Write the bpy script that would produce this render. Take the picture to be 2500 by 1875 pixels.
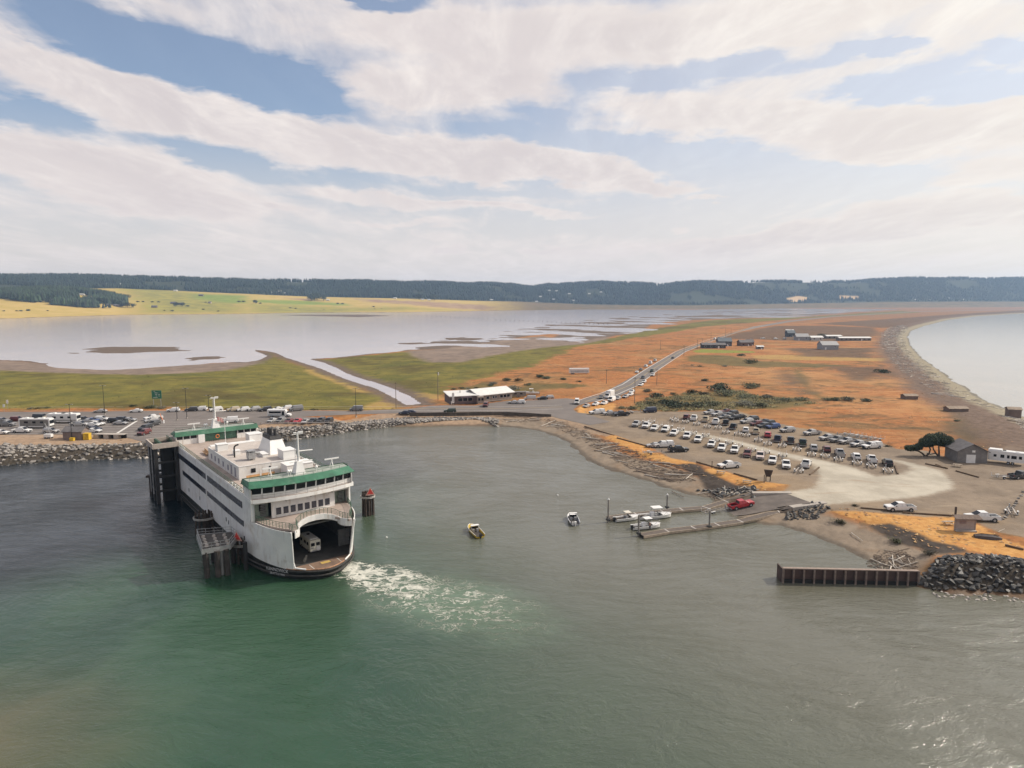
import bpy, bmesh, math, random
import numpy as np
from mathutils import Vector, Matrix
for o in list(bpy.data.objects): bpy.data.objects.remove(o)
R = math.radians
sc = bpy.context.scene
COL = sc.collection
random.seed(7); RNG = np.random.default_rng(7)

# ------------------------------------------------------------------ camera, sky, sun, exposure
cd = bpy.data.cameras.new('camera'); cam = bpy.data.objects.new('camera', cd); COL.objects.link(cam)
cam.location = (0, 0, 49); cam.rotation_euler = (R(90-7.235), 0, 0)
cd.sensor_width = 36; cd.lens = 36*1626/2500; cd.clip_start = .5; cd.clip_end = 30000
sc.camera = cam
SUN_EL, SUN_AZ = 40, 73          # azimuth clockwise from the way the camera looks (+Y)
sd = bpy.data.lights.new('sun', 'SUN'); sun = bpy.data.objects.new('sun', sd); COL.objects.link(sun)
sd.energy = 3.6; sd.angle = R(.53); sd.color = (1, .91, .78)
sun.rotation_euler = (R(90-SUN_EL), 0, R(180-SUN_AZ)); sun.location = (300, 200, 300)
sc.view_settings.view_transform = 'Standard'; sc.view_settings.look = 'None'
sc.view_settings.exposure = .13; sc.view_settings.gamma = 1; sc.view_settings.use_curve_mapping = False
sc.cycles.max_bounces = 6; sc.cycles.transparent_max_bounces = 8; sc.cycles.volume_bounces = 1
sc.cycles.caustics_reflective = False; sc.cycles.caustics_refractive = False
sc.cycles.use_denoising = True

class NT:
    """small helper to wire node trees"""
    def __init__(s, tree): s.t = tree; s.n = tree.nodes; s.l = tree.links
    def add(s, kind, **kw):
        nd = s.n.new(kind)
        ins = kw.pop('ins', {})
        for k, v in kw.items(): setattr(nd, k, v)
        for k, v in ins.items(): s.put(nd.inputs[k], v)
        return nd
    def put(s, sock, v):
        if hasattr(v, 'is_output') or isinstance(v, bpy.types.NodeSocket): s.l.new(v, sock)
        else: sock.default_value = v
    def math(s, op, a, b=0., c=None, clamp=False):
        nd = s.n.new('ShaderNodeMath'); nd.operation = op; nd.use_clamp = clamp
        s.put(nd.inputs[0], a); s.put(nd.inputs[1], b)
        if c is not None: s.put(nd.inputs[2], c)
        return nd.outputs[0]
    def vmath(s, op, a, b=(0, 0, 0)):
        nd = s.n.new('ShaderNodeVectorMath'); nd.operation = op
        s.put(nd.inputs[0], a); s.put(nd.inputs[1], b)
        return nd.outputs[0]
    def step(s, v, a, b, lo=0., hi=1.):
        nd = s.n.new('ShaderNodeMapRange'); nd.interpolation_type = 'SMOOTHSTEP'
        for i, x in enumerate((v, a, b, lo, hi)): s.put(nd.inputs[i], x)
        return nd.outputs[0]
    def mix(s, f, a, b):
        nd = s.n.new('ShaderNodeMix'); nd.data_type = 'RGBA'
        s.put(nd.inputs[0], f); s.put(nd.inputs[6], col(a)); s.put(nd.inputs[7], col(b))
        return nd.outputs[2]
    def noise(s, vec, scale, detail=3., rough=.55, dist=0., out=0):
        nd = s.n.new('ShaderNodeTexNoise'); s.put(nd.inputs['Vector'], vec)
        nd.inputs['Scale'].default_value = scale; nd.inputs['Detail'].default_value = detail
        nd.inputs['Roughness'].default_value = rough; nd.inputs['Distortion'].default_value = dist
        return nd.outputs[out]
def lin(c):
    c = c/255.
    return c/12.92 if c <= .04045 else ((c+.055)/1.055)**2.4
def rgb(r, g, b, k=1.): return (lin(r)*k, lin(g)*k, lin(b)*k)
def col(c): return (*c, 1.) if isinstance(c, tuple) and len(c) == 3 else c

world = bpy.data.worlds.new('World'); sc.world = world; world.use_nodes = True

def build_sky(blobs):
    world.node_tree.nodes.clear(); N = NT(world.node_tree)
    sky = N.add('ShaderNodeTexSky', sky_type='NISHITA', sun_disc=False, sun_elevation=R(SUN_EL), sun_rotation=R(SUN_AZ))
    sky.altitude = 50; sky.air_density = 1.0; sky.dust_density = 1.2; sky.ozone_density = 2.2
    tc = N.add('ShaderNodeTexCoord').outputs['Generated']
    sep = N.add('ShaderNodeSeparateXYZ', ins={0: tc}); x, y, z = sep.outputs
    el = N.math('ARCSINE', z); az = N.math('ARCTAN2', x, y)
    # cloud sheet coordinates: the direction carried out to a flat layer overhead
    den = N.math('ADD', N.math('MAXIMUM', z, 0.), .09)
    flat = N.add('ShaderNodeCombineXYZ', ins={0: N.math('DIVIDE', x, den), 1: N.math('DIVIDE', y, den)}).outputs[0]
    mp = N.add('ShaderNodeMapping', ins={'Vector': flat, 'Rotation': (0, 0, R(9)), 'Scale': (1., .42, 1.)}).outputs[0]
    n1 = N.noise(mp, 1.05, 7, .60, .3)
    n2 = N.noise(mp, 3.4, 8, .66, .5)
    # wispy edges: the directions are warped before the banks are laid out
    ae = N.add('ShaderNodeCombineXYZ', ins={0: az, 1: el}).outputs[0]
    wv = N.noise(N.vmath('MULTIPLY', ae, (5., 16., 1.)), 1.2, 5, .6, 0, 1)
    wv = N.vmath('MULTIPLY', N.vmath('SUBTRACT', wv, (.5, .5, .5)), (.20, .075, 0))
    ae = N.vmath('ADD', ae, wv)
    acc = .0
    for a0, e0, ra, re, rot, w in blobs:
        m = N.add('ShaderNodeMapping', vector_type='TEXTURE', ins={'Vector': ae, 'Location': (a0, e0, 0), 'Rotation': (0, 0, rot), 'Scale': (ra*1.12, re*1.15, 1)}).outputs[0]
        ln = N.n.new('ShaderNodeVectorMath'); ln.operation = 'LENGTH'; N.l.new(m, ln.inputs[0])
        k = N.step(ln.outputs['Value'], .35, 1.25, w, 0.)
        acc = N.math('ADD', k, acc)
    acc = N.math('MINIMUM', N.math('MAXIMUM', acc, -1.2), 1.1)
    cov = N.math('ADD', N.math('MULTIPLY', N.math('SUBTRACT', n1, .5), 2.3), N.math('MULTIPLY', N.math('SUBTRACT', n2, .5), 1.1))
    cov = N.math('ADD', N.math('ADD', cov, N.step(az, -.2, .5, .40, .58)), acc)
    veil = N.step(N.math('ADD', az, N.math('MULTIPLY', N.math('SUBTRACT', n1, .5), .6)), -.35, .35, .10, .50)     # thin high veil, denser towards the sun
    fac = N.math('MAXIMUM', N.step(cov, -.30, 1.05), veil)
    thick = N.step(cov, .45, 1.6)
    # sun side is brighter (forward scattering), cloud cores a little greyer
    sdir = Vector((math.sin(R(SUN_AZ))*math.cos(R(SUN_EL)), math.cos(R(SUN_AZ))*math.cos(R(SUN_EL)), math.sin(R(SUN_EL))))
    dt = N.n.new('ShaderNodeVectorMath'); dt.operation = 'DOT_PRODUCT'; N.l.new(tc, dt.inputs[0]); dt.inputs[1].default_value = sdir
    glow = N.step(dt.outputs['Value'], .35, 1.)
    cl = N.mix(glow, rgb(225, 215, 211), rgb(248, 239, 226))
    cl = N.mix(N.math('MULTIPLY', thick, .5), cl, N.mix(glow, rgb(198, 189, 191), rgb(228, 218, 208)))
    # light and shade inside the cloud: density compared with the density a step towards the sun
    off = N.vmath('ADD', mp, (.16, .05, 0))
    lit = N.math('ADD', N.math('SUBTRACT', n1, N.noise(off, 1.05, 7, .60, .3)), N.math('MULTIPLY', N.math('SUBTRACT', n2, N.noise(N.vmath('ADD', mp, (.06, .02, 0)), 3.4, 8, .66, .5)), .7))
    edge = N.math('MULTIPLY_ADD', N.math('SUBTRACT', n2, .5), .35, N.math('MULTIPLY', lit, N.step(el, .05, .30, .15, .85)))
    cl = N.mix(N.step(edge, -.12, .28, 0, .8), cl, N.mix(glow, rgb(246, 237, 230), rgb(255, 250, 238)))
    # low air: cream and milky
    low = N.step(el, .01, .27, 1., 0.)
    milk = N.mix(glow, rgb(222, 212, 207), rgb(243, 232, 215))
    bgS = N.add('ShaderNodeBackground', ins={'Color': sky.outputs[0], 'Strength': .115})
    bgM = N.add('ShaderNodeBackground', ins={'Color': milk, 'Strength': 1.0})
    aur = N.math('MULTIPLY_ADD', N.math('POWER', N.step(dt.outputs['Value'], .84, 1.), 1.5), 3.0, 1.02)     # thin cloud glows round the sun
    bgC = N.add('ShaderNodeBackground', ins={'Color': cl, 'Strength': aur})
    m1 = N.add('ShaderNodeMixShader', ins={0: N.math('MULTIPLY', low, .9), 1: bgS.outputs[0], 2: bgM.outputs[0]})
    m2 = N.add('ShaderNodeMixShader', ins={0: N.math('MULTIPLY', fac, .95), 1: m1.outputs[0], 2: bgC.outputs[0]})
    out = N.add('ShaderNodeOutputWorld', ins={0: m2.outputs[0]})
    world.cycles.sampling_method = 'MANUAL'; world.cycles.sample_map_resolution = 512
# ------------------------------------------------------------------ surveyed plan, in metres (x right, y away from the camera)
SITE = {'bars': [[(-420.1, 653.4), (-419.6, 681.5), (-405.5, 693.5), (-375.7, 693.5), (-341.2, 670.0), (-331.2, 632.4), (-343.6, 612.8), (-371.1, 627.4), (-393.5, 632.4)], [(-277.6, 548.7), (-273.5, 568.6), (-254.3, 572.7), (-238.5, 560.5), (-243.8, 541.2), (-257.0, 533.8)], [(-119.3, 745.8), (-103.8, 767.5), (-98.6, 745.8), (-112.6, 732.0)], [(-81.8, 832.0), (-59.3, 878.0), (-52.8, 859.0), (-74.4, 806.6)], [(-44.8, 767.5), (-10.0, 814.9), (-7.3, 790.5), (-36.7, 745.8)], [(-134.3, 681.5), (-117.4, 693.5), (-112.3, 675.7), (-126.8, 664.3)], [(455.8, 1909.6), (676.7, 2168.5), (632.0, 2005.4), (436.4, 1781.9)], [(-749.3, 2111.3), (-650.1, 2168.5), (-464.4, 2168.5), (-355.9, 2005.4), (-422.4, 1865.1), (-625.9, 2005.4)]],
'bay': [(4002.6, 2785.5), (2788.3, 2605.4), (2203.7, 2484.8), (1815.9, 2374.9), (1369.8, 1968.4), (1052.1, 1613.0), (765.2, 1239.3), (624.8, 1045.2), (519.2, 873.8), (425.7, 710.2), (347.8, 563.9), (301.3, 467.2), (262.9, 390.6), (252.6, 365.1), (237.1, 336.8), (228.1, 312.5), (222.4, 297.0), (216.6, 277.8), (202.7, 239.9), (186.9, 196.7), (163.4, 146.8), (143.4, 111.3), (430, 60), (900, -500), (9000, -500), (9000, 2785.5)],
'bay_huts': [(187.2, 310.6, 6, 2.5, 180), (186.6, 276.4, 8, 2, 180), (204.8, 268.5, 4.5, 5, 160)],
'big_logs': [(46.4, 173.2, 49.3, 177.1), (28.5, 206.0, 31.9, 199.8), (29.4, 206.0, 32.8, 201.8), (31.8, 202.1, 35.6, 196.3), (40.6, 187.3, 43.4, 182.7), (43.6, 185.9, 45.9, 182.3), (70.1, 132.7, 70.2, 128.4), (26.2, 233.0, 27.4, 226.6), (40.9, 165.7, 42.8, 160.7), (41.5, 176.5, 44.6, 172.8)],
'bins': [(-142.1, 218.8), (-144.3, 220.3), (-145.9, 216.9)],
'blocks': [(-141.0, 220.7), (-130.3, 219.8)],
'boats': [('yellow', -7.8, 135.7, 112), ('grey', 13.6, 143.3, 94), ('small', 25.6, 143.9, 17), ('hardtop', 32.4, 145.6, 12), ('console', 29.0, 138.7, 15)],
'boom': (-131.8, 248.2),
'brown': [[(225.7, 468.3), (257.2, 462.6), (250.5, 435.6), (217.5, 390.1), (197.5, 384.1), (202.0, 418.6)], [(267.8, 639.7), (346.6, 639.7), (290.1, 531.4), (236.1, 546.8)], [(241.8, 802.8), (368.7, 1018.5), (476.1, 1194.5), (549.3, 1194.5), (604.6, 1107.6), (502.2, 908.7), (394.5, 754.8), (336.8, 740.0), (298.3, 770.1)], [(587.9, 1296.3), (860.9, 1562.0), (1355.5, 2070.5), (2253.5, 2949.0), (3093.7, 3067.2), (2666.9, 2643.4), (1775.5, 2322.2), (1004.4, 1562.0), (652.2, 1107.6), (611.4, 1107.6)], [(184.0, 269.5), (200.4, 279.7), (199.1, 251.0), (174.7, 191.6), (158.6, 186.6), (152.6, 194.2), (147.0, 211.1), (158.7, 234.9)], [(173.8, 435.6), (181.8, 435.6), (159.2, 361.7), (150.4, 329.6), (144.1, 326.7), (155.1, 370.7)]],
'cafe': [(-27.6, 294.3), (-15.1, 298.6), (-12.2, 301.1), (-0.1, 310.3)],
'cafe_boat': [(9.8, 334.1), (6.1, 323.2), (9.9, 330.7)],
'cafe_sign': (-27.8, 297.2),
'centreline': [(33.7, 301.4), (48.9, 328.1), (65.0, 361.7), (97.1, 451.4), (152.4, 599.0), (203.7, 712.1), (312.5, 942.6), (468.7, 1233.3)],
'clearing': [[(1780.6, 4376.3), (1893.2, 4461.8), (1965.4, 4445.5), (1872.0, 4317.2), (1759.3, 4274.4)], [(2213.1, 4553.5), (2350.9, 4567.8), (2338.6, 4502.6), (2178.9, 4459.8)]],
'curb_logs': [(121.1, 177.2, 122.7, 170.6), (120.0, 184.2, 120.3, 179.6), (117.7, 185.2, 120.4, 179.9), (93.9, 121.9, 95.7, 119.7), (35.5, 220.9, 43.2, 208.0), (26.9, 242.6, 35.3, 225.7), (85.7, 141.3, 95.0, 139.3), (78.2, 144.7, 82.8, 143.1), (53.1, 187.3, 57.3, 179.9), (59.6, 174.5, 63.5, 168.1), (79.4, 173.1, 85.5, 181.0), (107.8, 183.0, 103.4, 174.0)],
'shaded_bank': [[(47.3, 185.9), (51.5, 185.9), (53.3, 182.8), (53.1, 176.8), (56.1, 170.3), (57.6, 166.8), (61.2, 164.3), (54.3, 161.0), (49.7, 165.1), (49.8, 174.0), (48.1, 180.7)], [(75.0, 135.7), (79.2, 135.0), (81.5, 129.0), (81.8, 124.2), (84.5, 121.8), (85.2, 119.1), (78.6, 117.5), (78.2, 121.8), (76.0, 125.3), (75.1, 129.7)]],
'dinghy': (93.2, 125.0),
'dirt': [[(-312.8, 232.5), (-181.9, 232.5), (-137.4, 231.0), (-113.7, 224.0), (-99.6, 195.5), (-111.4, 192.4), (-144.7, 183.8), (-239.6, 176.6)], [(-98.0, 237.5), (-95.7, 251.2), (-69.5, 259.1), (-42.8, 274.4), (-8.7, 278.5), (15.0, 266.5), (28.0, 248.6), (38.6, 228.6), (32.5, 225.8), (17.2, 250.3), (-7.9, 253.7), (-38.3, 245.3), (-65.4, 227.2), (-86.6, 209.1)]],
'dock_a': [(21.6, 144.2), (28.2, 146.6), (34.6, 148.7), (39.4, 150.1), (45.4, 151.5), (51.5, 155.5), (58.8, 158.4)],
'dock_b': [(26.8, 133.1), (32.7, 135.7), (38.8, 137.6), (44.5, 139.6), (50.3, 141.8), (60.7, 147.0), (63.5, 147.0)],
'dock_piles': [(21.3, 142.6, 5.2), (36.4, 151.5, 3.6), (26.4, 133.9, 4.4), (42.4, 138.1, 4.2)],
'dolphin_e': (-33.0, 147.9),
'dolphin_fender': [(-50.4, 120.0), (-49.3, 119.3), (-48.6, 120.0)],
'dolphin_m': [(-67.4, 134.6)],
'dolphin_w': [(-58.9, 120.0), (-54.4, 112.4), (-50.6, 114.8), (-51.2, 119.3), (-53.1, 121.5)],
'dolphin_w_piles': [(-54.1, 113.0), (-52.3, 113.4), (-51.0, 114.2), (-57.3, 119.3), (-47.5, 112.6), (-48.8, 113.8), (-47.4, 115.4)],
'drift': [[(10.1, 262.2), (16.2, 258.2), (22.5, 246.7), (27.8, 233.0), (34.6, 213.5), (35.1, 206.8), (32.4, 199.4), (27.7, 206.8), (23.9, 226.6), (18.6, 241.4), (12.4, 256.2)], [(33.3, 212.0), (37.2, 206.7), (41.1, 194.5), (47.5, 184.7), (49.3, 181.6), (49.8, 176.7), (48.1, 171.2), (43.9, 172.1), (39.8, 175.8), (35.7, 184.7), (30.6, 194.5)], [(70.9, 123.9), (74.6, 122.8), (74.9, 117.3), (72.4, 114.3), (65.9, 114.8), (66.2, 119.4)], [(-8.4, 262.2), (10.9, 263.2), (10.7, 258.2), (-5.7, 259.2)], [(48.4, 164.5), (61.0, 163.6), (57.9, 158.1), (49.9, 158.1)]],
'drift_bay': [(729.0, 1243.4), (629.0, 1114.3), (511.1, 922.6), (391.7, 708.5), (316.3, 559.5), (259.8, 442.6), (231.4, 378.9), (214.5, 331.1), (210.1, 306.8), (212.0, 293.8), (213.2, 283.8), (216.9, 289.7), (221.2, 306.8), (236.0, 341.9), (250.1, 378.9), (275.9, 433.5), (325.5, 531.5), (394.1, 664.4), (517.6, 884.5), (661.1, 1114.3)],
'drift_bay2': [(208.4, 278.2), (204.9, 262.7), (195.1, 241.4), (184.4, 227.9), (183.4, 234.5), (200.7, 262.7)],
'dry_patch': [[(-146.1, 463.2), (-129.9, 428.3), (-113.8, 403.0), (-94.8, 372.1), (-81.4, 345.6), (-74.1, 345.6), (-90.6, 376.2), (-107.1, 403.0), (-122.1, 428.3), (-139.0, 463.2)], [(-68.2, 290.6), (-66.0, 309.4), (-61.3, 321.2), (-55.2, 312.2), (-49.9, 298.4), (-54.2, 291.9), (-61.8, 289.4)], [(-53.3, 343.7), (-46.4, 328.6), (-38.0, 316.1), (-33.5, 328.6), (-38.3, 338.5), (-46.3, 345.5)], [(198.4, 554.9), (225.7, 563.2), (298.3, 531.4), (285.6, 502.9), (235.9, 509.7), (194.0, 523.9)]],
'far': {'az': [-0.9233, -0.7615, -0.6554, -0.5541, -0.5288, -0.4783, -0.3803, -0.3062, -0.2927, -0.2132, -0.1526, -0.1483, -0.0307, 0.0025, 0.0123, 0.0277, 0.0492, 0.0694, 0.1103, 0.1187, 0.1351, 0.1884, 0.2161, 0.2476, 0.27, 0.2938, 0.3696, 0.3702, 0.4632, 0.4817, 0.498, 0.5478, 0.5734, 0.6554, 0.9233], 'db': [2250, 2493, 2595, 2856, 2932, 2970, 3048, 3195, 3223, 3229, 3234, 3243, 3504, 3616, 3652, 3672, 3702, 3731, 3801, 3807, 3820, 3862, 3860, 3858, 3856, 3920, 4150, 4150, 4283, 4312, 4342, 4438, 4493, 4693, 5187], 'ds': [1350, 1593, 1695, 2008, 2097, 2157, 2276, 2455, 2490, 2535, 2570, 2580, 2897, 3025, 3064, 3092, 3132, 3171, 3252, 3259, 3273, 3320, 3320, 3320, 3320, 3386, 3622, 3622, 3763, 3794, 3825, 3927, 3984, 4193, 4687], 'dt': [2900, 3143, 3245, 3511, 3588, 3628, 3710, 3860, 3888, 3897, 3904, 3913, 4178, 4291, 4327, 4348, 4379, 4409, 4479, 4486, 4499, 4544, 4542, 4541, 4540, 4605, 4837, 4838, 4974, 5004, 5034, 5133, 5189, 5393, 5887], 'zb': [75.3, 78.1, 88.9, 95.8, 97.7, 89.9, 75.2, 64.8, 62.9, 57.2, 53.0, 52.6, 40.4, 38.4, 37.8, 35.2, 31.6, 28.2, 21.0, 20.4, 19.3, 15.7, 15.8, 15.8, 15.8, 16.9, 20.9, 21.0, 28.7, 30.4, 31.2, 33.8, 35.2, 34.6, 33.1], 'zt': [142.4, 151.8, 155.7, 162.8, 160.8, 152.7, 146.4, 141.6, 142.4, 142.6, 133.9, 133.5, 140.5, 132.9, 128.6, 120.9, 129.6, 130.3, 145.6, 148.6, 154.5, 148.4, 144.5, 150.1, 152.8, 157.4, 166.8, 166.9, 173.8, 179.5, 184.8, 203.6, 204.8, 209.1, 214.6]},
'far_houses': [(-1489.9, 2329.0, 1), (-1440.3, 2276.1, 2), (-1445.6, 2337.2, 1), (-1485.0, 2162.0, 0), (-1365.4, 2267.9, 0), (-1350.5, 2290.3, 0), (-1248.9, 2341.3, 0), (-1251.0, 2477.7, 0), (-1218.6, 2461.5, 0), (-1150.4, 2555.2, 3), (-1288.2, 2783.3, 0), (-1876.4, 3133.7, 1), (-1838.0, 3152.0, 1), (-1470.3, 2938.1, 1), (-1168.8, 3264.0, 1), (-1166.2, 3382.2, 1), (-1119.4, 3325.2, 1), (-1036.9, 3359.8, 2), (-555.5, 3192.8, 1), (-823.4, 3003.3, 1), (-396.5, 3209.0, 1), (-425.4, 3186.6, 1), (-109.7, 3594.1, 1), (136.6, 3738.7, 1), (358.0, 3928.1, 1), (275.7, 4164.4, 1), (348.7, 4091.1, 1), (230.7, 4160.4, 1), (472.6, 4109.4, 1), (550.5, 4160.4, 1), (243.1, 3909.8, 1), (167.0, 3950.5, 1), (2721.5, 4527.0, 1), (2830.4, 4557.6, 1), (3018.6, 4647.2, 1), (3119.2, 4643.1, 1), (1799.6, 4327.4, 0)],
'farm_cars': [(300.0, 797.3), (310.5, 784.7), (318.8, 779.4)],
'farm_trees': [(-1501.5, 2139.6, 8), (-1487.4, 2149.8, 10), (-1453.7, 2168.1, 13), (-1446.1, 2178.3, 14), (-1439.7, 2190.5, 10), (-1418.0, 2219.0, 13), (-1381.7, 2206.8, 16), (-1388.2, 2247.6, 16), (-1336.4, 2298.5, 11), (-1316.4, 2296.4, 12), (-1301.9, 2304.6, 10), (-1432.7, 2496.1, 13), (-1361.4, 2441.1, 7), (-1350.2, 2457.4, 7), (-1325.4, 2471.6, 7), (-1309.4, 2487.9, 7), (-1208.7, 2408.5, 10), (-1190.8, 2420.7, 10), (-1175.6, 2430.9, 8), (-1175.5, 2573.5, 6), (-1082.4, 2659.0, 9), (-1068.9, 2669.2, 9), (-1414.0, 1956.3, 9), (-1417.2, 1933.9, 6), (-1422.5, 1923.7, 5), (-1437.5, 1895.2, 5), (-1389.8, 2003.1, 5), (-1149.4, 2265.9, 7), (-1180.9, 2276.1, 4), (-1085.2, 2355.5, 6), (-1019.6, 2320.9, 6), (-886.5, 2964.6, 18), (-878.9, 3023.7, 22), (-837.6, 2982.9, 18), (-880.7, 2995.2, 20), (-1012.6, 2650.9, 10), (-1001.1, 2667.2, 8), (-742.7, 2862.7, 9), (-722.8, 2858.7, 9), (-571.6, 2767.0, 8), (-864.4, 2612.2, 6), (-841.5, 2608.1, 6), (-441.7, 3190.7, 20), (-373.5, 3239.6, 20), (-734.3, 2618.3, 4), (-550.1, 2683.5, 4), (-526.5, 2699.8, 3)],
'fence_posts': [(-348.4, 2065.2), (-330.3, 2042.3), (-312.7, 2019.9), (-295.3, 1998.0), (-278.4, 1976.6), (-261.8, 1955.6), (-245.6, 1935.1), (-229.7, 1915.0), (-214.1, 1895.3), (-198.9, 1876.0), (-183.9, 1857.0), (-169.3, 1838.5), (-154.9, 1820.3), (-140.8, 1802.5), (-127.0, 1785.0), (-113.5, 1767.9), (-100.2, 1751.1), (-87.2, 1734.6), (-74.4, 1718.4), (-61.8, 1702.5), (-38.1, 1586.9), (-26.8, 1573.3), (-15.6, 1560.0), (-4.7, 1546.9), (6.0, 1534.0), (16.6, 1521.3), (27.0, 1508.8), (37.2, 1496.5), (47.3, 1484.4), (57.2, 1472.6), (66.9, 1460.9), (76.5, 1449.3), (85.9, 1438.0), (95.2, 1426.8), (104.4, 1415.8), (113.4, 1405.0), (122.3, 1394.4), (131.0, 1383.9), (139.6, 1373.5), (148.1, 1363.3), (156.5, 1353.3), (164.7, 1343.4), (172.9, 1333.6), (180.9, 1324.0), (188.7, 1314.6)],
'field_green': [[(-1083.6, 2767.0), (-988.1, 2889.2), (-898.1, 2954.4), (-714.0, 2881.1), (-680.2, 2799.6), (-834.9, 2805.7), (-965.5, 2716.1), (-1043.6, 2697.7)], [(-1343.3, 2842.4), (-1153.2, 2909.6), (-1039.3, 2618.3), (-1125.7, 2606.1), (-1273.9, 2693.7)]],
'field_olive': [[(-1685.9, 2909.6), (-1626.2, 3068.5), (-1398.7, 2909.6), (-1169.2, 2950.3), (-922.7, 2320.9), (-1194.6, 2176.3), (-1368.6, 2461.5), (-1512.9, 2622.4)], [(-1039.2, 2618.3), (-877.1, 2762.9), (-674.7, 2720.2), (-460.6, 2789.4), (-231.2, 2807.7), (-628.2, 2530.7), (-925.9, 2329.0)]],
'field_tan': [[(-726.0, 3141.8), (-506.5, 3070.5), (-361.6, 3135.7), (-156.4, 3184.6), (-95.1, 3111.3), (-89.2, 2915.7), (-238.5, 2897.4), (-432.1, 2909.6), (-639.0, 2976.8)], [(-1003.9, 3009.4), (-931.8, 3066.5), (-906.1, 2980.9), (-966.3, 2954.4)]],
'gravel': [(26.1, 279.7), (27.4, 271.5), (35.5, 271.5), (54.6, 275.5), (66.0, 274.5), (81.7, 275.5), (94.4, 278.6), (96.7, 267.5), (99.7, 251.9), (104.8, 238.8), (109.9, 234.2), (121.2, 215.5), (120.5, 204.6), (128.3, 202.3), (129.1, 189.1), (148.6, 202.3), (167.9, 214.2), (161.2, 145.0), (119.1, 105.6), (105.6, 122.4), (98.0, 129.1), (97.1, 138.8), (89.2, 138.8), (80.1, 141.6), (73.9, 143.6), (68.8, 144.4), (64.6, 143.3), (60.0, 144.2), (51.2, 138.8), (47.8, 136.6), (46.8, 141.6), (56.1, 152.5), (65.4, 157.2), (70.3, 163.7), (62.6, 168.3), (57.6, 179.2), (53.1, 186.2), (46.8, 192.6), (44.4, 205.2), (35.4, 226.2), (27.4, 245.2), (16.3, 261.8)],
'green_sign': (-154.7, 287.0),
'guard': [(-94.0, 245.0), (-67.2, 246.9)],
'harbour': [(-253.5, 187.0), (-186.3, 190.8), (-152.1, 193.2), (-143.1, 197.7), (-132.6, 200.8), (-117.4, 203.0), (-107.3, 205.7), (-99.1, 216.2), (-90.7, 222.5), (-79.4, 227.1), (-76.1, 231.9), (-68.0, 238.4), (-58.2, 246.8), (-47.3, 254.1), (-39.7, 254.1), (-25.6, 255.8), (-7.5, 255.4), (1.6, 252.8), (8.5, 247.6), (14.9, 237.6), (19.0, 226.7), (20.7, 216.8), (22.8, 202.4), (24.8, 195.2), (27.0, 190.8), (29.5, 187.0), (33.6, 180.3), (38.6, 173.7), (39.1, 170.9), (41.3, 167.5), (46.5, 162.1), (49.3, 159.7), (48.7, 152.8), (49.3, 149.2), (51.0, 144.5), (52.7, 142.6), (54.1, 141.5), (58.1, 140.2), (61.3, 136.6), (63.9, 131.9), (65.8, 126.5), (66.7, 121.9), (68.0, 117.6), (70.7, 113.9), (69.5, 109.3), (71.7, 107.8), (74.3, 106.1), (79.8, 106.1), (84.5, 104.5), (95.6, 101.9), (109.2, 99.1), (400, 90), (900, -600), (-900, -600), (-900, 100)],
'highway': [(-374.6, 279.7), (-213.1, 273.5), (-175.2, 274.5), (-129.7, 277.6), (-86.3, 276.6), (-66.6, 275.5), (-43.9, 281.8), (-36.1, 289.6), (-29.0, 291.3), (-16.3, 290.7), (-9.8, 297.8), (-2.5, 303.9), (5.7, 305.1), (26.0, 312.2), (31.2, 306.4), (42.9, 323.8), (53.0, 349.0), (72.9, 400.6), (103.9, 483.4), (148.7, 599.0), (196.5, 698.9), (263.2, 838.4), (419.0, 1158.2), (598.2, 1457.5), (875.3, 1845.4), (1600.2, 2643.4), (2441.3, 3195.3), (2343.7, 3067.2), (1550.0, 2555.0), (850.3, 1780.8), (579.5, 1391.0), (407.6, 1107.6), (322.3, 954.5), (209.2, 718.9), (155.3, 594.3), (122.4, 509.7), (90.6, 420.9), (69.1, 361.7), (57.8, 332.5), (49.2, 312.9), (34.6, 299.0), (29.3, 290.7), (26.1, 279.7), (26.5, 272.5), (31.5, 265.6), (37.6, 251.0), (29.0, 244.4), (18.1, 259.0), (15.8, 263.7), (3.5, 271.0), (-8.0, 274.0), (-25.6, 273.5), (-42.2, 271.0), (-52.1, 269.5), (-65.1, 267.5), (-87.6, 260.9), (-105.8, 260.9), (-122.1, 260.9), (-203.4, 260.9), (-352.4, 262.7)],
'houses': [('dark', 193.7, 636.9, 22, 9), ('slate', 214.1, 667.4, 13, 11), ('brown', 234.6, 667.4, 12, 9), ('brown', 243.2, 677.8, 6, 6), ('hut', 233.7, 625.4, 6, 5), ('grey', 296.7, 619.8, 15, 11), ('long', 388.6, 754.1, 36, 9), ('long', 385.6, 797.3, 19, 9), ('white', 349.1, 762.4, 14, 8), ('grey', 332.8, 762.4, 14, 9), ('slate', 349.9, 835.4, 10, 7), ('white', 385.5, 923.8, 10, 7)],
'info': [(66.0, 167.2), (64.5, 165.9), (55.5, 180.5)],
'kiosk': [(89.8, 130.0), (93.4, 130.0)],
'knoll': (-1515.0, 2290.0, 180.0, 26.0),
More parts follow.
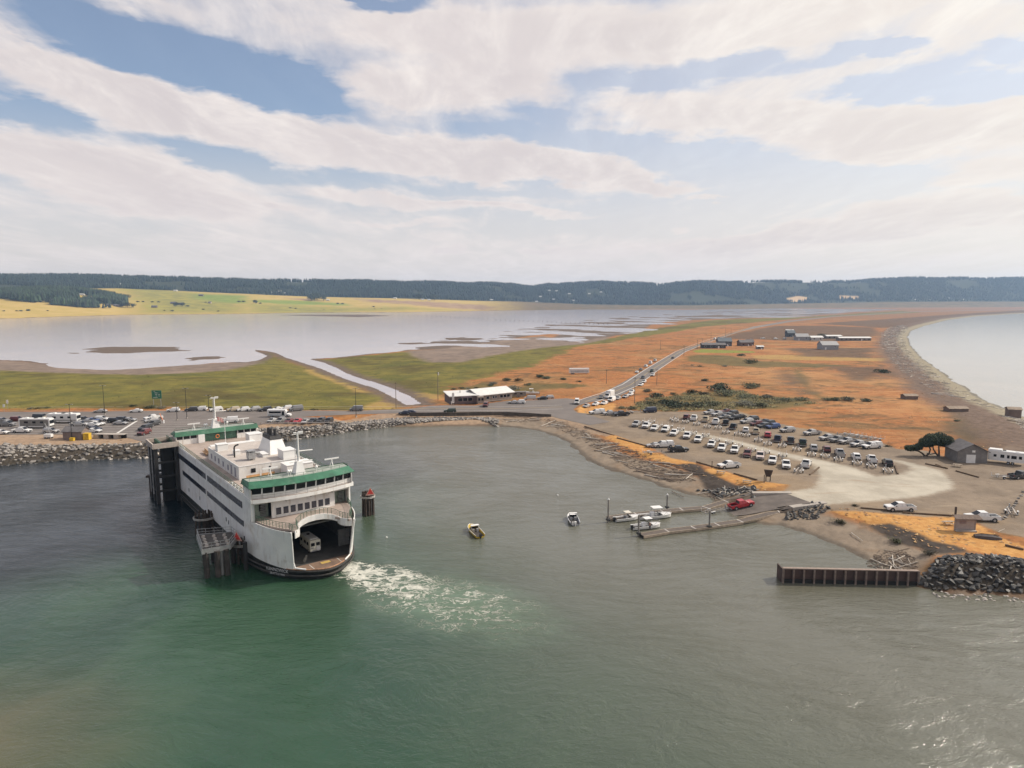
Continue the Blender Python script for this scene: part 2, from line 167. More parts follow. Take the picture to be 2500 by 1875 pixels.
'lagoon': [(-1788.9, 1357.6), (-1305.6, 1705.8), (-1276.4, 1743.0), (-1334.8, 1909.6), (-1283.9, 2057.0), (-1190.1, 2168.5), (-1090.9, 2228.9), (-915.9, 2292.8), (-788.5, 2508.3), (-384.8, 2589.4), (-89.3, 2919.8), (360.7, 3278.0), (807.1, 3212.3), (883.6, 3212.3), (1405.8, 3651.2), (1733.1, 3492.2), (1902.3, 3346.5), (1245.7, 2508.3), (841.7, 1956.3), (595.5, 1743.0), (513.9, 1705.8), (409.1, 1571.5), (295.4, 1405.5), (211.4, 1111.4), (174.8, 975.1), (130.7, 897.9), (96.6, 832.0), (66.7, 775.0), (56.8, 840.8), (82.0, 975.1), (51.5, 975.1), (28.5, 929.4), (-11.6, 823.3), (-24.1, 782.7), (-53.1, 718.7), (-76.7, 658.8), (-102.6, 648.0), (-136.8, 585.5), (-149.7, 560.5), (-168.6, 548.7), (-145.7, 512.9), (-124.0, 469.9), (-108.1, 434.7), (-92.1, 406.4), (-81.3, 390.2), (-67.7, 366.3), (-51.8, 333.3), (-43.1, 309.4), (-49.1, 306.9), (-59.0, 330.5), (-75.5, 366.3), (-95.2, 396.1), (-117.1, 435.9), (-134.5, 469.9), (-169.1, 526.7), (-190.1, 560.5), (-216.8, 612.8), (-232.2, 632.4), (-253.5, 653.4), (-240.1, 622.4), (-213.1, 576.9), (-205.3, 533.8), (-208.6, 519.7), (-219.4, 526.7), (-242.2, 533.8), (-256.5, 526.7), (-260.3, 499.9), (-275.2, 481.5), (-292.2, 469.9), (-315.4, 481.5), (-348.3, 506.3), (-386.8, 530.2), (-417.4, 541.2), (-699.0, 526.7)],
'lamps': [(-146.8, 218.1, 12.0), (-165.2, 266.5, 12), (-127.8, 258.1, 12), (-62.0, 261.2, 11.5), (-129.2, 280.3, 6), (-129.6, 254.0, 7)],
'lawn': [[(163.7, 603.8), (180.1, 629.0), (194.4, 618.7), (219.5, 603.8), (214.5, 585.1), (182.5, 580.6), (162.3, 585.1)], [(124.1, 194.0), (126.7, 195.9), (127.2, 194.7), (125.0, 191.6), (122.8, 191.0)]],
'log_kiosk': (98.6, 129.1),
'marsh': [[(-634.3, 477.5), (-368.8, 477.5), (-292.0, 449.7), (-245.9, 432.1), (-213.2, 442.0), (-206.1, 483.5), (-213.9, 533.4), (-240.0, 618.4), (-221.3, 608.7), (-178.6, 526.2), (-158.7, 499.0), (-132.1, 457.7), (-115.8, 427.3), (-94.4, 388.5), (-74.6, 357.7), (-58.6, 323.0), (-49.5, 300.1), (-51.4, 284.4), (-68.6, 282.3), (-107.3, 282.3), (-374.2, 279.2)], [(-163.9, 533.4), (-146.5, 548.5), (-98.7, 623.3), (-20.7, 671.7), (63.9, 742.1), (131.5, 855.9), (206.4, 1051.3), (476.1, 1580.0), (791.0, 1838.2), (1585.0, 2728.6), (1466.2, 2397.1), (730.9, 1681.3), (436.3, 1294.0), (326.1, 1143.3), (226.6, 961.1), (157.6, 846.7), (116.5, 763.9), (69.1, 671.7), (34.3, 544.6), (12.9, 463.2), (-15.0, 402.7), (-33.9, 364.5), (-41.4, 332.8), (-47.6, 318.9), (-67.8, 364.5), (-106.9, 432.1)]],
'msg_trailer': (-156.1, 220.3),
'mud': [[(-100.3, 633.6), (-75.6, 649.3), (-24.2, 785.6), (42.2, 892.4), (71.1, 770.2), (96.6, 826.9), (140.2, 913.0), (115.7, 818.3), (64.2, 695.3), (19.5, 633.6), (-17.1, 553.1), (-36.8, 496.8), (-62.2, 503.2), (-83.0, 561.0)], [(-694.7, 523.4), (-412.1, 534.2), (-344.0, 500.0), (-288.7, 464.3), (-257.1, 493.7), (-216.7, 520.0), (-201.3, 523.4), (-207.6, 561.0), (-193.3, 513.1), (-191.0, 475.6), (-193.5, 440.6), (-211.3, 421.5), (-237.5, 417.0), (-279.9, 430.8), (-348.5, 450.8), (-586.0, 440.6)]],
'orange': [[(52.2, 178.9), (56.3, 181.0), (59.0, 175.0), (62.5, 168.1), (66.5, 165.9), (70.5, 164.1), (65.3, 161.6), (60.7, 161.6), (56.4, 163.3), (54.9, 166.7), (51.7, 172.2)], [(34.2, 231.3), (35.4, 226.5), (43.4, 208.9), (43.3, 199.8), (49.8, 193.8), (53.4, 187.0), (50.4, 182.8), (45.4, 187.0), (40.1, 193.8), (36.5, 204.9), (34.1, 217.3), (31.8, 223.3)], [(70.0, 146.5), (77.2, 144.8), (85.0, 140.9), (96.1, 139.4), (94.2, 136.5), (97.0, 134.4), (95.9, 125.9), (97.8, 122.3), (102.3, 117.8), (96.4, 110.7), (92.3, 115.2), (89.0, 117.8), (85.0, 119.5), (82.3, 121.7), (79.9, 124.7), (78.4, 129.7), (76.5, 134.4), (74.5, 139.4), (71.5, 143.2)], [(28.0, 282.7), (30.1, 287.7), (46.4, 298.2), (45.9, 290.3), (41.3, 273.2), (35.5, 266.5), (29.7, 265.4), (27.6, 271.0)], [(126.2, 180.9), (131.8, 183.1), (128.4, 177.8), (124.9, 174.2), (124.8, 177.8)]],
'person': (29.2, 136.1),
'poles': [(-35.8, 318.8, 14), (-51.7, 293.4, 12.0), (52.5, 367.7, 8.0), (55.1, 296.0, 12.0), (79.5, 362.9, 9.0), (142.7, 551.5, 9.0), (174.4, 626.2, 9), (185.0, 648.1, 9), (138.1, 619.1, 9), (221.9, 743.0, 11), (266.2, 831.6, 11), (273.1, 831.6, 11)],
'post_kiosk': (95.8, 139.2),
'ramp': [(66.0, 157.2), (68.8, 148.3), (53.2, 146.7), (46.4, 148.0), (46.4, 150.7), (58.2, 157.1)],
'ramp_truck': (53.9, 151.5, 12),
'rip_apron': [(62.7, 146.3), (70.2, 149.5), (72.3, 146.3), (66.3, 140.9), (60.4, 142.4)],
'rip_east': [(70.7, 111.2), (78.3, 116.2), (84.9, 117.6), (92.5, 115.4), (102.0, 112.7), (94.7, 103.9), (85.3, 105.6), (79.5, 106.9), (71.4, 107.5), (70.1, 110.0)],
'rip_mid': [(-93.0, 228.6), (-92.7, 239.0), (-83.8, 243.8), (-70.8, 246.2), (-64.6, 252.1), (-57.0, 261.1), (-41.6, 266.7), (-15.0, 267.7), (-5.7, 262.9), (-5.5, 253.9), (-14.8, 263.5), (-40.1, 256.4), (-47.3, 253.9), (-58.0, 245.8), (-67.8, 237.4), (-75.8, 230.9), (-90.1, 220.9)],
'rip_ramp': [(46.8, 165.7), (52.0, 164.9), (57.1, 164.1), (61.1, 162.8), (59.2, 156.8), (53.5, 158.4), (50.8, 160.7), (48.9, 165.5)],
'rip_west': [(-282.8, 209.6), (-164.9, 210.2), (-145.5, 210.8), (-127.3, 211.4), (-120.7, 213.8), (-110.9, 215.7), (-102.0, 197.8), (-113.0, 195.2), (-127.6, 193.2), (-146.3, 185.9), (-242.8, 179.1)],
'rock': [[(-282.8, 209.6), (-164.9, 210.2), (-145.5, 210.8), (-127.3, 211.4), (-120.7, 213.8), (-110.9, 215.7), (-102.0, 197.8), (-113.0, 195.2), (-127.6, 193.2), (-146.3, 185.9), (-242.8, 179.1)], [(-93.0, 228.6), (-92.7, 239.0), (-83.8, 243.8), (-70.8, 246.2), (-64.6, 252.1), (-57.0, 261.1), (-41.6, 266.7), (-15.0, 267.7), (-5.7, 262.9), (-5.5, 253.9), (-14.8, 263.5), (-40.1, 256.4), (-47.3, 253.9), (-58.0, 245.8), (-67.8, 237.4), (-75.8, 230.9), (-90.1, 220.9)], [(70.7, 111.2), (78.3, 116.2), (84.9, 117.6), (92.5, 115.4), (102.0, 112.7), (94.7, 103.9), (85.3, 105.6), (79.5, 106.9), (71.4, 107.5), (70.1, 110.0)], [(46.8, 165.7), (52.0, 164.9), (57.1, 164.1), (61.1, 162.8), (59.2, 156.8), (53.5, 158.4), (50.8, 160.7), (48.9, 165.5)], [(62.7, 146.3), (70.2, 149.5), (72.3, 146.3), (66.3, 140.9), (60.4, 142.4)]],
'row_stones': [(124.0, 157.0), (121.4, 154.2), (119.2, 152.0), (117.1, 149.8), (115.6, 148.1), (114.0, 146.5), (112.4, 144.8), (110.7, 143.1), (109.2, 141.7), (107.6, 140.0), (105.9, 138.3), (104.6, 137.2)],
'rv': [('motorhome', -173.3, 239.0, 0), ('motorhome', -172.1, 248.2, 0), ('box truck', 46.9, 314.8, 'T'), ('bus', -93.7, 262.2, 0), ('camper', 138.4, 182.5, -62), ('field trailer', 42.1, 416.2, 0)],
'sand': [(59.5, 238.0), (74.7, 216.8), (82.1, 201.2), (89.9, 190.6), (95.1, 181.9), (96.6, 171.9), (104.3, 174.0), (110.0, 179.2), (111.7, 183.8), (110.0, 192.6), (114.7, 186.6), (117.4, 178.3), (113.2, 166.7), (108.6, 160.0), (97.4, 153.8), (88.6, 151.5), (79.4, 149.0), (70.2, 147.4), (62.9, 145.6), (59.8, 149.6), (66.0, 156.9), (75.6, 161.5), (81.5, 171.1), (85.9, 185.7), (80.0, 195.7), (73.0, 211.7), (58.6, 234.2)],
'scrub': [[(55.8, 293.0), (66.7, 315.6), (77.8, 321.0), (97.1, 332.5), (115.6, 344.9), (118.7, 318.3), (139.1, 306.4), (134.6, 294.2), (120.3, 284.0), (93.7, 278.6), (67.0, 275.5), (55.3, 277.6)], [(139.0, 539.0), (156.2, 563.2), (181.3, 554.9), (182.5, 509.7), (207.0, 493.0), (245.9, 468.3), (211.8, 456.9), (167.6, 459.7), (146.5, 474.3), (133.5, 502.9)], [(-2.2, 355.4), (11.6, 373.1), (42.9, 364.0), (41.7, 353.7), (17.4, 350.4), (4.1, 328.8), (-5.8, 311.0), (-28.7, 355.4), (-16.6, 382.6)], [(185.6, 277.6), (189.1, 273.0), (182.9, 255.8), (169.4, 238.8), (159.2, 222.4), (149.8, 215.0), (158.6, 230.3), (165.7, 246.1)], [(189.1, 443.4), (191.9, 443.4), (168.7, 380.2), (153.8, 337.1), (149.8, 312.9), (145.6, 310.3), (148.3, 332.5), (164.9, 380.2)]],
'seawall': [(-41.6, 266.5), (-22.8, 267.0), (-7.8, 268.3), (-2.1, 268.3), (7.3, 265.4), (15.7, 262.2)],
'shed_e': [(128.0, 187.0), (135.6, 185.8)],
'shed_w': [(-149.7, 218.3), (-143.7, 218.3)],
'shrubs': [(46.9, 282.2, 3.4), (51.7, 280.8, 4.0), (67.8, 334.1, 5), (70.2, 316.7, 7), (79.9, 326.1, 3.5), (90.3, 328.1, 7), (94.2, 324.2, 4.5), (107.3, 338.2, 10), (103.9, 320.4, 9), (110.0, 313.0, 7), (120.6, 313.0, 6), (71.9, 286.7, 9), (80.6, 286.7, 8), (88.3, 289.7, 7), (102.0, 289.7, 8), (111.5, 380.5, 4.5), (113.5, 358.1, 6), (125.9, 349.0, 9), (148.8, 463.7, 4), (190.4, 551.5, 6), (175.4, 488.3, 9), (131.7, 463.7, 3), (128.4, 471.7, 2.5), (16.3, 397.0, 5), (20.7, 391.3, 5), (30.4, 385.8, 4), (38.1, 375.3, 3.5), (68.2, 296.0, 6), (61.5, 292.9, 5), (108.7, 286.7, 7), (0.2, 351.3, 7.5), (-2.5, 388.3, 5), (4.0, 386.1, 5), (8.9, 366.8, 4.0), (-10.8, 373.0, 4.5), (-12.1, 366.8, 3.5), (-27.5, 358.9, 3), (-31.2, 355.0, 3), (-24.3, 356.9, 2.6), (16.6, 402.4, 4.5), (20.6, 392.9, 3.5), (-33.7, 340.4, 2.5), (30.1, 388.3, 3), (-19.4, 358.9, 2.6), (-86.0, 285.7, 3.2), (-81.3, 283.3, 2.6), (-77.6, 282.8, 2.4), (-71.0, 283.8, 2.0), (-56.3, 288.2, 2.2), (-52.9, 289.5, 2.2), (-49.6, 287.0, 2.6), (-130.5, 284.5, 2.4), (-122.8, 283.3, 2.2), (-154.8, 283.3, 4.5), (-150.6, 282.1, 3.6), (-165.6, 287.0, 2.8), (-200.7, 283.3, 2.6), (-203.0, 282.1, 2.6), (-206.0, 281.4, 2.4), (-157.2, 283.3, 2.6), (146.0, 304.8, 4), (150.4, 304.8, 5), (156.4, 305.7, 6), (163.3, 302.6, 4.5), (133.3, 304.8, 6), (125.5, 302.6, 6), (402.8, 865.8, 9), (236.8, 424.4, 8), (70.3, 138.7, 3.2), (75.8, 126.4, 2.6), (77.5, 119.0, 2.6), (78.0, 146.7, 1.6), (119.9, 208.0, 2.0), (171.1, 251.8, 2.3)],
'steel_wall': [(47.2, 110.9), (70.0, 109.7)],
'steel_wall0': [(47.1, 110.6), (69.5, 109.5)],
'stop_line': [(-137.6, 227.0), (-144.7, 253.0)],
'tables': [(56.1, 174.5), (60.4, 166.7), (90.7, 133.7), (124.7, 182.0)],
'terminal_lot': [(-354.9, 264.6), (-88.2, 262.7), (-73.8, 259.9), (-68.4, 250.2), (-85.1, 247.7), (-93.7, 246.0), (-95.5, 234.9), (-116.1, 226.2), (-115.8, 217.4), (-122.2, 215.5), (-132.9, 223.4), (-143.0, 226.2), (-156.2, 226.9), (-302.6, 224.8)],
'tide': [(-505.1, 767.5), (-447.2, 790.5), (-321.8, 670.0), (-250.9, 589.8), (-220.0, 516.3), (-268.0, 456.2), (-342.4, 490.5)],
'tide2': [(-135.3, 627.4), (-93.8, 897.9), (41.6, 1357.6), (299.3, 1956.3), (1038.5, 3088.6), (2231.4, 3651.2), (1326.8, 2168.5), (731.1, 1705.8), (410.4, 1312.9), (212.1, 987.2), (85.4, 693.5), (18.3, 594.3), (-30.9, 499.9), (-87.0, 564.5)],
'tower': (-84.2, 157.6),
'tower_small': [(-91.6, 164.2), (-90.2, 163.6), (-91.0, 166.3)],
'trailers': [('front', 50.3, 247.9, 247), ('front', 52.6, 248.3, 247), ('front', 53.6, 239.9, 247), ('front', 57.0, 238.7, 247), ('front', 60.0, 233.5, 247), ('front', 62.7, 227.2, 247), ('front', 65.9, 223.3, 247), ('front', 67.0, 215.0, 247), ('front', 70.2, 211.5, 247), ('front', 71.7, 206.7, 247), ('front', 73.7, 200.8, 247), ('front', 76.8, 197.7, 247), ('front', 80.4, 193.5, 247), ('second', 62.8, 255.1, 66), ('second', 62.9, 251.7, 66), ('second', 66.3, 249.6, 66), ('second', 69.3, 245.4, 66), ('second', 71.6, 239.9, 66), ('second', 75.1, 238.2, 66), ('second', 75.2, 229.6, 66), ('second', 78.2, 226.4, 66), ('second', 80.6, 224.5, 66), ('second', 81.5, 216.2, 66), ('second', 82.6, 210.8, 66), ('second', 86.2, 208.0, 66), ('second', 88.6, 202.7, 66), ('second', 90.2, 196.2, 66), ('second', 93.0, 193.9, 70), ('second', 95.1, 189.8, 70), ('second', 98.2, 185.6, 70), ('second', 100.4, 182.1, 70), ('second', 102.1, 176.8, 70), ('shoreside', 42.8, 197.7, 8), ('shoreside', 78.2, 176.8, 62), ('roadside', 50.4, 271.1, 10), ('eastside', 129.1, 170.1, 10), ('back', 120.3, 216.8, 190), ('back', 118.6, 219.4, 190), ('back', 115.9, 223.3, 190), ('back', 114.0, 224.5, 190), ('back', 116.7, 221.7, 190)],
'tree_e': (124.3, 193.6),
'vehicles': [('front', 'pickup', 'silver', 46.1, 242.8, 247), ('front', 'pickup', 'white', 49.2, 240.0, 247), ('front', 'pickup', 'white', 51.2, 235.1, 247), ('front', 'suv', 'white', 54.5, 232.7, 247), ('front', 'pickup', 'white', 56.1, 226.4, 247), ('front', 'pickup', 'white', 59.3, 221.6, 247), ('front', 'pickup', 'white', 61.5, 215.9, 247), ('front', 'pickup', 'white', 63.7, 208.5, 247), ('front', 'pickup', 'white', 65.3, 203.1, 247), ('front', 'pickup', 'white', 68.4, 200.3, 247), ('front', 'pickup', 'maroon', 70.5, 195.3, 247), ('front', 'pickup', 'blush', 73.2, 192.2, 247), ('front', 'pickup', 'white', 74.8, 186.9, 247), ('front', 'pickup', 'white', 76.6, 181.8, 247), ('second', 'suv', 'maroon', 68.6, 257.9, 66), ('second', 'pickup', 'white', 70.7, 255.0, 66), ('second', 'pickup', 'beige', 74.4, 252.2, 66), ('second', 'pickup', 'white', 76.9, 247.5, 66), ('second', 'pickup', 'black', 80.1, 245.6, 66), ('second', 'pickup', 'black', 80.3, 237.7, 66), ('second', 'suv', 'white', 82.7, 231.6, 66), ('second', 'pickup', 'beige', 85.3, 228.8, 66), ('second', 'suv', 'red', 87.3, 223.2, 66), ('second', 'pickup', 'navy', 87.9, 216.3, 66), ('second', 'pickup', 'charcoal', 91.0, 213.4, 66), ('second', 'pickup', 'dark green', 93.4, 209.9, 66), ('second', 'suv', 'silver', 93.8, 202.9, 66), ('second', 'suv', 'maroon', 97.0, 201.2, 70), ('second', 'pickup', 'silver', 98.3, 195.6, 70), ('second', 'suv', 'white', 101.0, 191.4, 70), ('second', 'pickup', 'white', 103.8, 188.0, 70), ('second', 'suv', 'black', 106.2, 184.1, 70), ('back', 'pickup', 'silver', 81.2, 268.3, 202), ('back', 'pickup', 'silver', 83.2, 264.3, 202), ('back', 'car', 'maroon', 88.6, 271.9, 202), ('back', 'suv', 'charcoal', 89.6, 267.2, 202), ('back', 'car', 'grey', 83.6, 258.7, 202), ('back', 'car', 'charcoal', 86.8, 262.6, 202), ('back', 'suv', 'black', 86.9, 256.0, 202), ('back', 'car', 'black', 90.4, 259.8, 202), ('back', 'suv', 'silver', 88.9, 248.3, 202), ('back', 'suv', 'charcoal', 92.7, 253.4, 202),
            ('back', 'suv', 'maroon', 90.8, 243.8, 202), ('back', 'suv', 'charcoal', 92.0, 240.0, 202), ('back', 'car', 'black', 96.0, 248.8, 202), ('back', 'suv', 'black', 95.9, 244.8, 202), ('back', 'suv', 'blue', 94.8, 238.1, 202), ('back', 'suv', 'silver', 97.3, 231.3, 196), ('back', 'pickup', 'silver', 103.8, 226.4, 196), ('back', 'pickup', 'silver', 105.4, 217.8, 196), ('back', 'pickup', 'grey', 107.4, 214.9, 196), ('back', 'pickup', 'silver', 109.2, 212.4, 196), ('back', 'pickup', 'silver', 110.8, 208.2, 196), ('back', 'canopy pickup', 'white', 113.2, 205.5, 196), ('shoreside', 'car', 'silver', 45.1, 207.1, 183), ('shoreside', 'canopy pickup', 'white', 48.0, 207.1, 183), ('shoreside', 'pickup', 'black', 51.2, 200.8, 8), ('shoreside', 'pickup', 'white', 60.3, 180.9, 196), ('shoreside', 'pickup', 'white', 82.5, 182.5, 62), ('ramp', 'pickup', 'white', 86.0, 143.1, 176), ('kiosk', 'pickup', 'white', 99.5, 136.4, 172), ('eastside', 'pickup', 'charcoal', 133.4, 170.1, 10), ('roadside', 'canopy pickup', 'white', 34.8, 269.2, 194), ('roadside', 'pickup', 'silver', 39.8, 266.3, 194), ('roadside', 'pickup', 'black', 44.0, 264.4, 194), ('roadside', 'van', 'navy', 57.1, 272.5, 194), ('queue', 'car', 'silver', 32.6, 288.4, 'T'), ('queue', 'car', 'white', 37.3, 292.9, 'T'), ('queue', 'car', 'white', 41.3, 295.1, 'T'), ('queue', 'van', 'white', 45.8, 303.1, 'T'), ('queue', 'car', 'silver', 49.7, 309.1, 'T'), ('queue', 'car', 'silver', 54.2, 314.5, 'T'), ('queue', 'car', 'white', 57.7, 321.7, 'T'), ('queue', 'car', 'white', 60.3, 332.0, 'T'), ('queue far', 'car', 'white', 69.9, 358.5, 'T'), ('queue far', 'car', 'white', 74.4, 372.4, 'T'), ('queue far', 'suv', 'white', 86.0, 404.7, 'T'), ('road', 'van', 'white', 29.1, 295.1, 'T2'), ('road', 'car', 'grey', 42.1, 311.9, 'T2'), ('road', 'suv', 'dark green', 90.2, 427.1, 'T'), ('road', 'car', 'charcoal', 77.8, 393.0, 'T'), ('road', 'car', 'charcoal', 127.5, 526.4, 'A'), ('opposite verge', 'car', 'white', 79.7, 422.4, 'A'),
            ('opposite verge', 'car', 'grey', 85.3, 438.8, 'A'), ('opposite verge', 'suv', 'white', 92.8, 459.6, 'A'), ('opposite verge', 'van', 'white', 100.4, 480.8, 'A'), ('opposite verge', 'suv', 'white', 108.4, 503.0, 'A'), ('far road', 'van', 'white', 236.6, 778.1, 'T'), ('far road', 'car', 'charcoal', 250.0, 805.5, 'T'), ('cafe', 'suv', 'maroon', -11.5, 287.8, 265), ('cafe', 'car', 'silver', 0.7, 295.8, 172), ('cafe', 'suv', 'white', 3.5, 295.8, 172), ('cafe', 'van', 'silver', 8.5, 310.6, 180), ('cafe', 'car', 'black', 14.2, 308.0, 190), ('cafe', 'suv', 'silver', 17.3, 313.0, 190), ('shore road', 'suv', 'dark green', -25.7, 272.6, 180), ('shore road', 'car', 'navy', -42.0, 269.7, 180), ('shore road', 'van', 'grey', -65.4, 276.2, 182), ('shore road', 'car', 'navy', -43.8, 268.5, 182), ('marsh verge', 'car', 'silver', -170.3, 271.9, 190), ('marsh verge', 'car', 'white', -155.9, 272.6, 190), ('marsh verge', 'suv', 'white', -141.1, 273.8, 190), ('marsh verge', 'suv', 'charcoal', -134.2, 275.5, 190), ('marsh verge', 'suv', 'white', -131.0, 276.4, 190), ('marsh verge', 'suv', 'white', -124.0, 275.5, 215), ('marsh verge', 'suv', 'beige', -116.7, 275.5, 215), ('marsh verge', 'suv', 'white', -112.6, 275.5, 215), ('marsh verge', 'suv', 'silver', -108.4, 276.2, 215), ('marsh verge', 'suv', 'black', -103.3, 275.5, 215), ('marsh verge', 'car', 'white', -99.1, 277.8, 215), ('marsh verge', 'suv', 'white', -95.8, 279.1, 215), ('marsh verge', 'van', 'grey', -90.7, 276.2, 215), ('kerb lot', 'car', 'silver', -91.7, 250.6, 265), ('kerb lot', 'suv', 'grey', -88.0, 249.6, 265), ('kerb lot', 'car', 'maroon', -84.7, 249.3, 265), ('kerb lot', 'car', 'red', -81.5, 249.3, 265), ('kerb lot', 'car', 'silver', -78.4, 248.7, 265), ('kerb lot', 'car', 'black', -75.8, 249.6, 265), ('kerb lot', 'suv', 'charcoal', -72.8, 250.2, 265), ('kerb lot', 'suv', 'black', -69.7, 249.6, 265), ('kerb lot', 'van', 'white', -106.9, 249.3, 200), ('ferry lane', 'car', 'white', -177.7, 227.8, 0),
            ('ferry lane', 'pickup', 'white', -172.3, 230.2, 0), ('ferry lane', 'suv', 'silver', -161.6, 229.5, 0), ('ferry lane', 'car', 'white', -147.1, 230.2, 0), ('ferry lane', 'car', 'navy', -149.3, 234.1, 0), ('ferry lane', 'pickup', 'grey', -186.6, 242.1, 0), ('ferry lane', 'pickup', 'silver', -159.4, 241.7, 0), ('ferry lane', 'car', 'white', -154.4, 241.7, 0), ('ferry lane', 'car', 'white', -154.1, 243.9, 0), ('ferry lane', 'car', 'silver', -160.4, 248.7, 0), ('ferry lane', 'car', 'silver', -146.4, 245.2, 0), ('ferry lane', 'suv', 'black', -151.1, 249.6, 0), ('ferry lane', 'suv', 'charcoal', -149.3, 252.0, 0), ('ferry lane', 'car', 'silver', -147.0, 252.2, 0), ('ferry lane', 'suv', 'white', -158.1, 253.0, 0), ('ferry lane', 'suv', 'charcoal', -164.7, 252.2, 0), ('ferry lane', 'suv', 'black', -165.9, 249.6, 0), ('ferry lane', 'car', 'blue', -160.6, 251.2, 0), ('ferry lane', 'suv', 'maroon', -190.3, 252.6, 0), ('ferry lane', 'suv', 'grey', -194.1, 249.6, 0), ('ferry lane', 'van', 'black', -183.5, 255.6, 0), ('ferry lane', 'suv', 'beige', -177.8, 252.6, 0), ('ferry lane', 'suv', 'grey', -173.6, 252.6, 0), ('ferry ramp', 'pickup', 'white', -139.7, 255.6, 225), ('ferry ramp', 'car', 'silver', -137.6, 250.6, 225), ('ferry ramp', 'suv', 'charcoal', -133.1, 243.5, 262), ('ferry ramp', 'suv', 'black', -131.6, 234.9, 262), ('ferry ramp', 'suv', 'maroon', -127.5, 226.9, 262)],
'wake': (-22.8, 100.4),
'white_signs': [(-214.5, 279.7), (-211.6, 273.9)]}
SITE["sky"] = [(-0.4198, 0.297, 0.2348, 0.0359, -0.157, -1.7), (-0.1909, 0.3902, 0.0942, 0.0103, -0.087, -0.9), (-0.6046, 0.2101, 0.0768, 0.0183, -0.175, -0.9), (-0.3869, 0.1801, 0.1093, 0.0187, -0.244, -0.7), (-0.0848, 0.1683, 0.2493, 0.0101, -0.052, -0.6), (0.1424, 0.2168, 0.2136, 0.0207, -0.105, -0.55), (0.1475, 0.2861, 0.1483, 0.0208, 0.105, -0.35), (0.4814, 0.309, 0.0465, 0.0101, -0.087, -0.75), (0.6221, 0.2801, 0.0261, 0.0143, -0.0, -0.6), (0.55, 0.2483, 0.111, 0.0154, -0.07, -0.7), (0.3151, 0.3112, 0.0596, 0.0119, 0.175, -0.6), (0.4379, 0.1532, 0.2091, 0.0244, -0.052, -0.8), (0.1642, 0.117, 0.2713, 0.0233, -0.0, -0.5), (-0.5269, 0.0969, 0.1777, 0.0206, -0.0, -0.35), (-0.2939, 0.2745, 0.0486, 0.0135, -0.175, -0.5), (0.0825, 0.2558, 0.1055, 0.0155, -0.14, -0.25), (-0.613, 0.27, 0.0265, 0.0145, -0.611, 0.1), (-0.5115, 0.3239, 0.1644, 0.0344, -0.14, 0.75), (-0.0368, 0.3537, 0.269, 0.041, -0.052, 0.85), (0.3427, 0.3479, 0.2413, 0.0311, -0.0, 0.8), (0.5779, 0.3096, 0.0921, 0.0191, -0.0, 0.5), (-0.6042, 0.2716, 0.0402, 0.0068, -0.611, 0.5), (-0.5122, 0.2432, 0.1665, 0.0274, -0.209, 0.9), (-0.2406, 0.2111, 0.2123, 0.0331, -0.157, 0.95), (0.0161, 0.1904, 0.2184, 0.0226, -0.122, 1.0), (0.2215, 0.1673, 0.1087, 0.0093, -0.087, 0.8), (0.2855, 0.145, 0.0311, 0.005, -0.087, 0.6), (-0.5757, 0.1672, 0.1563, 0.0384, -0.209, 0.95), (-0.4827, 0.1425, 0.1745, 0.0229, -0.105, 0.7), (-0.2297, 0.1502, 0.2396, 0.0106, -0.105, 0.75), (0.0095, 0.1316, 0.1547, 0.0065, -0.087, 0.7), (-0.1684, 0.2794, 0.1727, 0.0318, 0.14, 0.85), (0.0159, 0.2919, 0.0794, 0.0232, -0.175, 0.5), (0.3884, 0.2393, 0.2485, 0.0247, -0.07, 1.0), (0.5143, 0.1979, 0.1673, 0.0217, -0.052, 0.9), (0.6038, 0.1484, 0.1051, 0.0159, -0.0, 0.8), (0.4029, 0.2832, 0.1396, 0.0161, 0.07, 0.5), (0.5208, 0.0972, 0.1942, 0.0183, 0.087, 0.75), (0.3553, 0.0803, 0.2944, 0.015, 0.07, 0.6), (-0.0994, 0.0712, 0.0304, 0.006, -0.0, 0.6), (0.0471, 0.0735, 0.0307, 0.006, -0.052, 0.7), (0.2331, 0.1026, 0.0167, 0.0051, -0.175, 0.6), (-0.1524, 0.1107, 0.0795, 0.0052, -0.052, 0.5), (-0.3779, 0.1284, 0.0702, 0.0054, -0.07, 0.5)]
HAZE = 0.00007
def seg_sdf(P, poly, closed=True):
    """signed distance to a polygon, positive inside; P is an (n,2) array"""
    poly = np.asarray(poly, float)
    A = poly; B = np.roll(poly, -1, 0)
    if not closed: A, B = poly[:-1], poly[1:]
    best = np.full(len(P), 1e18); ins = np.zeros(len(P), bool)
    px, py = P[:, 0], P[:, 1]
    for (ax, ay), (bx, by) in zip(A, B):
        dx, dy = bx-ax, by-ay
        L = dx*dx+dy*dy
        if L < 1e-9: continue
        t = np.clip(((px-ax)*dx+(py-ay)*dy)/L, 0, 1)
        ex, ey = px-ax-t*dx, py-ay-t*dy
        np.minimum(best, ex*ex+ey*ey, out=best)
        if closed and ay != by:
            c = (ay > py) != (by > py)
            ins ^= c & (px < (bx-ax)*(py-ay)/(by-ay)+ax)
    d = np.sqrt(best)
    return np.where(ins, d, -d) if closed else d

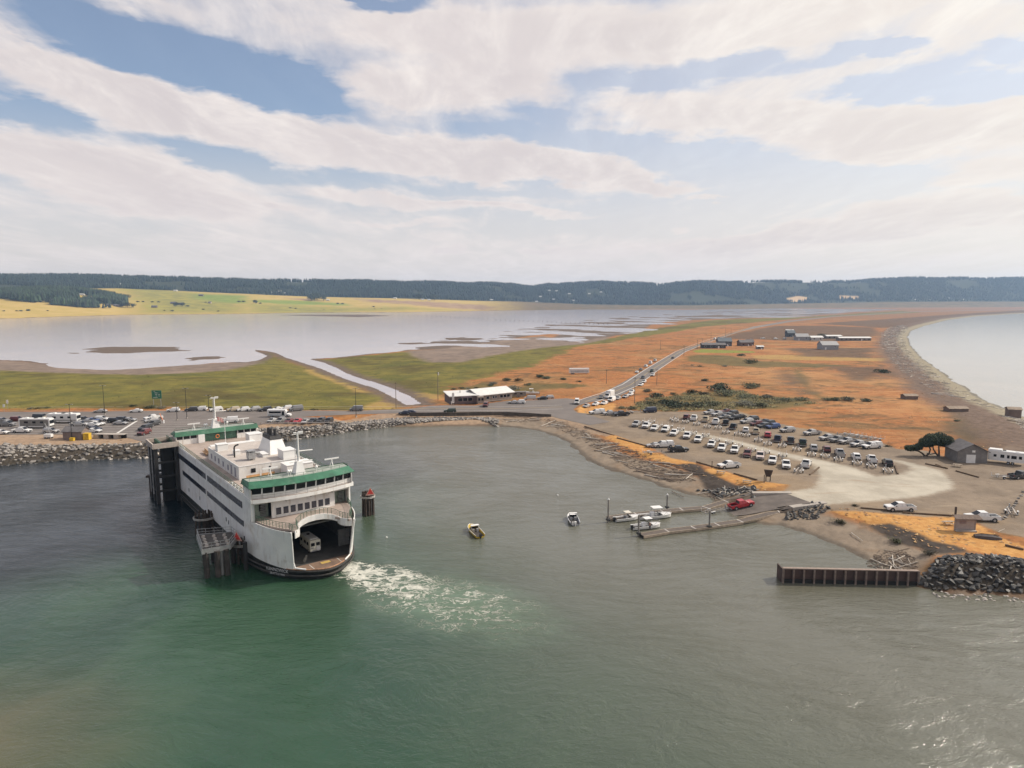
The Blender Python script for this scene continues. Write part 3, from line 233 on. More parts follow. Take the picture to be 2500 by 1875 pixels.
def vnoise(x, y, seed=0):
    """smooth value noise in 0..1 (vectorised)"""
    xi, yi = np.floor(x).astype(np.int64), np.floor(y).astype(np.int64)
    fx, fy = x-xi, y-yi
    fx, fy = fx*fx*(3-2*fx), fy*fy*(3-2*fy)
    def h(a, b):
        n = (a*374761393+b*668265263+seed*1442695041) & 0xffffffff
        n = ((n ^ (n >> 13))*1274126177) & 0xffffffff
        return ((n ^ (n >> 16)) & 0xffff)/65535.
    a, b, c, d = h(xi, yi), h(xi+1, yi), h(xi, yi+1), h(xi+1, yi+1)
    return (a*(1-fx)+b*fx)*(1-fy)+(c*(1-fx)+d*fx)*fy

def fbm(x, y, seed=0, n=4):
    s, a, t = 0., .5, 0.
    for i in range(n):
        s = s+a*vnoise(x*2**i, y*2**i, seed+i); t += a; a *= .5
    return s/t

def smooth(a, b, x):
    t = np.clip((x-a)/(b-a), 0, 1)
    return t*t*(3-2*t)

PLATEAU = 2.5
LAKE = .3

def ground_height(P, S, full=False):
    """height of the land at the points P from the surveyed outlines in S"""
    x, y = P[:, 0], P[:, 1]
    harb, bay, lag = seg_sdf(P, S['harbour']), seg_sdf(P, S['bay']), seg_sdf(P, S['lagoon'])
    road = np.maximum.reduce([seg_sdf(P, S[k]) for k in ('highway', 'terminal_lot')])
    rip = np.maximum.reduce([seg_sdf(P, S[k]) for k in ('rip_west', 'rip_mid', 'rip_east')])
    steep = smooth(-6, 4, rip)
    lotd = seg_sdf(P, S['gravel'])
    wob = (fbm(x*.25, y*.25, 3)-.5)
    kh = .16+.34*steep
    dh = -harb+wob*3.5*(1-steep)
    hh = np.where(dh < 0, np.maximum(-3, dh*.25), np.minimum(60, dh*kh))
    db = -bay+(fbm(x*.12, y*.12, 9)-.5)*5
    hb = np.where(db < 0, np.maximum(-3, db*.2), np.minimum(60, db*.11+.5*smooth(0, 10, db)))
    dl = -lag
    amp = .5*np.exp(-np.abs(dl)/90)
    st = fbm(x*.012+y*.004, y*.022, 21)-.5
    tide = S_tide(P, S)
    st2 = fbm(x*.016+y*.006, y*.012, 23)-.5
    bars = np.maximum.reduce([seg_sdf(P, q) for q in S['bars']])
    hl = LAKE+np.where(dl < 0, (.004*dl-.10)*(1-tide)+tide*np.maximum(.0012*dl, -.09), .02*dl*(1-.85*tide*smooth(120, 30, dl)))+tide*(1.1*st+1.0*st2-.02)
    hl = np.where(dl < 5, np.maximum(hl, LAKE-.12+.24*smooth(-16, 8, bars-6+46*(fbm(x*.035, y*.05, 61)-.5))), hl)
    hl = np.where(dl > 60, hl+.012*(dl-60), hl)
    h = np.minimum(np.minimum(hh, hb), np.minimum(hl, PLATEAU))
    # embankments that carry the paved roads
    emb = PLATEAU+np.minimum(0, .45*(road+2.5))
    sea = np.maximum(harb, bay)
    h = np.where(sea < 1.5, np.maximum(h, np.minimum(emb, PLATEAU)), h)
    # the heap of black rocks east of the steel wall
    h = h+1.6*smooth(0, 7, seg_sdf(P, S['rip_east']))
    # the lake floor bars
    # small unevenness away from pavement
    rough = smooth(2, 14, -np.maximum(road, lotd))*smooth(.6, 1.5, h)
    h = h+rough*(.5*(fbm(x*.06, y*.06, 5)-.5)+.22*(fbm(x*.3, y*.3, 6)-.5))
    # far shore: fields rising to the wooded ridge
    rs = seg_sdf(P, S['ramp'])
    h = np.where(rs > -1.5, np.minimum(h, ramp_plane(P, S)-.1+.5*np.maximum(0, -rs)), h)
    az = np.arctan2(x, y); d = np.hypot(x, y)
    ca = S['far'];
    ds, dm, zb, dt, zt = [np.interp(az, ca['az'], ca[k]) for k in ('ds', 'db', 'zb', 'dt', 'zt')]
    r = np.clip(y, 1, None)
    f1 = smooth(0, 1, (r-ds)/(dm-ds))*.35+.65*np.clip((r-ds)/(dm-ds), 0, 1)
    far = 1.2+(zb-1.2)*f1
    far = np.where(r > dm, zb+(zt-zb)*smooth(0, 1, (r-dm)/(dt-dm)), far)
    far = far+smooth(dm, dm+300, r)*(fbm(x*.004, y*.004, 31)-.5)*26+smooth(ds, ds+200, r)*(fbm(x*.01, y*.01, 33)-.5)*1.5
    h = np.where((r > ds) & (bay < -5), np.maximum(h, far), h)
    kx, ky, kr, kz = S['knoll']
    h = h+kz*np.exp(-(((x-kx)/kr)**2+((y-ky)/(kr*.9))**2))*smooth(ds+80, ds+400, r)
    if full: return h, dict(harb=harb, bay=bay, lag=lag, road=road, rip=rip)
    return h

def ramp_plane(P, S):
    r = np.array(S['ramp'][:6]); a = (r[0]+r[1])/2; b = (r[3]+r[4])/2; d = b-a
    t = np.clip(((P-a)@d)/(d@d), -.05, 1.1)
    return 2.5-3.2*t

def S_tide(P, S):
    return np.maximum(smooth(-40, 30, seg_sdf(P, S['tide'])), smooth(-40, 60, seg_sdf(P, S['tide2'])))
build_sky(SITE['sky'])
# ------------------------------------------------------------------ helpers
class MB:
    """collects shapes that become one mesh object"""
    def __init__(s): s.v = []; s.f = []
    def add(s, vs, fs):
        k = len(s.v); s.v += [tuple(v) for v in vs]; s.f += [tuple(i+k for i in f) for f in fs]; return s
    def box(s, c, d, rz=0., m=None):
        x, y, z = d[0]/2, d[1]/2, d[2]/2
        P = [(-x, -y, -z), (x, -y, -z), (x, y, -z), (-x, y, -z), (-x, -y, z), (x, -y, z), (x, y, z), (-x, y, z)]
        ca, sa = math.cos(rz), math.sin(rz)
        P = [(a*ca-b*sa+c[0], a*sa+b*ca+c[1], e+c[2]) for a, b, e in P]
        if m is not None: P = [tuple(m @ Vector(p)) for p in P]
        return s.add(P, [(0, 3, 2, 1), (4, 5, 6, 7), (0, 1, 5, 4), (1, 2, 6, 5), (2, 3, 7, 6), (3, 0, 4, 7)])
    def tube(s, a, b, r0, r1=None, n=6, cap=True):
        r1 = r0 if r1 is None else r1
        a, b = Vector(a), Vector(b); d = (b-a).normalized()
        u = d.orthogonal().normalized(); w = d.cross(u)
        P = []
        for c, r in ((a, r0), (b, r1)):
            for i in range(n):
                t = 2*math.pi*i/n; P.append(c+(u*math.cos(t)+w*math.sin(t))*r)
        F = [(i, (i+1) % n, n+(i+1) % n, n+i) for i in range(n)]
        if cap: F += [tuple(range(n-1, -1, -1)), tuple(range(n, 2*n))]
        return s.add(P, F)
    def path(s, pts, r, n=5, radii=None):
        for i in range(len(pts)-1):
            s.tube(pts[i], pts[i+1], radii[i] if radii else r, radii[i+1] if radii else r, n)
        return s
    def prism(s, poly, z0, z1, side=True):
        n = len(poly); z0s = z0 if hasattr(z0, '__len__') else [z0]*n; z1s = z1 if hasattr(z1, '__len__') else [z1]*n
        P = [(p[0], p[1], z0s[i]) for i, p in enumerate(poly)]+[(p[0], p[1], z1s[i]) for i, p in enumerate(poly)]
        F = [tuple(range(n-1, -1, -1)), tuple(range(n, 2*n))]
        if side: F += [(i, (i+1) % n, n+(i+1) % n, n+i) for i in range(n)]
        return s.add(P, F)
    def wall(s, line, z0, z1, t=.12, closed=False):
        """a thin upright sheet of thickness t along a plan line; z0 / z1 may be lists"""
        n = len(line); z0s = z0 if hasattr(z0, '__len__') else [z0]*n; z1s = z1 if hasattr(z1, '__len__') else [z1]*n
        nor = []
        for i in range(n):
            a = Vector(line[max(0, i-1)]); b = Vector(line[min(n-1, i+1)]); d = (b-a).normalized(); nor.append(Vector((d.y, -d.x)))
        for i in range(n-1):
            P = []
            for j in (i, i+1):
                p = Vector(line[j]); q = p+nor[j]*t
                P += [(p.x, p.y, z0s[j]), (q.x, q.y, z0s[j]), (q.x, q.y, z1s[j]), (p.x, p.y, z1s[j])]
            s.add(P, [(0, 4, 5, 1), (1, 5, 6, 2), (2, 6, 7, 3), (3, 7, 4, 0)]+([(0, 1, 2, 3)] if i == 0 else [])+([(7, 6, 5, 4)] if i == n-2 else []))
        return s
    def loft(s, rings, caps=True):
        n = len(rings[0]); P = [p for r in rings for p in r]; F = []
        for k in range(len(rings)-1):
            F += [(k*n+i, k*n+(i+1) % n, (k+1)*n+(i+1) % n, (k+1)*n+i) for i in range(n)]
        if caps: F += [tuple(range(n-1, -1, -1)), tuple(range((len(rings)-1)*n, len(rings)*n))]
        return s.add(P, F)
    def mesh(s, name):
        me = bpy.data.meshes.new(name); me.from_pydata(s.v, [], s.f); me.validate()
        bm = bmesh.new(); bm.from_mesh(me); bmesh.ops.recalc_face_normals(bm, faces=bm.faces); bm.to_mesh(me); bm.free()
        return me
    def build(s, name, mat, parent=None, smooth=False, **kw):
        me = s.mesh(name)
        if smooth: me.shade_smooth()
        return link(name, me, mat, parent, **kw)
def link(name, me, mat=None, parent=None, loc=None, rz=None, scale=None, slot=False):
    o = bpy.data.objects.new(name, me); COL.objects.link(o)
    if mat is not None:
        if not me.materials: me.materials.append(mat)
        if slot or me.materials[0] is not mat:
            o.material_slots[0].link = 'OBJECT'; o.material_slots[0].material = mat
    if parent is not None: o.parent = parent
    if loc is not None: o.location = loc
    if rz is not None: o.rotation_euler = (0, 0, rz)
    if scale is not None: o.scale = scale if hasattr(scale, '__len__') else (scale,)*3
    return o
def tag(o, label=None, cat=None, group=None, kind=None):
    for k, v in (('label', label), ('category', cat), ('group', group), ('kind', kind)):
        if v: o[k] = v
    return o
def thing(name, label, cat, loc=(0, 0, 0), rz=0., group=None):
    o = bpy.data.objects.new(name, None); COL.objects.link(o); o.empty_display_size = .5
    o.location = loc; o.rotation_euler = (0, 0, rz)
    return tag(o, label, cat, group)
def dup(root, loc, rz, label=None, group=None, paint=None, skip=()):
    """copy a thing with its parts and sub-parts"""
    def cp(o, parent):
        c = o.copy(); COL.objects.link(c)
        if parent is not None: c.parent = parent
        if paint and c.type == 'MESH' and c.material_slots and c.material_slots[0].link == 'OBJECT' and o.get('painted'):
            c.material_slots[0].material = paint
        for ch in KIDS.get(o.name, ()):
            if ch.name.split('.')[0] not in skip: cp(ch, c)
        return c
    r = cp(root, None); r.location = loc; r.rotation_euler = (0, 0, rz)
    return tag(r, label, None, group)
def letters(cu):
    """flat lettering as a plain mesh object"""
    o = bpy.data.objects.new('lettering', cu); COL.objects.link(o)
    bpy.context.view_layer.update()
    me = bpy.data.meshes.new_from_object(o.evaluated_get(bpy.context.evaluated_depsgraph_get()))
    m = cu.materials[0]; bpy.data.objects.remove(o); me.materials.clear()
    return tag(link('lettering', me, m), kind='stuff')
KIDS = {}
def learn(root):
    """remember the children of a prototype so that copies need no lookups"""
    KIDS[root.name] = list(root.children)
    for c in root.children: learn(c)
    return root
def ordn(i): return ('first second third fourth fifth sixth seventh eighth ninth tenth eleventh twelfth thirteenth fourteenth fifteenth sixteenth seventeenth eighteenth nineteenth twentieth twenty-first twenty-second twenty-third twenty-fourth twenty-fifth'.split())[i]

# ------------------------------------------------------------------ materials
MATS = {}
def mat(name, c, rough=.6, metal=0., var=.18, vs=1.5, bump=0., bs=8., spec=.5, coat=0., dirt=None, ds=.6, island=0., streak=None):
    if name in MATS: return MATS[name]
    m = bpy.data.materials.new(name); m.use_nodes = True; N = NT(m.node_tree)
    b = m.node_tree.nodes['Principled BSDF']
    tc = N.add('ShaderNodeTexCoord').outputs['Object']
    n = N.noise(tc, vs, 4, .6)
    dark = tuple(v*(1-var) for v in c); lite = tuple(min(1, v*(1+var*.6)) for v in c)
    cc = N.mix(N.step(n, .3, .7), dark, lite)
    if dirt:
        d = N.noise(tc, ds, 6, .7, .5)
        cc = N.mix(N.step(d, .52, .72, 0, .8), cc, dirt)
    if streak:      # runs of rust and grime down upright plates
        sm = N.noise(N.vmath('MULTIPLY', tc, (1.6, 1.6, .10)), 1., 6, .7)
        sg = N.noise(tc, .22, 4, .6)
        cc = N.mix(N.math('MULTIPLY', N.step(sm, .52, .68, 0, .75), N.step(sg, .4, .62, .25, 1.)), cc, streak)
        pl_ = N.noise(N.vmath('MULTIPLY', tc, (.45, .45, .42)), 1., 1, .3)
        cc = N.mix(N.step(pl_, .45, .55, 0, .16), cc, (.50, .52, .56))
    if island:
        ri = N.add('ShaderNodeNewGeometry').outputs['Random Per Island']
        hs = N.add('ShaderNodeHueSaturation', ins={'Color': cc, 'Value': N.step(ri, 0, 1, 1-island, 1+island), 'Hue': N.step(ri, 0., 1., .485, .515)})
        cc = hs.outputs[0]
    N.put(b.inputs['Base Color'], cc)
    b.inputs['Roughness'].default_value = rough; b.inputs['Metallic'].default_value = metal
    b.inputs['Specular IOR Level'].default_value = spec; b.inputs['Coat Weight'].default_value = coat
    if bump:
        bp = N.add('ShaderNodeBump', ins={'Strength': bump, 'Distance': .1, 'Height': N.noise(tc, bs, 4, .6)})
        N.put(b.inputs['Normal'], bp.outputs[0])
    MATS[name] = m
    return m
W_PAINT = mat('ferry_white', (.76, .745, .72), .45, var=.07, vs=.25, dirt=(.52, .46, .39), ds=.22, streak=(.36, .27, .19))
W_CLEAN = mat('white_paint', (.74, .73, .71), .4, var=.06, vs=.5)
GREEN = mat('ferry_green', (.036, .14, .08), .5, var=.3, vs=.5, dirt=(.16, .25, .19), ds=.4)
GREEN_RAIL = mat('green_rail', (.06, .12, .08), .5, var=.2)
HULL_BLACK = mat('hull_black', (.018, .020, .019), .45, var=.4, vs=.4, dirt=(.06, .055, .045), ds=.3)
DECK_TAN = mat('deck_tan', (.37, .30, .26), .8, var=.14, vs=.35, dirt=(.24, .20, .17), ds=.5)
DECK_RUST = mat('deck_rust', (.20, .13, .09), .85, var=.3, vs=.4, dirt=(.11, .075, .055), ds=.6)
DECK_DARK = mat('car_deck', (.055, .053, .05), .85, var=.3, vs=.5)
GLASS = mat('dark_glass', (.012, .014, .018), .12, var=.3, spec=.35)
GLASS_BLUE = mat('tinted_glass', (.03, .036, .055), .1, var=.3, spec=.8)
BLACK = mat('black_rubber', (.016, .016, .017), .8, var=.3)
DARK_STEEL = mat('dark_steel', (.022, .021, .022), .6, var=.4, vs=.8, dirt=(.055, .04, .03), ds=.5)
STEEL = mat('galvanised_steel', (.36, .36, .36), .5, .4, var=.2)
ALLOY = mat('alloy', (.42, .42, .43), .4, .5, var=.15)
ORANGE_P = mat('orange_paint', (.62, .20, .05), .6, var=.1)
RUST = mat('rusty_steel', (.075, .045, .038), .85, var=.35, vs=.5, dirt=(.16, .10, .075), ds=.5)
TIMBER = mat('creosote_timber', (.055, .040, .032), .9, var=.4, vs=1.2, dirt=(.14, .105, .085), ds=1.)
WOOD = mat('weathered_wood', (.36, .29, .22), .85, var=.25, vs=1.5)
DRIFT = mat('driftwood', (.56, .50, .43), .9, var=.3, vs=.8, island=.28)
DRIFT_B = mat('driftwood_brown', (.27, .205, .155), .9, var=.3, vs=.8, island=.3)
CONC = mat('concrete', (.38, .34, .30), .9, var=.15, vs=.5)
ASPHALT = mat('asphalt', (.155, .133, .12), .92, var=.13, vs=.12, dirt=(.20, .17, .15), ds=.05, bump=.2, bs=3)
LINE_W = mat('line_paint', (.62, .60, .56), .7, var=.2, vs=2)
LINE_Y = mat('yellow_line_paint', (.52, .36, .10), .7, var=.2, vs=2)
YELLOW = mat('yellow_paint', (.62, .40, .03), .55, var=.1)
RED_SIGN = mat('red_sign', (.62, .06, .05), .55, var=.1)
SIGN_GREEN = mat('sign_green', (.03, .17, .11), .5, var=.1)
ROCK_A = mat('riprap_grey', (.27, .245, .22), .92, var=.35, vs=.9, bump=.5, bs=4)
ROCK_B = mat('riprap_pale', (.42, .38, .34), .92, var=.3, vs=.9, bump=.5, bs=4)
ROCK_C = mat('riprap_dark', (.105, .098, .09), .9, var=.35, vs=.9, bump=.5, bs=4)
ROCK_D = mat('riprap_black', (.046, .044, .042), .5, var=.4, vs=.9, bump=.5, bs=4)
LEAF = mat('shrub_leaf', (.085, .090, .040), .85, var=.35, vs=.6, island=.35)
LEAF_D = mat('dark_leaf', (.035, .05, .022), .85, var=.35, vs=.6, island=.4)
LEAF_G = mat('grey_leaf', (.13, .125, .085), .85, var=.3, vs=.6, island=.35)
BARK = mat('bark', (.10, .075, .055), .95, var=.35, vs=3)
CONIFER = mat('conifer', (.016, .028, .017), .9, var=.4, vs=.02, island=.5)
SHINGLE = mat('grey_roofing', (.14, .13, .13), .85, var=.2, vs=.8)
ROOF_W = mat('white_roofing', (.66, .65, .62), .5, var=.08, vs=.6)
BROWN_W = mat('brown_siding', (.17, .125, .105), .85, var=.2, vs=.8)
GREY_W = mat('grey_siding', (.20, .185, .175), .85, var=.2, vs=.8)
SLATE_W = mat('slate_siding', (.09, .11, .13), .85, var=.2, vs=.8)
RED_W = mat('red_siding', (.36, .10, .07), .85, var=.2, vs=.8)
SKIN = mat('skin', (.45, .28, .2), .6, var=.1)
PAINT = {k: mat('paint_'+k.replace(' ', '_'), c, .32, mt, var=.05, coat=.25) for k, c, mt in [
    ('white', (.72, .71, .69), 0), ('silver', (.44, .43, .42), .25), ('grey', (.22, .215, .21), .2), ('charcoal', (.06, .06, .062), .1),
    ('black', (.018, .018, .02), 0), ('navy', (.022, .028, .055), 0), ('blue', (.04, .075, .20), 0), ('maroon', (.13, .03, .028), 0),
    ('red', (.42, .03, .04), 0), ('beige', (.50, .42, .30), 0), ('dark green', (.035, .055, .04), 0), ('blush', (.60, .50, .46), 0)]}

# ------------------------------------------------------------------ ground
def attr(me, name, vals):
    a = me.attributes.new(name, 'FLOAT', 'POINT'); a.data.foreach_set('value', np.ascontiguousarray(vals, dtype=np.float32))
ZONES = ['gravel', 'sand', 'orange', 'shaded_bank', 'marsh', 'dry_patch', 'mud', 'scrub', 'lawn', 'brown', 'field_green', 'field_olive', 'field_tan', 'clearing', 'dirt', 'rock']
def ground_material():
    m = bpy.data.materials.new('ground_cover'); m.use_nodes = True; N = NT(m.node_tree)
    b = m.node_tree.nodes['Principled BSDF']; b.inputs['Specular IOR Level'].default_value = .2
    pos = N.add('ShaderNodeNewGeometry').outputs['Position']
    A = lambda k: N.add('ShaderNodeAttribute', attribute_name='z_'+k).outputs['Fac']
    nb = N.noise(pos, .02, 6, .65); nm = N.noise(pos, .11, 5, .65); nf = N.noise(pos, .55, 5, .7); nx = N.noise(pos, 2.2, 4, .7)
    streak = N.noise(N.vmath('MULTIPLY', pos, (.045, .16, .1)), 1., 5, .65, .6)
    def zone(k, amp, w, n=None, off=0.):
        s = N.math('MULTIPLY_ADD', N.math('SUBTRACT', n if n is not None else nf, .5), amp, A(k))
        return N.step(N.math('ADD', s, off), -w, w)
    def tone(a, bb, n, lo=.35, hi=.65): return N.mix(N.step(n, lo, hi), a, bb)
    # dry grass of the spit
    c = tone(rgb(170, 102, 54, .70), rgb(202, 138, 80, .70), nf, .3, .7)
    c = N.mix(N.step(nm, .42, .70, 0, .6), c, rgb(150, 102, 60, .70))
    c = N.mix(N.step(streak, .50, .72, 0, .75), c, rgb(206, 154, 104, .74))
    c = N.mix(N.step(nb, .46, .64, 0, .75), c, tone(rgb(128, 94, 56, .72), rgb(178, 136, 86, .74), nm))
    c = N.mix(N.step(N.noise(pos, .008, 5, .7, .4), .5, .62, 0, .6), c, rgb(200, 152, 100, .74))
    c = N.mix(N.step(nx, .55, .75, 0, .35), c, rgb(120, 88, 58, .8))
    wd = N.noise(N.vmath('MULTIPLY', pos, (.6, 1., 1.)), .06, 7, .76, .8)
    c = N.mix(N.step(wd, .49, .63, 0, .85), c, tone(rgb(84, 72, 44, .75), rgb(116, 92, 60, .75), nf))
    c = N.mix(N.step(N.noise(pos, .25, 4, .7), .58, .72, 0, .55), c, rgb(110, 80, 50, .8))
    far_sp = N.step(N.math('MULTIPLY_ADD', N.math('SUBTRACT', nb, .5), 900., N.add('ShaderNodeSeparateXYZ', ins={0: pos}).outputs[1]), 900., 1900., 0, .75)
    c = N.mix(far_sp, c, tone(rgb(116, 86, 60, .74), rgb(160, 118, 80, .74), nm))
    o = tone(rgb(188, 134, 74, .8), rgb(216, 166, 100, .8), nf, .3, .7)
    o = N.mix(N.step(nm, .5, .7, 0, .5), o, rgb(186, 110, 58, .9))
    c = N.mix(zone('orange', 3, .7), c, o)
    # the flats at the head of the lake
    sx = N.add('ShaderNodeSeparateXYZ', ins={0: pos}).outputs
    # farmland beyond the lake
    fl = tone(rgb(190, 164, 84, .8), rgb(204, 174, 104, .8), nb)
    fl = N.mix(zone('field_olive', 420, 70, nb), fl, tone(rgb(140, 134, 66, .8), rgb(170, 158, 70, .8), nb))
    fl = N.mix(zone('field_green', 160, 40, nb), fl, tone(rgb(128, 146, 54, .75), rgb(150, 160, 66, .75), nb))
    fl = N.mix(zone('field_tan', 160, 40, nb), fl, tone(rgb(176, 146, 112, .8), rgb(160, 128, 98, .8), nb))
    flat = tone(rgb(100, 86, 52, .72), rgb(134, 110, 72, .72), nb)
    fl = N.mix(N.step(N.math('MULTIPLY_ADD', N.math('SUBTRACT', nb, .5), 500., sx[0]), -250., 150.), fl, flat)
    c = N.mix(N.step(A('far'), 0, .06), c, fl)
    c = N.mix(N.step(A('wood'), .2, .6), c, rgb(60, 66, 46, .7))
    c = N.mix(zone('clearing', 20, 12, nb), c, rgb(205, 172, 130, .85))
    # marsh
    ms = tone(rgb(98, 94, 44, .86), rgb(130, 120, 54, .86), nm, .3, .7)
    ms = N.mix(N.step(nb, .48, .66, 0, .7), ms, rgb(88, 92, 40, .8))
    ms = N.mix(N.step(nf, .55, .75, 0, .45), ms, rgb(84, 76, 44, .8))
    ms = N.mix(N.step(streak, .56, .74, 0, .55), ms, rgb(158, 142, 62, .85))
    ms = N.mix(N.step(N.noise(pos, .011, 5, .7, .5), .5, .62, 0, .7), ms, rgb(84, 72, 38, .8))
    ms = N.mix(N.step(nx, .5, .75, 0, .5), ms, rgb(70, 66, 34, .8))
    nw_ = N.math('MULTIPLY', N.math('ADD', nm, nb), .5)
    c = N.mix(zone('marsh', 55, 6, nw_), c, ms)
    c = N.mix(N.math('MULTIPLY', zone('dry_patch', 10, 3, nm), .75), c, tone(rgb(176, 138, 92, .8), rgb(186, 160, 84, .8), nf))
    sb = tone(rgb(84, 82, 46, .8), rgb(120, 106, 62, .8), nm, .3, .7)
    sb = N.mix(N.step(nf, .5, .7, 0, .5), sb, rgb(70, 70, 40, .8))
    c = N.mix(N.math('MULTIPLY', zone('scrub', 30, 4, nw_), .85), c, sb)
    br = tone(rgb(84, 68, 54, .75), rgb(110, 90, 72, .75), nm)
    c = N.mix(N.math('MULTIPLY', zone('brown', 60, 9, nw_), .85), c, br)
    c = N.mix(zone('lawn', 3, 1.2), c, tone(rgb(120, 126, 52, .8), rgb(150, 148, 66, .8), nf))
    c = N.mix(zone('dirt', 3, 1.), c, tone(rgb(146, 124, 104, .88), rgb(176, 150, 124, .88), nf, .3, .7))
    c = N.mix(zone('rock', 2.5, .8), c, tone(rgb(58, 52, 46, .9), rgb(92, 84, 74, .9), nx))
    # mud round the lake and its dark weed
    md = tone(rgb(116, 102, 92, .85), rgb(146, 128, 114, .85), nm, .3, .7)
    md = N.mix(N.step(nb, .5, .68, 0, .6), md, rgb(158, 138, 122, .85))
    c = N.mix(zone('mud', 24, 6, nw_), c, md)
    lk = N.step(N.math('MULTIPLY_ADD', N.math('SUBTRACT', nm, .5), 18., A('lag')), 12., 2.)
    c = N.mix(N.math('MULTIPLY', lk, N.step(A('far'), .2, 0)), c, tone(rgb(96, 84, 74, .85), rgb(120, 104, 92, .85), nf))
    # gravel car park and its pale wheel-worn track
    gv = tone(rgb(126, 112, 97, .84), rgb(150, 134, 116, .84), nm, .3, .7)
    gv = N.mix(N.step(nf, .48, .7, 0, .5), gv, rgb(112, 97, 83, .84))
    gv = N.mix(N.step(nb, .5, .62, 0, .5), gv, rgb(158, 136, 108, .84))
    gv = N.mix(N.step(nx, .6, .8, 0, .5), gv, rgb(104, 88, 76, .9))
    gv = N.mix(N.step(streak, .55, .7, 0, .5), gv, rgb(166, 150, 130, .84))
    c = N.mix(zone('gravel', 2.4, .8), c, gv)
    sn = tone(rgb(170, 162, 147, .9), rgb(196, 188, 172, .9), nm, .3, .7)
    sn = N.mix(N.step(streak, .58, .72, 0, .6), sn, rgb(158, 138, 116, .9))
    c = N.mix(N.math('MULTIPLY', zone('sand', 3.6, 1.3), .92), c, sn)
    # beaches
    bw = N.math('MULTIPLY_ADD', N.math('SUBTRACT', nm, .5), 5., A('harb'))
    bh = N.math('MULTIPLY', N.step(bw, 13., 9.), N.step(A('nobeach'), .5, 0))
    bc = tone(rgb(136, 122, 106, .85), rgb(158, 142, 124, .85), nf, .3, .7)
    bc = N.mix(N.step(nx, .5, .75, 0, .6), bc, rgb(104, 92, 80, .85))
    bc = N.mix(N.step(nm, .5, .7, 0, .5), bc, rgb(140, 112, 84, .85))
    c = N.mix(bh, c, bc)
    c = N.mix(zone('shaded_bank', 2.5, .9), c, tone(rgb(62, 54, 48, .85), rgb(82, 73, 66, .85), nf))  # shade on the steep gravel bank, painted in as a darker colour
    bb = N.math('MULTIPLY_ADD', N.math('SUBTRACT', nm, .5), 14., A('bay'))
    c = N.mix(N.step(bb, 40., 24.), c, N.mix(N.step(bb, 16., 9.), tone(rgb(96, 78, 66, .85), rgb(124, 104, 90, .85), nf), tone(rgb(138, 128, 108, .85), rgb(158, 148, 126, .85), nf)))
    z = N.add('ShaderNodeSeparateXYZ', ins={0: pos}).outputs[2]
    sea = N.math('MINIMUM', A('harb'), A('bay'))
    wet = N.step(N.math('MULTIPLY_ADD', N.math('SUBTRACT', nf, .5), 1.6, sea), 2.6, .6)
    wc = N.mix(.62, c, rgb(70, 64, 54, .7))
    c = N.mix(wet, c, wc)
    N.put(b.inputs['Base Color'], c)
    N.put(b.inputs['Roughness'], N.math('MULTIPLY_ADD', wet, -.3, .95))
    hgt = N.math('ADD', N.math('MULTIPLY', nf, .5), N.math('MULTIPLY', nx, .22))
    bp = N.add('ShaderNodeBump', ins={'Strength': .55, 'Distance': .45, 'Height': hgt})
    N.put(b.inputs['Normal'], bp.outputs[0])
    return m
GROUND = ground_material()
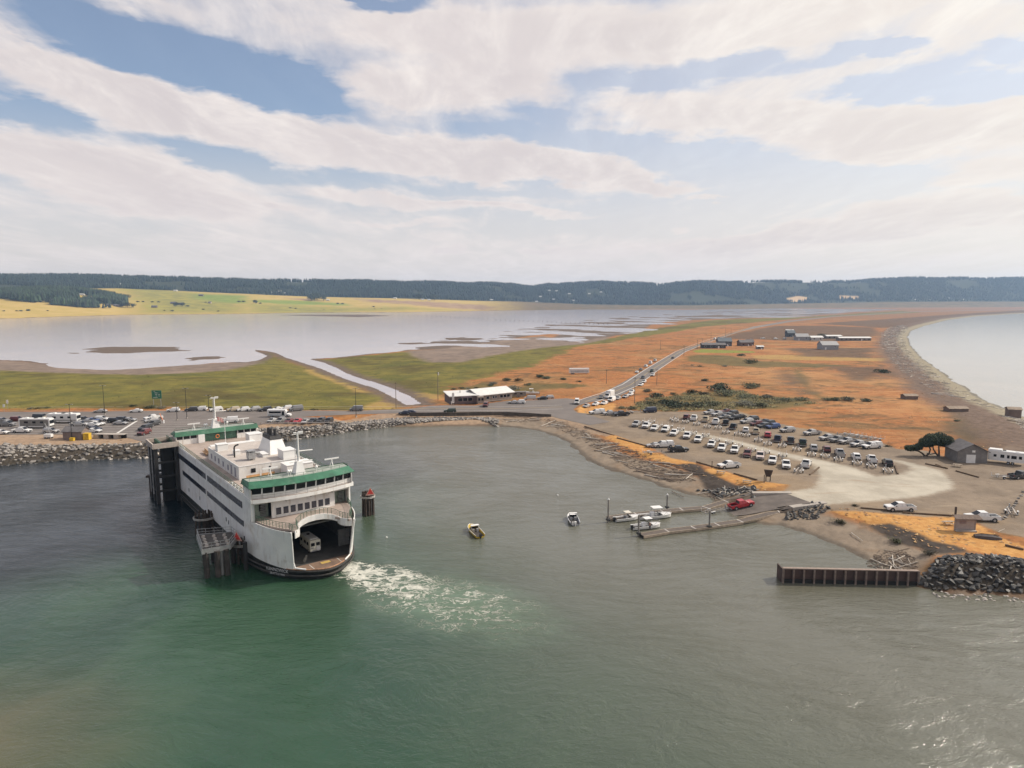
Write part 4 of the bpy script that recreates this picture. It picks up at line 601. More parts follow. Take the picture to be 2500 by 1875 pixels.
def build_ground():
    na, nd = 640, 560
    a = np.linspace(math.atan(-2150/1626), math.atan(2350/1626), na)
    d = 70*(8200/70)**np.linspace(0, 1, nd)
    AA, DD = np.meshgrid(a, d)
    P = np.stack([(np.tan(AA)*DD).ravel(), DD.ravel()], 1)
    h, s = ground_height(P, SITE, True)
    az = np.arctan2(P[:, 0], P[:, 1]); far = SITE['far']
    ds, db, dt = [np.interp(az, far['az'], far[k]) for k in ('ds', 'db', 'dt')]
    r = P[:, 1]
    z = {}
    for k in ZONES:
        pl = SITE[k]
        pl = pl if isinstance(pl[0][0], tuple) else [pl]
        v = np.full(len(P), -1e3)
        for q in pl: v = np.maximum(v, seg_sdf(P, q))
        z[k] = np.clip(v, -300, 300)
    z['harb'] = np.clip(-s['harb'], -300, 300); z['bay'] = np.clip(-s['bay'], -300, 300); z['lag'] = np.clip(-s['lag'], -300, 300)
    z['far'] = np.where((r > ds-20) & (s['bay'] < -60), np.clip((r-ds+20)/200, 0, 1), 0)
    z['wood'] = np.clip((r-db+40)/60, 0, 1)
    z['nobeach'] = smooth(-3, 3, np.maximum(s['rip'], np.where((P[:, 0] < -10), 1, -9)))
    ids = np.arange(na*nd).reshape(nd, na)
    q = np.stack([ids[:-1, :-1].ravel(), ids[:-1, 1:].ravel(), ids[1:, 1:].ravel(), ids[1:, :-1].ravel()], 1)
    fz = {k: v[q].mean(1) for k, v in z.items()}; fh = h[q].mean(1)
    cls = np.zeros(len(q), int)
    cls[fz['marsh'] > 0] = 1
    cls[(fz['mud'] > 0) | (fz['lag'] < 4)] = 2
    cls[fz['gravel'] > 0] = 3
    cls[np.minimum(fz['harb'], fz['bay']-14) < 10] = 4
    cls[(fz['far'] > .05) & (cls == 0)] = 5
    cls[(fz['wood'] > .5)] = 6
    keep = fh > -2.9
    for i, nm_ in enumerate(['dry_grass_field', 'marsh', 'mudflat', 'gravel_lot', 'beach', 'farm_field', 'wooded_hill']):
        f = q[(cls == i) & keep]
        u, inv = np.unique(f, return_inverse=True); inv = inv.reshape(f.shape)
        me = bpy.data.meshes.new(nm_)
        me.vertices.add(len(u)); me.vertices.foreach_set('co', np.column_stack([P[u], h[u]]).astype(np.float32).ravel())
        me.loops.add(inv.size); me.loops.foreach_set('vertex_index', inv.ravel().astype(np.int32))
        me.polygons.add(len(f)); me.polygons.foreach_set('loop_start', np.arange(0, inv.size, 4, dtype=np.int32))
        me.update(calc_edges=True); me.shade_smooth()
        for k, v in z.items(): attr(me, 'z_'+k, v[u])
        tag(link(nm_, me, GROUND), kind='structure')
build_ground()
def hgt(pts):
    return ground_height(np.array(pts, float).reshape(-1, 2), SITE)
def h1(x, y): return float(hgt([(x, y)])[0])

def water_material(name, deep, rough, amp, foam=None, shallow=None, sheen_tint=None, spec=.5):
    m = bpy.data.materials.new(name); m.use_nodes = True; N = NT(m.node_tree)
    b = m.node_tree.nodes['Principled BSDF']; b.inputs['IOR'].default_value = 1.333; b.inputs['Specular IOR Level'].default_value = spec
    pos = N.add('ShaderNodeNewGeometry').outputs['Position']
    warp = N.vmath('ADD', pos, N.vmath('MULTIPLY', N.noise(pos, .012, 3, .5, 0, 1), (40, 40, 0)))
    wv = N.add('ShaderNodeMapping', ins={'Vector': warp, 'Rotation': (0, 0, R(25)), 'Scale': (.6, 1.25, 1)}).outputs[0]
    n1 = N.noise(wv, .36, 6, .66, .6); n2 = N.noise(wv, 1.3, 4, .62, .4); n3 = N.noise(warp, .05, 4, .6)
    c = N.mix(N.step(N.noise(warp, .018, 4, .6, .8), .35, .65), deep[0], deep[1])
    if sheen_tint:      # bright cloud sheen painted as a paler base towards the harbour head and open side
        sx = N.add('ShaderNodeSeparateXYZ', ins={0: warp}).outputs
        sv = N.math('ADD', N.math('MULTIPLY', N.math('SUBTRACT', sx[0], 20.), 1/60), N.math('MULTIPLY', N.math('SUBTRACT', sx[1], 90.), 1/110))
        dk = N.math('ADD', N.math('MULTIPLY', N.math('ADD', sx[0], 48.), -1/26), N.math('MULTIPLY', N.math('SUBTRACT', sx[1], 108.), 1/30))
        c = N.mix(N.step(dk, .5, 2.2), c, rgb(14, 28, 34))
        c = N.mix(N.step(sv, -.5, 1.), c, sheen_tint)
    if shallow:
        (sx, sy), sr, scol = shallow
        dd = N.vmath('SUBTRACT', pos, (sx, sy, 0)); ln = N.n.new('ShaderNodeVectorMath'); ln.operation = 'LENGTH'; N.l.new(dd, ln.inputs[0])
        c = N.mix(N.step(N.math('MULTIPLY_ADD', n3, 22., ln.outputs['Value']), sr+14, sr*.3, 0, .8), c, scol)
    ht = N.math('ADD', n1, N.math('MULTIPLY', n2, .36))
    ro = rough
    if foam:
        fm = None
        for (fx, fy), rot, (fa, fb), th in foam:
            mp = N.add('ShaderNodeMapping', vector_type='TEXTURE', ins={'Vector': pos, 'Location': (fx, fy, 0), 'Rotation': (0, 0, rot), 'Scale': (fa, fb, 1.)}).outputs[0]
            ln = N.n.new('ShaderNodeVectorMath'); ln.operation = 'LENGTH'
            N.l.new(N.vmath('ADD', N.vmath('MULTIPLY', mp, (1, 1, 0)), N.vmath('MULTIPLY', N.vmath('SUBTRACT', N.noise(pos, .22, 4, .6, 0, 1), (.5, .5, .5)), (.7, .7, 0))), ln.inputs[0])
            body = N.step(ln.outputs['Value'], 1., .15)
            w2 = N.vmath('ADD', pos, N.vmath('MULTIPLY', N.noise(pos, .35, 3, .6, 0, 1), (3.2, 3.2, 0)))
            w2 = N.add('ShaderNodeMapping', ins={'Vector': w2, 'Rotation': (0, 0, -rot), 'Scale': (.55, 1.2, 1)}).outputs[0]
            rg = N.math('ABSOLUTE', N.math('SUBTRACT', N.noise(w2, .36, 7, .66, 1.1), .5))
            lace = N.step(rg, N.math('MULTIPLY', body, th), 0.)
            k = N.math('MULTIPLY', lace, N.step(body, .02, .35))
            fm = k if fm is None else N.math('MAXIMUM', fm, k)
            aer = N.step(ln.outputs['Value'], 1.15, .2, 0, .6)
        c = N.mix(aer, c, rgb(104, 128, 104))
        c = N.mix(fm, c, (.64, .63, .55))
        ro = N.math('MULTIPLY_ADD', fm, .6, rough)
        ht = N.math('ADD', ht, N.math('MULTIPLY', fm, .25))
        N.put(b.inputs['Specular IOR Level'], N.math('MULTIPLY_ADD', fm, -.35, spec))
    N.put(b.inputs['Base Color'], c); N.put(b.inputs['Roughness'], ro)
    gust = N.step(n3, .3, .7, .55, 1.3)
    bp = N.add('ShaderNodeBump', ins={'Strength': 1., 'Distance': N.math('MULTIPLY', gust, amp), 'Height': ht})
    N.put(b.inputs['Normal'], bp.outputs[0])
    return m
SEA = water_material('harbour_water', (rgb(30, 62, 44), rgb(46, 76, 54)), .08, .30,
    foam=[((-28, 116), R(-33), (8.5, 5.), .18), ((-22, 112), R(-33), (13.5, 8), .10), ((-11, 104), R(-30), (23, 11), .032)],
    shallow=((-66, 58), 30, rgb(116, 100, 72)), sheen_tint=rgb(97, 96, 84), spec=1.)
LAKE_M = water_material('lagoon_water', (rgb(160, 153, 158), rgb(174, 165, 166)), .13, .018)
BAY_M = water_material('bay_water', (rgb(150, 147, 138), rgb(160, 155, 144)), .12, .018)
def sheet(name, poly, z, m, kind='structure'):
    mb = MB(); mb.add([(x, y, z) for x, y in poly], [tuple(range(len(poly)))])
    me = bpy.data.meshes.new(name); me.from_pydata(mb.v, [], mb.f)
    bm = bmesh.new(); bm.from_mesh(me); bmesh.ops.triangulate(bm, faces=bm.faces)
    for f in bm.faces:
        if f.normal.z < 0: f.normal_flip()
    bm.to_mesh(me); bm.free()
    return tag(link(name, me, m), kind=kind)
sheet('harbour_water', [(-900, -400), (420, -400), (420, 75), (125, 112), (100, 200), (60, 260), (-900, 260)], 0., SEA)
sheet('bay_water', [(420, -400), (9000, -400), (9000, 8000), (1500, 8000), (150, 1500), (150, 500), (100, 200), (125, 112), (420, 75)], 0., BAY_M)
sheet('lagoon_water', [(-3200, 285)]+[tuple(p) for p in SITE['highway'][1:27]]+[(4600, 4300), (-3200, 4300)], LAKE, LAKE_M)
sheet('highway', SITE['highway'], PLATEAU+.07, ASPHALT)
sheet('terminal_lot', SITE['terminal_lot'], PLATEAU+.062, ASPHALT)
# ------------------------------------------------------------------ ferry
FT = .67
def hb(u, z=1.7):
    """half breadth of the double-ended hull"""
    t = max(0., (abs(u)-23.5)/18.2)
    return 9.75*max(0., 1-min(1, t)**2.35)**.60
def build_ferry():
    fer = thing('car_ferry', 'white and green double-ended car ferry moored beside the timber dolphins', 'ferry', (-58.26, 145.67, 0), FT-math.pi/2)
    us = [i*1.5 for i in range(-27, 28)]+[41.2, 41.6, 41.7]; us = sorted(set([-41.7, -41.6, -41.2]+us))
    def outline(k=1., umax=41.7):
        pts = [(u, -hb(u)*k) for u in us if abs(u) <= umax]+[(u, hb(u)*k) for u in reversed(us) if abs(u) <= umax]
        return [p for i, p in enumerate(pts) if i == 0 or (Vector(p)-Vector(pts[i-1])).length > .05]
    top = lambda u: 1.75+1.25*(1-min(1, abs(u)/38)**4)
    ol = outline()
    # black hull
    mb = MB(); low = [(p[0]*.985, p[1]*.94) for p in ol]
    n = len(ol); P = [(x, y, -1.2) for x, y in low]+[(x, y, top(x)) for x, y in ol]
    mb.add(P, [tuple(range(n-1, -1, -1))]+[(i, (i+1) % n, n+(i+1) % n, n+i) for i in range(n)])
    mb.build('hull', HULL_BLACK, fer)
    mb = MB()
    for zz, k in ((.75, 1.), (1.55, 1.0)):
        ring = [(x*1.003, y*1.014, zz+(0 if abs(x) < 30 else 0)) for x, y in ol]
        mb.path(ring+[ring[0]], .16, 6)
    mb.build('guard_strake', mat('strake', (.05, .046, .042), .8, var=.3, dirt=(.05, .045, .04)), fer)
    # car deck and its rusty aprons
    inn = outline(.985)
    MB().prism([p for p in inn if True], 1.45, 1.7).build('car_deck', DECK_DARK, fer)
    for s in (1, -1):
        ap = [p for p in inn if p[0]*s > 36.2]
        mb = MB(); mb.prism(ap if s > 0 else ap[::1], 1.705, 1.735); mb.build('apron', DECK_RUST, fer)
        MB().path([(x, y, 1.85) for x, y in sorted([p for p in ol if p[0]*s > 36.5], key=lambda p: p[1])], .13, 6).build('apron_rim', mat('rust_rim', (.36, .20, .12), .8, var=.3), fer)
    MB().box((38.6, .6, 1.745), (.9, 1.7, .012)).build('deck_marking', LINE_Y, fer)
    for v in (-2.2, 3.0): MB().box((39.3, v, 1.744), (2.6, .12, .01)).build('deck_marking', LINE_W, fer)
    # white shell: bow wings up to the passenger deck, sides up to the sun deck
    Z2, Z3 = 9.2, 13.3
    ZT = lambda u: Z3 if abs(u) < 30.5 else Z2-.2
    for s in (-1, 1):
        uu = [-38.6, -37.8, -37, -36, -34.5, -33, -31.5, -30.51, -30.49, -27, -24, -20, -10, 0, 10, 20, 24, 27, 30.49, 30.51, 31.5, 33, 34.5, 36, 37, 37.8, 38.6]
        fl = lambda u: s*(hb(u)+.04*1)
        line0 = [(u, fl(u)) for u in uu]
        mb = MB()
        for i in range(len(uu)-1):
            P = []
            for j in (i, i+1):
                u, v = line0[j]
                lean = max(0., (abs(u)-31)/8)*1.1       # flare: the wings lean outward and forward with height
                ut = u+(lean if u > 0 else -lean); vt = v+s*lean*.55
                P += [(u, v, top(u)-.02), (u, v-s*.18, top(u)-.02), (ut, vt-s*.18, ZT((uu[i]+uu[i+1])/2)), (ut, vt, ZT((uu[i]+uu[i+1])/2))]
            mb.add(P, [(0, 4, 7, 3), (1, 2, 6, 5), (3, 7, 6, 2), (0, 1, 5, 4)]+([(0, 3, 2, 1)] if i in (0, 7, 18) else [])+([(4, 5, 6, 7)] if i in (7, 18, len(uu)-2) else []))
        mb.build('side_plating', W_PAINT, fer)
        for e in (1, -1):      # bright stem edges of the openings
            mb = MB().path([(e*39.9, s*(hb(38.6)+.65), Z2-.15), (e*38.9, s*(hb(38.6)+.1), 3.2), (e*39.0, s*(hb(38.6)-.1), 2.2), (e*40.2, s*(hb(38.6)-1.6), 1.95)], .15, 6)
            mb.build('opening_edge', W_CLEAN, fer)
    # car deck casings, roof and an added back wall that keeps light out
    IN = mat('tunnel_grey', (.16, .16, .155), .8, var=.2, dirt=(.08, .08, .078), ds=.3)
    for s in (1, -1):
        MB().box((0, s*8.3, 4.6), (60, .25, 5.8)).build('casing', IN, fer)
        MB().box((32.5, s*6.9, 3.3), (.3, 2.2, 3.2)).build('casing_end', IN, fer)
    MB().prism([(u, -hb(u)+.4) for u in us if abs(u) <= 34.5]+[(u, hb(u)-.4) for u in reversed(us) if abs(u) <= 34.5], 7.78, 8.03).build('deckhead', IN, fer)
    MB().box((-10, 0, 4.7), (.3, 18.4, 6.)).build('bulkhead', IN, fer)  # added wall across the open deck so the inside stays dark
    # passenger foredecks with the arched notch above the opening
    notch = [(39.9, 4.9), (38.4, 4.1), (36.6, 3.2), (35.8, 1.6), (35.6, 0), (35.8, -1.6), (36.6, -3.2), (38.4, -4.1), (39.9, -4.9)]
    def wing(s): return [(u, s*(hb(min(u, 38.6))-.28+max(0, (u-31)/8)*.5)) for u in (30.4, 31.5, 33, 34.5, 36, 37.2, 38.4, 39.6)]
    for e in (1, -1):
        poly = wing(-1)+[(p[0], p[1]) for p in reversed(notch)]+list(reversed(wing(1)))+[(29, 9.4), (29, -9.4)]
        poly = [(e*a, b) for a, b in poly]
        mb = MB(); P = [(x, y, Z2-.35) for x, y in poly]+[(x, y, Z2) for x, y in poly]; k = len(poly)
        mb.add(P, [tuple(range(k-1, -1, -1)), tuple(range(k, 2*k))]+[(i, (i+1) % k, k+(i+1) % k, k+i) for i in range(k)])
        o = mb.build('foredeck', DECK_TAN, fer)
        bm = bmesh.new(); bm.from_mesh(o.data); bmesh.ops.triangulate(bm, faces=[f for f in bm.faces if len(f.verts) > 4]); bmesh.ops.recalc_face_normals(bm, faces=bm.faces); bm.to_mesh(o.data); bm.free()
        # white lintel following the notch, arched upward
        arch = [(36.9, -3.9), (36.5, -2.9), (36.2, -1.6), (36.1, 0), (36.2, 1.6), (36.5, 2.9), (36.9, 3.9)]
        zc = [Z2+.1, Z2+.55, Z2+.85, Z2+.95, Z2+.85, Z2+.55, Z2+.1]
        MB().wall([(e*a, b) for a, b in arch], [z-1.0 for z in zc], zc, .25).build('arch_lintel', W_PAINT, fer)
        for s in (1, -1):
            MB().wall([(e*39.9, s*5.3), (e*39.3, s*4.4), (e*38.2, s*3.9), (e*36.9, s*3.9)], Z2-1.3, Z2+.05, .16).build('wing_return', W_PAINT, fer)
        # railings: green posts, rails and mesh infill
        for ln, zz in ((wing(-1)+[(39.6, -4.7), (38.4, -4.2), (36.9, -3.9)], 0), (wing(1)+[(39.6, 4.7), (38.4, 4.2), (36.9, 3.9)], 0), (arch, 1)):
            z0 = zc if zz else [Z2]*len(ln)
            mb = MB()
            for i in range(len(ln)-1):
                a, b = Vector(ln[i]), Vector(ln[i+1]); q = max(1, round((b-a).length/.75))
                for t in range(q):
                    c = a.lerp(b, t/q); zt = z0[i]+(z0[i+1]-z0[i])*t/q
                    mb.tube((e*c.x, c.y, zt), (e*c.x, c.y, zt+1.1), .045, n=4)
            for hh, rr in ((1.1, .05), (.8, .03), (.55, .03), (.3, .03)): mb.path([(e*p[0], p[1], z0[i]+hh) for i, p in enumerate(ln)], rr, 4)
            mb.build('railing', GREEN_RAIL, fer)
        # front of the passenger cabin, slightly bowed, with its windows and corner stair wells
        fw = lambda v: 30.2+.5*(1-(v/9.4)**2)
        def band(v0, v1, z0, z1, off=0., t=.2, n=6):
            vs = [v0+(v1-v0)*i/n for i in range(n+1)]
            return MB().wall([(e*(fw(v)+off), v*1.) for v in (vs if e > 0 else vs)], z0, z1, -t if e > 0 else t)
        band(-9.6, -9.0, Z2, Z3).build('cabin_front', W_PAINT, fer); band(9.0, 9.6, Z2, Z3).build('cabin_front', W_PAINT, fer)
        band(-6.0, 6.2, Z2, Z3, n=8).build('cabin_front', W_PAINT, fer)
        band(-9.0, -6.0, 12.2, Z3).build('cabin_front', W_PAINT, fer); band(6.2, 9.0, 12.0, Z3).build('cabin_front', W_PAINT, fer)
        for v0, v1 in ((-9.0, -6.0), (6.2, 9.0)):
            mb = MB(); mb.box((e*28.6, (v0+v1)/2, 11.1), (.1, abs(v1-v0), 4.1)); mb.build('stairwell', mat('stairwell_green', (.30, .36, .30), .7), fer)
            st = MB()
            for k in range(9): st.box((e*(28.8+k*.1), v0*.35+v1*.65, Z2+.3+k*.33), (.5, 1.1, .06))
            st.build('stairs', STEEL, fer)
        MB().box((e*28.7, -7.1, 11.0), (.06, 1.2, 1.3)).build('window', GLASS, fer)
        for k in range(8):
            v = -4.75+k*1.34
            o = MB().box((0, 0, 0), (.1, .95, 1.3)).build('window', GLASS_BLUE, fer); o.location = (e*(fw(v)+.03), v, 10.35)
            o.rotation_euler = (0, 0, math.atan2(e*-2*.5*v/88., 1)*-1 if False else 0)
            MB().box((0, 0, 0), (.05, 1.13, 1.48)).build('frame', W_CLEAN, o)
        for v in (-3.4, 1.3, 5.6): MB().tube((e*(fw(v)+.0), v, 12.2), (e*(fw(v)+.35), v, 12.05), .1).build('floodlight', STEEL, fer)
    # side windows: two rows
    W1 = MB().box((0, 0, 0), (.78, .08, 1.25)).mesh('upper_window'); W2 = MB().box((0, 0, 0), (.78, .08, 1.05)).mesh('lower_window')
    for s in (-1, 1):
        for me, z, u0, u1 in ((W1, 11.25, -25.6, 26.0), (W2, 7.75, -21., 26.2)):
            u = u0
            while u <= u1:
                if abs(u-.55) > .45:
                    if s < 0: link('window', me, GLASS_BLUE, fer, (u, s*(hb(u)+.075), z))
                u += 1.06
            if s > 0: MB().box((1.5, s*(9.75+.06), z), (50, .06, 1.1)).build('window_strip', GLASS_BLUE, fer)
    for u, z in ((14.6, 5.6), (16.2, 5.4), (33.2, 5.2), (-6, 5.), (-16, 4.6), (26, 5.)):
        MB().box((u, -hb(u)-.07, z), (.35, .06, .8)).build('port', GLASS_BLUE, fer)
    # sun deck
    MB().prism([(u, -hb(u)+.12) for u in us if abs(u) <= 30.1]+[(u, hb(u)-.12) for u in reversed(us) if abs(u) <= 30.1], Z3-.3, Z3).build('sun_deck', DECK_TAN, fer)
    for s in (1, -1):
        mb = MB(); u = -26.
        while u <= 26.1: mb.tube((u, s*9.55, Z3), (u, s*9.55, Z3+1.1), .04, n=4); u += 1.0
        for hh, rr in ((1.1, .05), (.75, .03), (.4, .03)): mb.tube((-26, s*9.55, Z3+hh), (26, s*9.55, Z3+hh), rr, n=4)
        mb.build('railing', GREEN_RAIL, fer)
        mb = MB(); mb.box((0, s*9.62, Z3+.12), (54, .12, .26)); mb.build('deck_coaming', W_CLEAN, fer)
        mb = MB()
        for u in (-24.5, -23, -21.5, 18, 20, 22, 24): mb.box((u, s*9.2, Z3+.25), (.9, .35, .45))
        mb.build('raft_locker', W_CLEAN, fer)
    # deck house
    A, Bz = (-7.2, 15.6, -7.2, 5.2), 15.95
    MB().box(((A[0]+A[1])/2, (A[2]+A[3])/2, (Z3+Bz)/2), (A[1]-A[0], A[3]-A[2], Bz-Z3)).build('deckhouse', W_PAINT, fer)
    MB().box(((A[0]+A[1])/2, (A[2]+A[3])/2, Bz+.02), (A[1]-A[0]-.5, A[3]-A[2]-.5, .06)).build('deckhouse_roof', mat('roof_pale', (.47, .42, .38), .8, var=.15, vs=.4, dirt=(.35, .28, .24), ds=.4), fer)
    mb = MB()
    for p, q in (((A[0], A[2]), (A[1], A[2])), ((A[1], A[2]), (A[1], A[3])), ((A[0], A[3]), (A[1], A[3])), ((A[0], A[2]), (A[0], A[3]))): mb.tube((*p, Bz+.08), (*q, Bz+.08), .1, n=4)
    mb.build('roof_edge', W_CLEAN, fer)
    MB().box((-10.5, -1.6, 14.2), (6.6, 7.4, 1.8)).build('lower_house', W_PAINT, fer)
    for u in (-4.5, -1.5, 1.2, 4.6, 8.2, 10.5, 13.2): MB().box((u, A[2]-.03, 14.5), (.8, .1, 1.1 if u < 9 else 1.9)).build('door' if u in (8.2,) else 'vent', mat('vent_grey', (.28, .27, .31), .6), fer)
    for v, w in ((-4.4, .9), (2.6, 1.), (-1.1, .35)): MB().box((A[1]+.03, v, 14.9), (.08, w, .85)).build('window', GLASS, fer)
    for u, v, l, w, h, nm in ((13.5, 3.2, 3.4, 2.6, 1.9, 'machinery_box'), (18.1, 3.6, 3.6, 5.4, 2.5, 'fan_house'), (-2.2, -5.6, 1.9, 2.2, 1.5, 'machinery_box'), (-19.2, 6.6, 3.2, 3.2, 2.3, 'fan_house'), (-16, 4.4, 3.2, 3., .9, 'skylight'), (8.8, -.2, 3.2, 1.1, .7, 'skylight'), (4.2, -4.3, 1.4, 1.2, 1.0, 'machinery_box')):
        z0 = Bz if (A[0] < u < A[1]) else Z3
        MB().box((u, v, z0+h/2), (l, w, h)).build(nm, W_CLEAN, fer)
        MB().box((u, v, z0+h+.03), (l+.2, w+.2, .08)).build('lid', W_CLEAN, fer)
    mb = MB(); mb.box((10.8, -3.3, Bz+1.0), (1.6, 1.4, 1.3))
    for a in (-.6, .6):
        for b in (-.5, .5): mb.tube((10.8+a, -3.3+b, Bz), (10.8+a, -3.3+b, Bz+2.0), .06, n=4)
    mb.box((10.8, -3.3, Bz+2.), (1.7, 1.5, .12)); mb.tube((10.8, -2.5, Bz+1.4), (10.8, -1.5, Bz+1.2), .32, n=8); mb.build('air_unit', STEEL, fer)
    MB().path([(6.6, -5.4, Bz), (6.6, -5.4, Bz+2.2), (6.6, -5.1, Bz+2.6), (6.6, -4.5, Bz+2.7)], .17, 8).build('exhaust_pipe', BLACK, fer)
    mb = MB(); mb.tube((-8, -3.2, Z3), (-8, -3.2, Z3+8), .1, .05); mb.build('flag_pole', W_CLEAN, fer)
    # funnel
    f0 = [(1.2, 1.2), (9.2, 1.2), (9.2, 5.0), (1.2, 5.0)]; f1 = [(2.4, 1.9), (7.2, 1.9), (7.2, 4.5), (2.4, 4.5)]
    zf = Bz+2.9
    MB().loft([[(x, y, Bz) for x, y in f0], [(x, y, zf) for x, y in f1]]).build('funnel', W_CLEAN, fer)
    MB().loft([[(x, y, zf) for x, y in f1], [(x+(.2 if x > 5 else -.2), y, zf+.15) for x, y in f1], [(x*.9+.5, y*.9+.3, zf+.75) for x, y in f1]]).build('funnel_cap', DARK_STEEL, fer)
    MB().add([(2.3, 1.62, Bz+.7), (7.9, 1.62, Bz+.7), (7.1, 1.92, zf-.15), (2.9, 1.92, zf-.15)], [(0, 1, 2, 3)]).build('louvre', mat('louvre_grey', (.36, .36, .35), .6), fer)
    for u, v in ((3.6, 2.9), (5., 2.9), (6.2, 3.4)): MB().tube((u, v, zf+.4), (u-.1, v, zf+2.1), .36, .33, n=10).build('exhaust_stack', DARK_STEEL, fer)
    # benches
    for u, v in ((-13.6, -6.5), (-11.6, -6.6), (17.2, -4.9), (17.2, -1.9)):
        b = MB().box((u, v, Z3+.45), (.6 if u > 0 else 2.2, 2.6 if u > 0 else .6, .12)); b.box((u-(.3 if u > 0 else 0), v+(0 if u > 0 else .3), Z3+.8), (.08 if u > 0 else 2.2, 2.6 if u > 0 else .08, .5)); b.box((u, v, Z3+.2), (.3, .3, .4)); b.build('deck_bench', mat('bench_orange', (.55, .33, .16), .6), fer)
    # wheelhouses
    for e in (1, -1):
        fr = lambda v, o=0.: e*(31.9+o-1.5*(v/9.7)**2)
        bk = e*27.0
        vs = [-9.7+19.4*i/10 for i in range(11)]
        MB().wall([(fr(v, .75), v*1.01) for v in vs], 12.75, 13.42, .12*e).build('bridge_bulwark', W_PAINT, fer)
        mb = MB(); P = [(fr(v, .7), v*1.01) for v in vs]+[(bk, 9.7), (bk, -9.7)]
        mb.prism(P, Z3-.05, Z3+.08); mb.build('bridge_deck', DECK_TAN, fer)
        MB().path([(fr(v, .78), v*1.01, 12.78) for v in vs], .09, 6).build('rubbing_edge', mat('edge_tan', (.42, .36, .27), .7), fer)
        for s in (1, -1): MB().wall([(fr(9.7*s, .75), s*9.8), (bk, s*9.8)], 12.75, 13.45, .1).build('bridge_bulwark', W_PAINT, fer)
        mb = MB()
        for hh in (.75, 1.1, 1.45): mb.path([(fr(v, .8), v*1.01, 13.0+hh) for v in vs], .03, 4)
        for v in vs[1:-1]: mb.tube((fr(v, .8), v*1.01, 12.8), (fr(v, .8), v*1.01, 14.45), .035, n=4)
        mb.build('railing', STEEL, fer)
        # raked window band
        zs, zt = 14.15, 15.75
        for i in range(10):
            a, b = vs[i], vs[i+1]
            q = lambda v, z, o: (fr(v, .05+(z-zs)*.22+o), v, z)
            g = .11
            o = MB().add([q(a+g, zs+.12, 0), q(b-g, zs+.12, 0), q(b-g, zt-.1, 0), q(a+g, zt-.1, 0), q(a+g, zs+.12, -.1), q(b-g, zs+.12, -.1), q(b-g, zt-.1, -.1), q(a+g, zt-.1, -.1)], [(0, 1, 2, 3), (7, 6, 5, 4), (0, 4, 5, 1), (1, 5, 6, 2), (2, 6, 7, 3), (3, 7, 4, 0)]).build('window', GLASS, fer)
        mb = MB()
        for v in vs: mb.box((0, 0, 0), (.1, .24, 1.6), m=Matrix.Translation((fr(v, .25), v, (zs+zt)/2)) @ Matrix.Rotation(e*.2, 4, 'Y'))
        for zz in (zs+.02, zt): mb.path([(fr(v, .05+(zz-zs)*.22), v, zz) for v in vs], .12, 4)
        mb.build('mullion', W_CLEAN, fer)
        MB().wall([(fr(v, 0), v) for v in vs], Z3, zs, .1*e).build('wheelhouse_front', W_PAINT, fer)
        # green visor roof
        r0 = [(fr(v, .95), v*1.045, 15.6) for v in vs]; r1 = [(fr(v, -.6), v*.985, 16.5) for v in vs]; r2 = [(fr(v, -.65), v*.98, 16.42) for v in vs]
        mb = MB()
        for i in range(10): mb.add([r0[i], r0[i+1], r1[i+1], r1[i], (r0[i][0]-e*.05, r0[i][1], 15.52), (r0[i+1][0]-e*.05, r0[i+1][1], 15.52)], [(0, 1, 2, 3), (0, 4, 5, 1)])
        mb.add([r0[0], r1[0], (bk, -9.9, 16.55), (bk, -10.1, 15.6)], [(0, 1, 2, 3)]); mb.add([r0[-1], r1[-1], (bk, 9.9, 16.55), (bk, 10.1, 15.6)], [(3, 2, 1, 0)])
        mb.add([(bk-e*.5, -10.1, 15.45), (bk-e*.5, 10.1, 15.45), (bk, 9.9, 16.55), (bk, -9.9, 16.55)], [(0, 1, 2, 3)])
        mb.build('visor_roof', GREEN, fer)
        mb = MB(); P = [(p[0], p[1]) for p in r2]+[(bk, 9.6), (bk, -9.6)]
        mb.prism(P, 16.1, 16.4); mb.build('wheelhouse_roof', mat('roof_grey_green', (.30, .33, .29), .8, var=.15), fer)
        mb = MB()
        for v in vs[::1]: mb.tube((fr(v, -.8), v*.97, 16.4), (fr(v, -.8), v*.97, 17.), .03, n=4)
        mb.path([(fr(v, -.8), v*.97, 17.) for v in vs], .04, 4); mb.build('roof_rail', GREEN_RAIL, fer)
        # back wall: white wings, green glazed middle
        for s in (1, -1):
            MB().box((bk, s*7.2, 13.95), (.12, 5.0, 1.35)).build('back_wall', W_PAINT, fer)
            mb = MB()
            for k in range(4): mb.box((bk, s*(4.9+k*1.6), 15.1), (.14, .18, 1.1))
            mb.box((bk, s*7.2, 15.6), (.14, 5., .16)); mb.build('mullion', W_CLEAN, fer)
            for k in range(3): MB().box((bk, s*(5.7+k*1.6), 15.05), (.08, 1.35, .9)).build('window', GLASS, fer)
            MB().box((bk+e*2, s*9.6, 14.2), (4.2, .12, 1.8)).build('side_wall', W_PAINT, fer)
        MB().box((bk+e*.6, 0, 14.7), (.1, 9.4, 2.5)).build('back_screen', mat('screen_green', (.10, .22, .16), .5, var=.2, dirt=(.2, .28, .22)), fer)
        mb = MB()
        for k in range(9): mb.tube((bk-e*.3, -4.4+k*1.1, Z3), (bk-e*.3, -4.4+k*1.1, 15.4), .05, n=4)
        for zz in (14.3, 15.4): mb.tube((bk-e*.3, -4.4, zz), (bk-e*.3, 4.4, zz), .05, n=4)
        mb.build('screen_frame', GREEN_RAIL, fer)
        MB().box((bk-e*.25, -4.0, 14.4), (.9, 1.5, 2.1)).build('door', W_CLEAN, fer)
        t = MB()
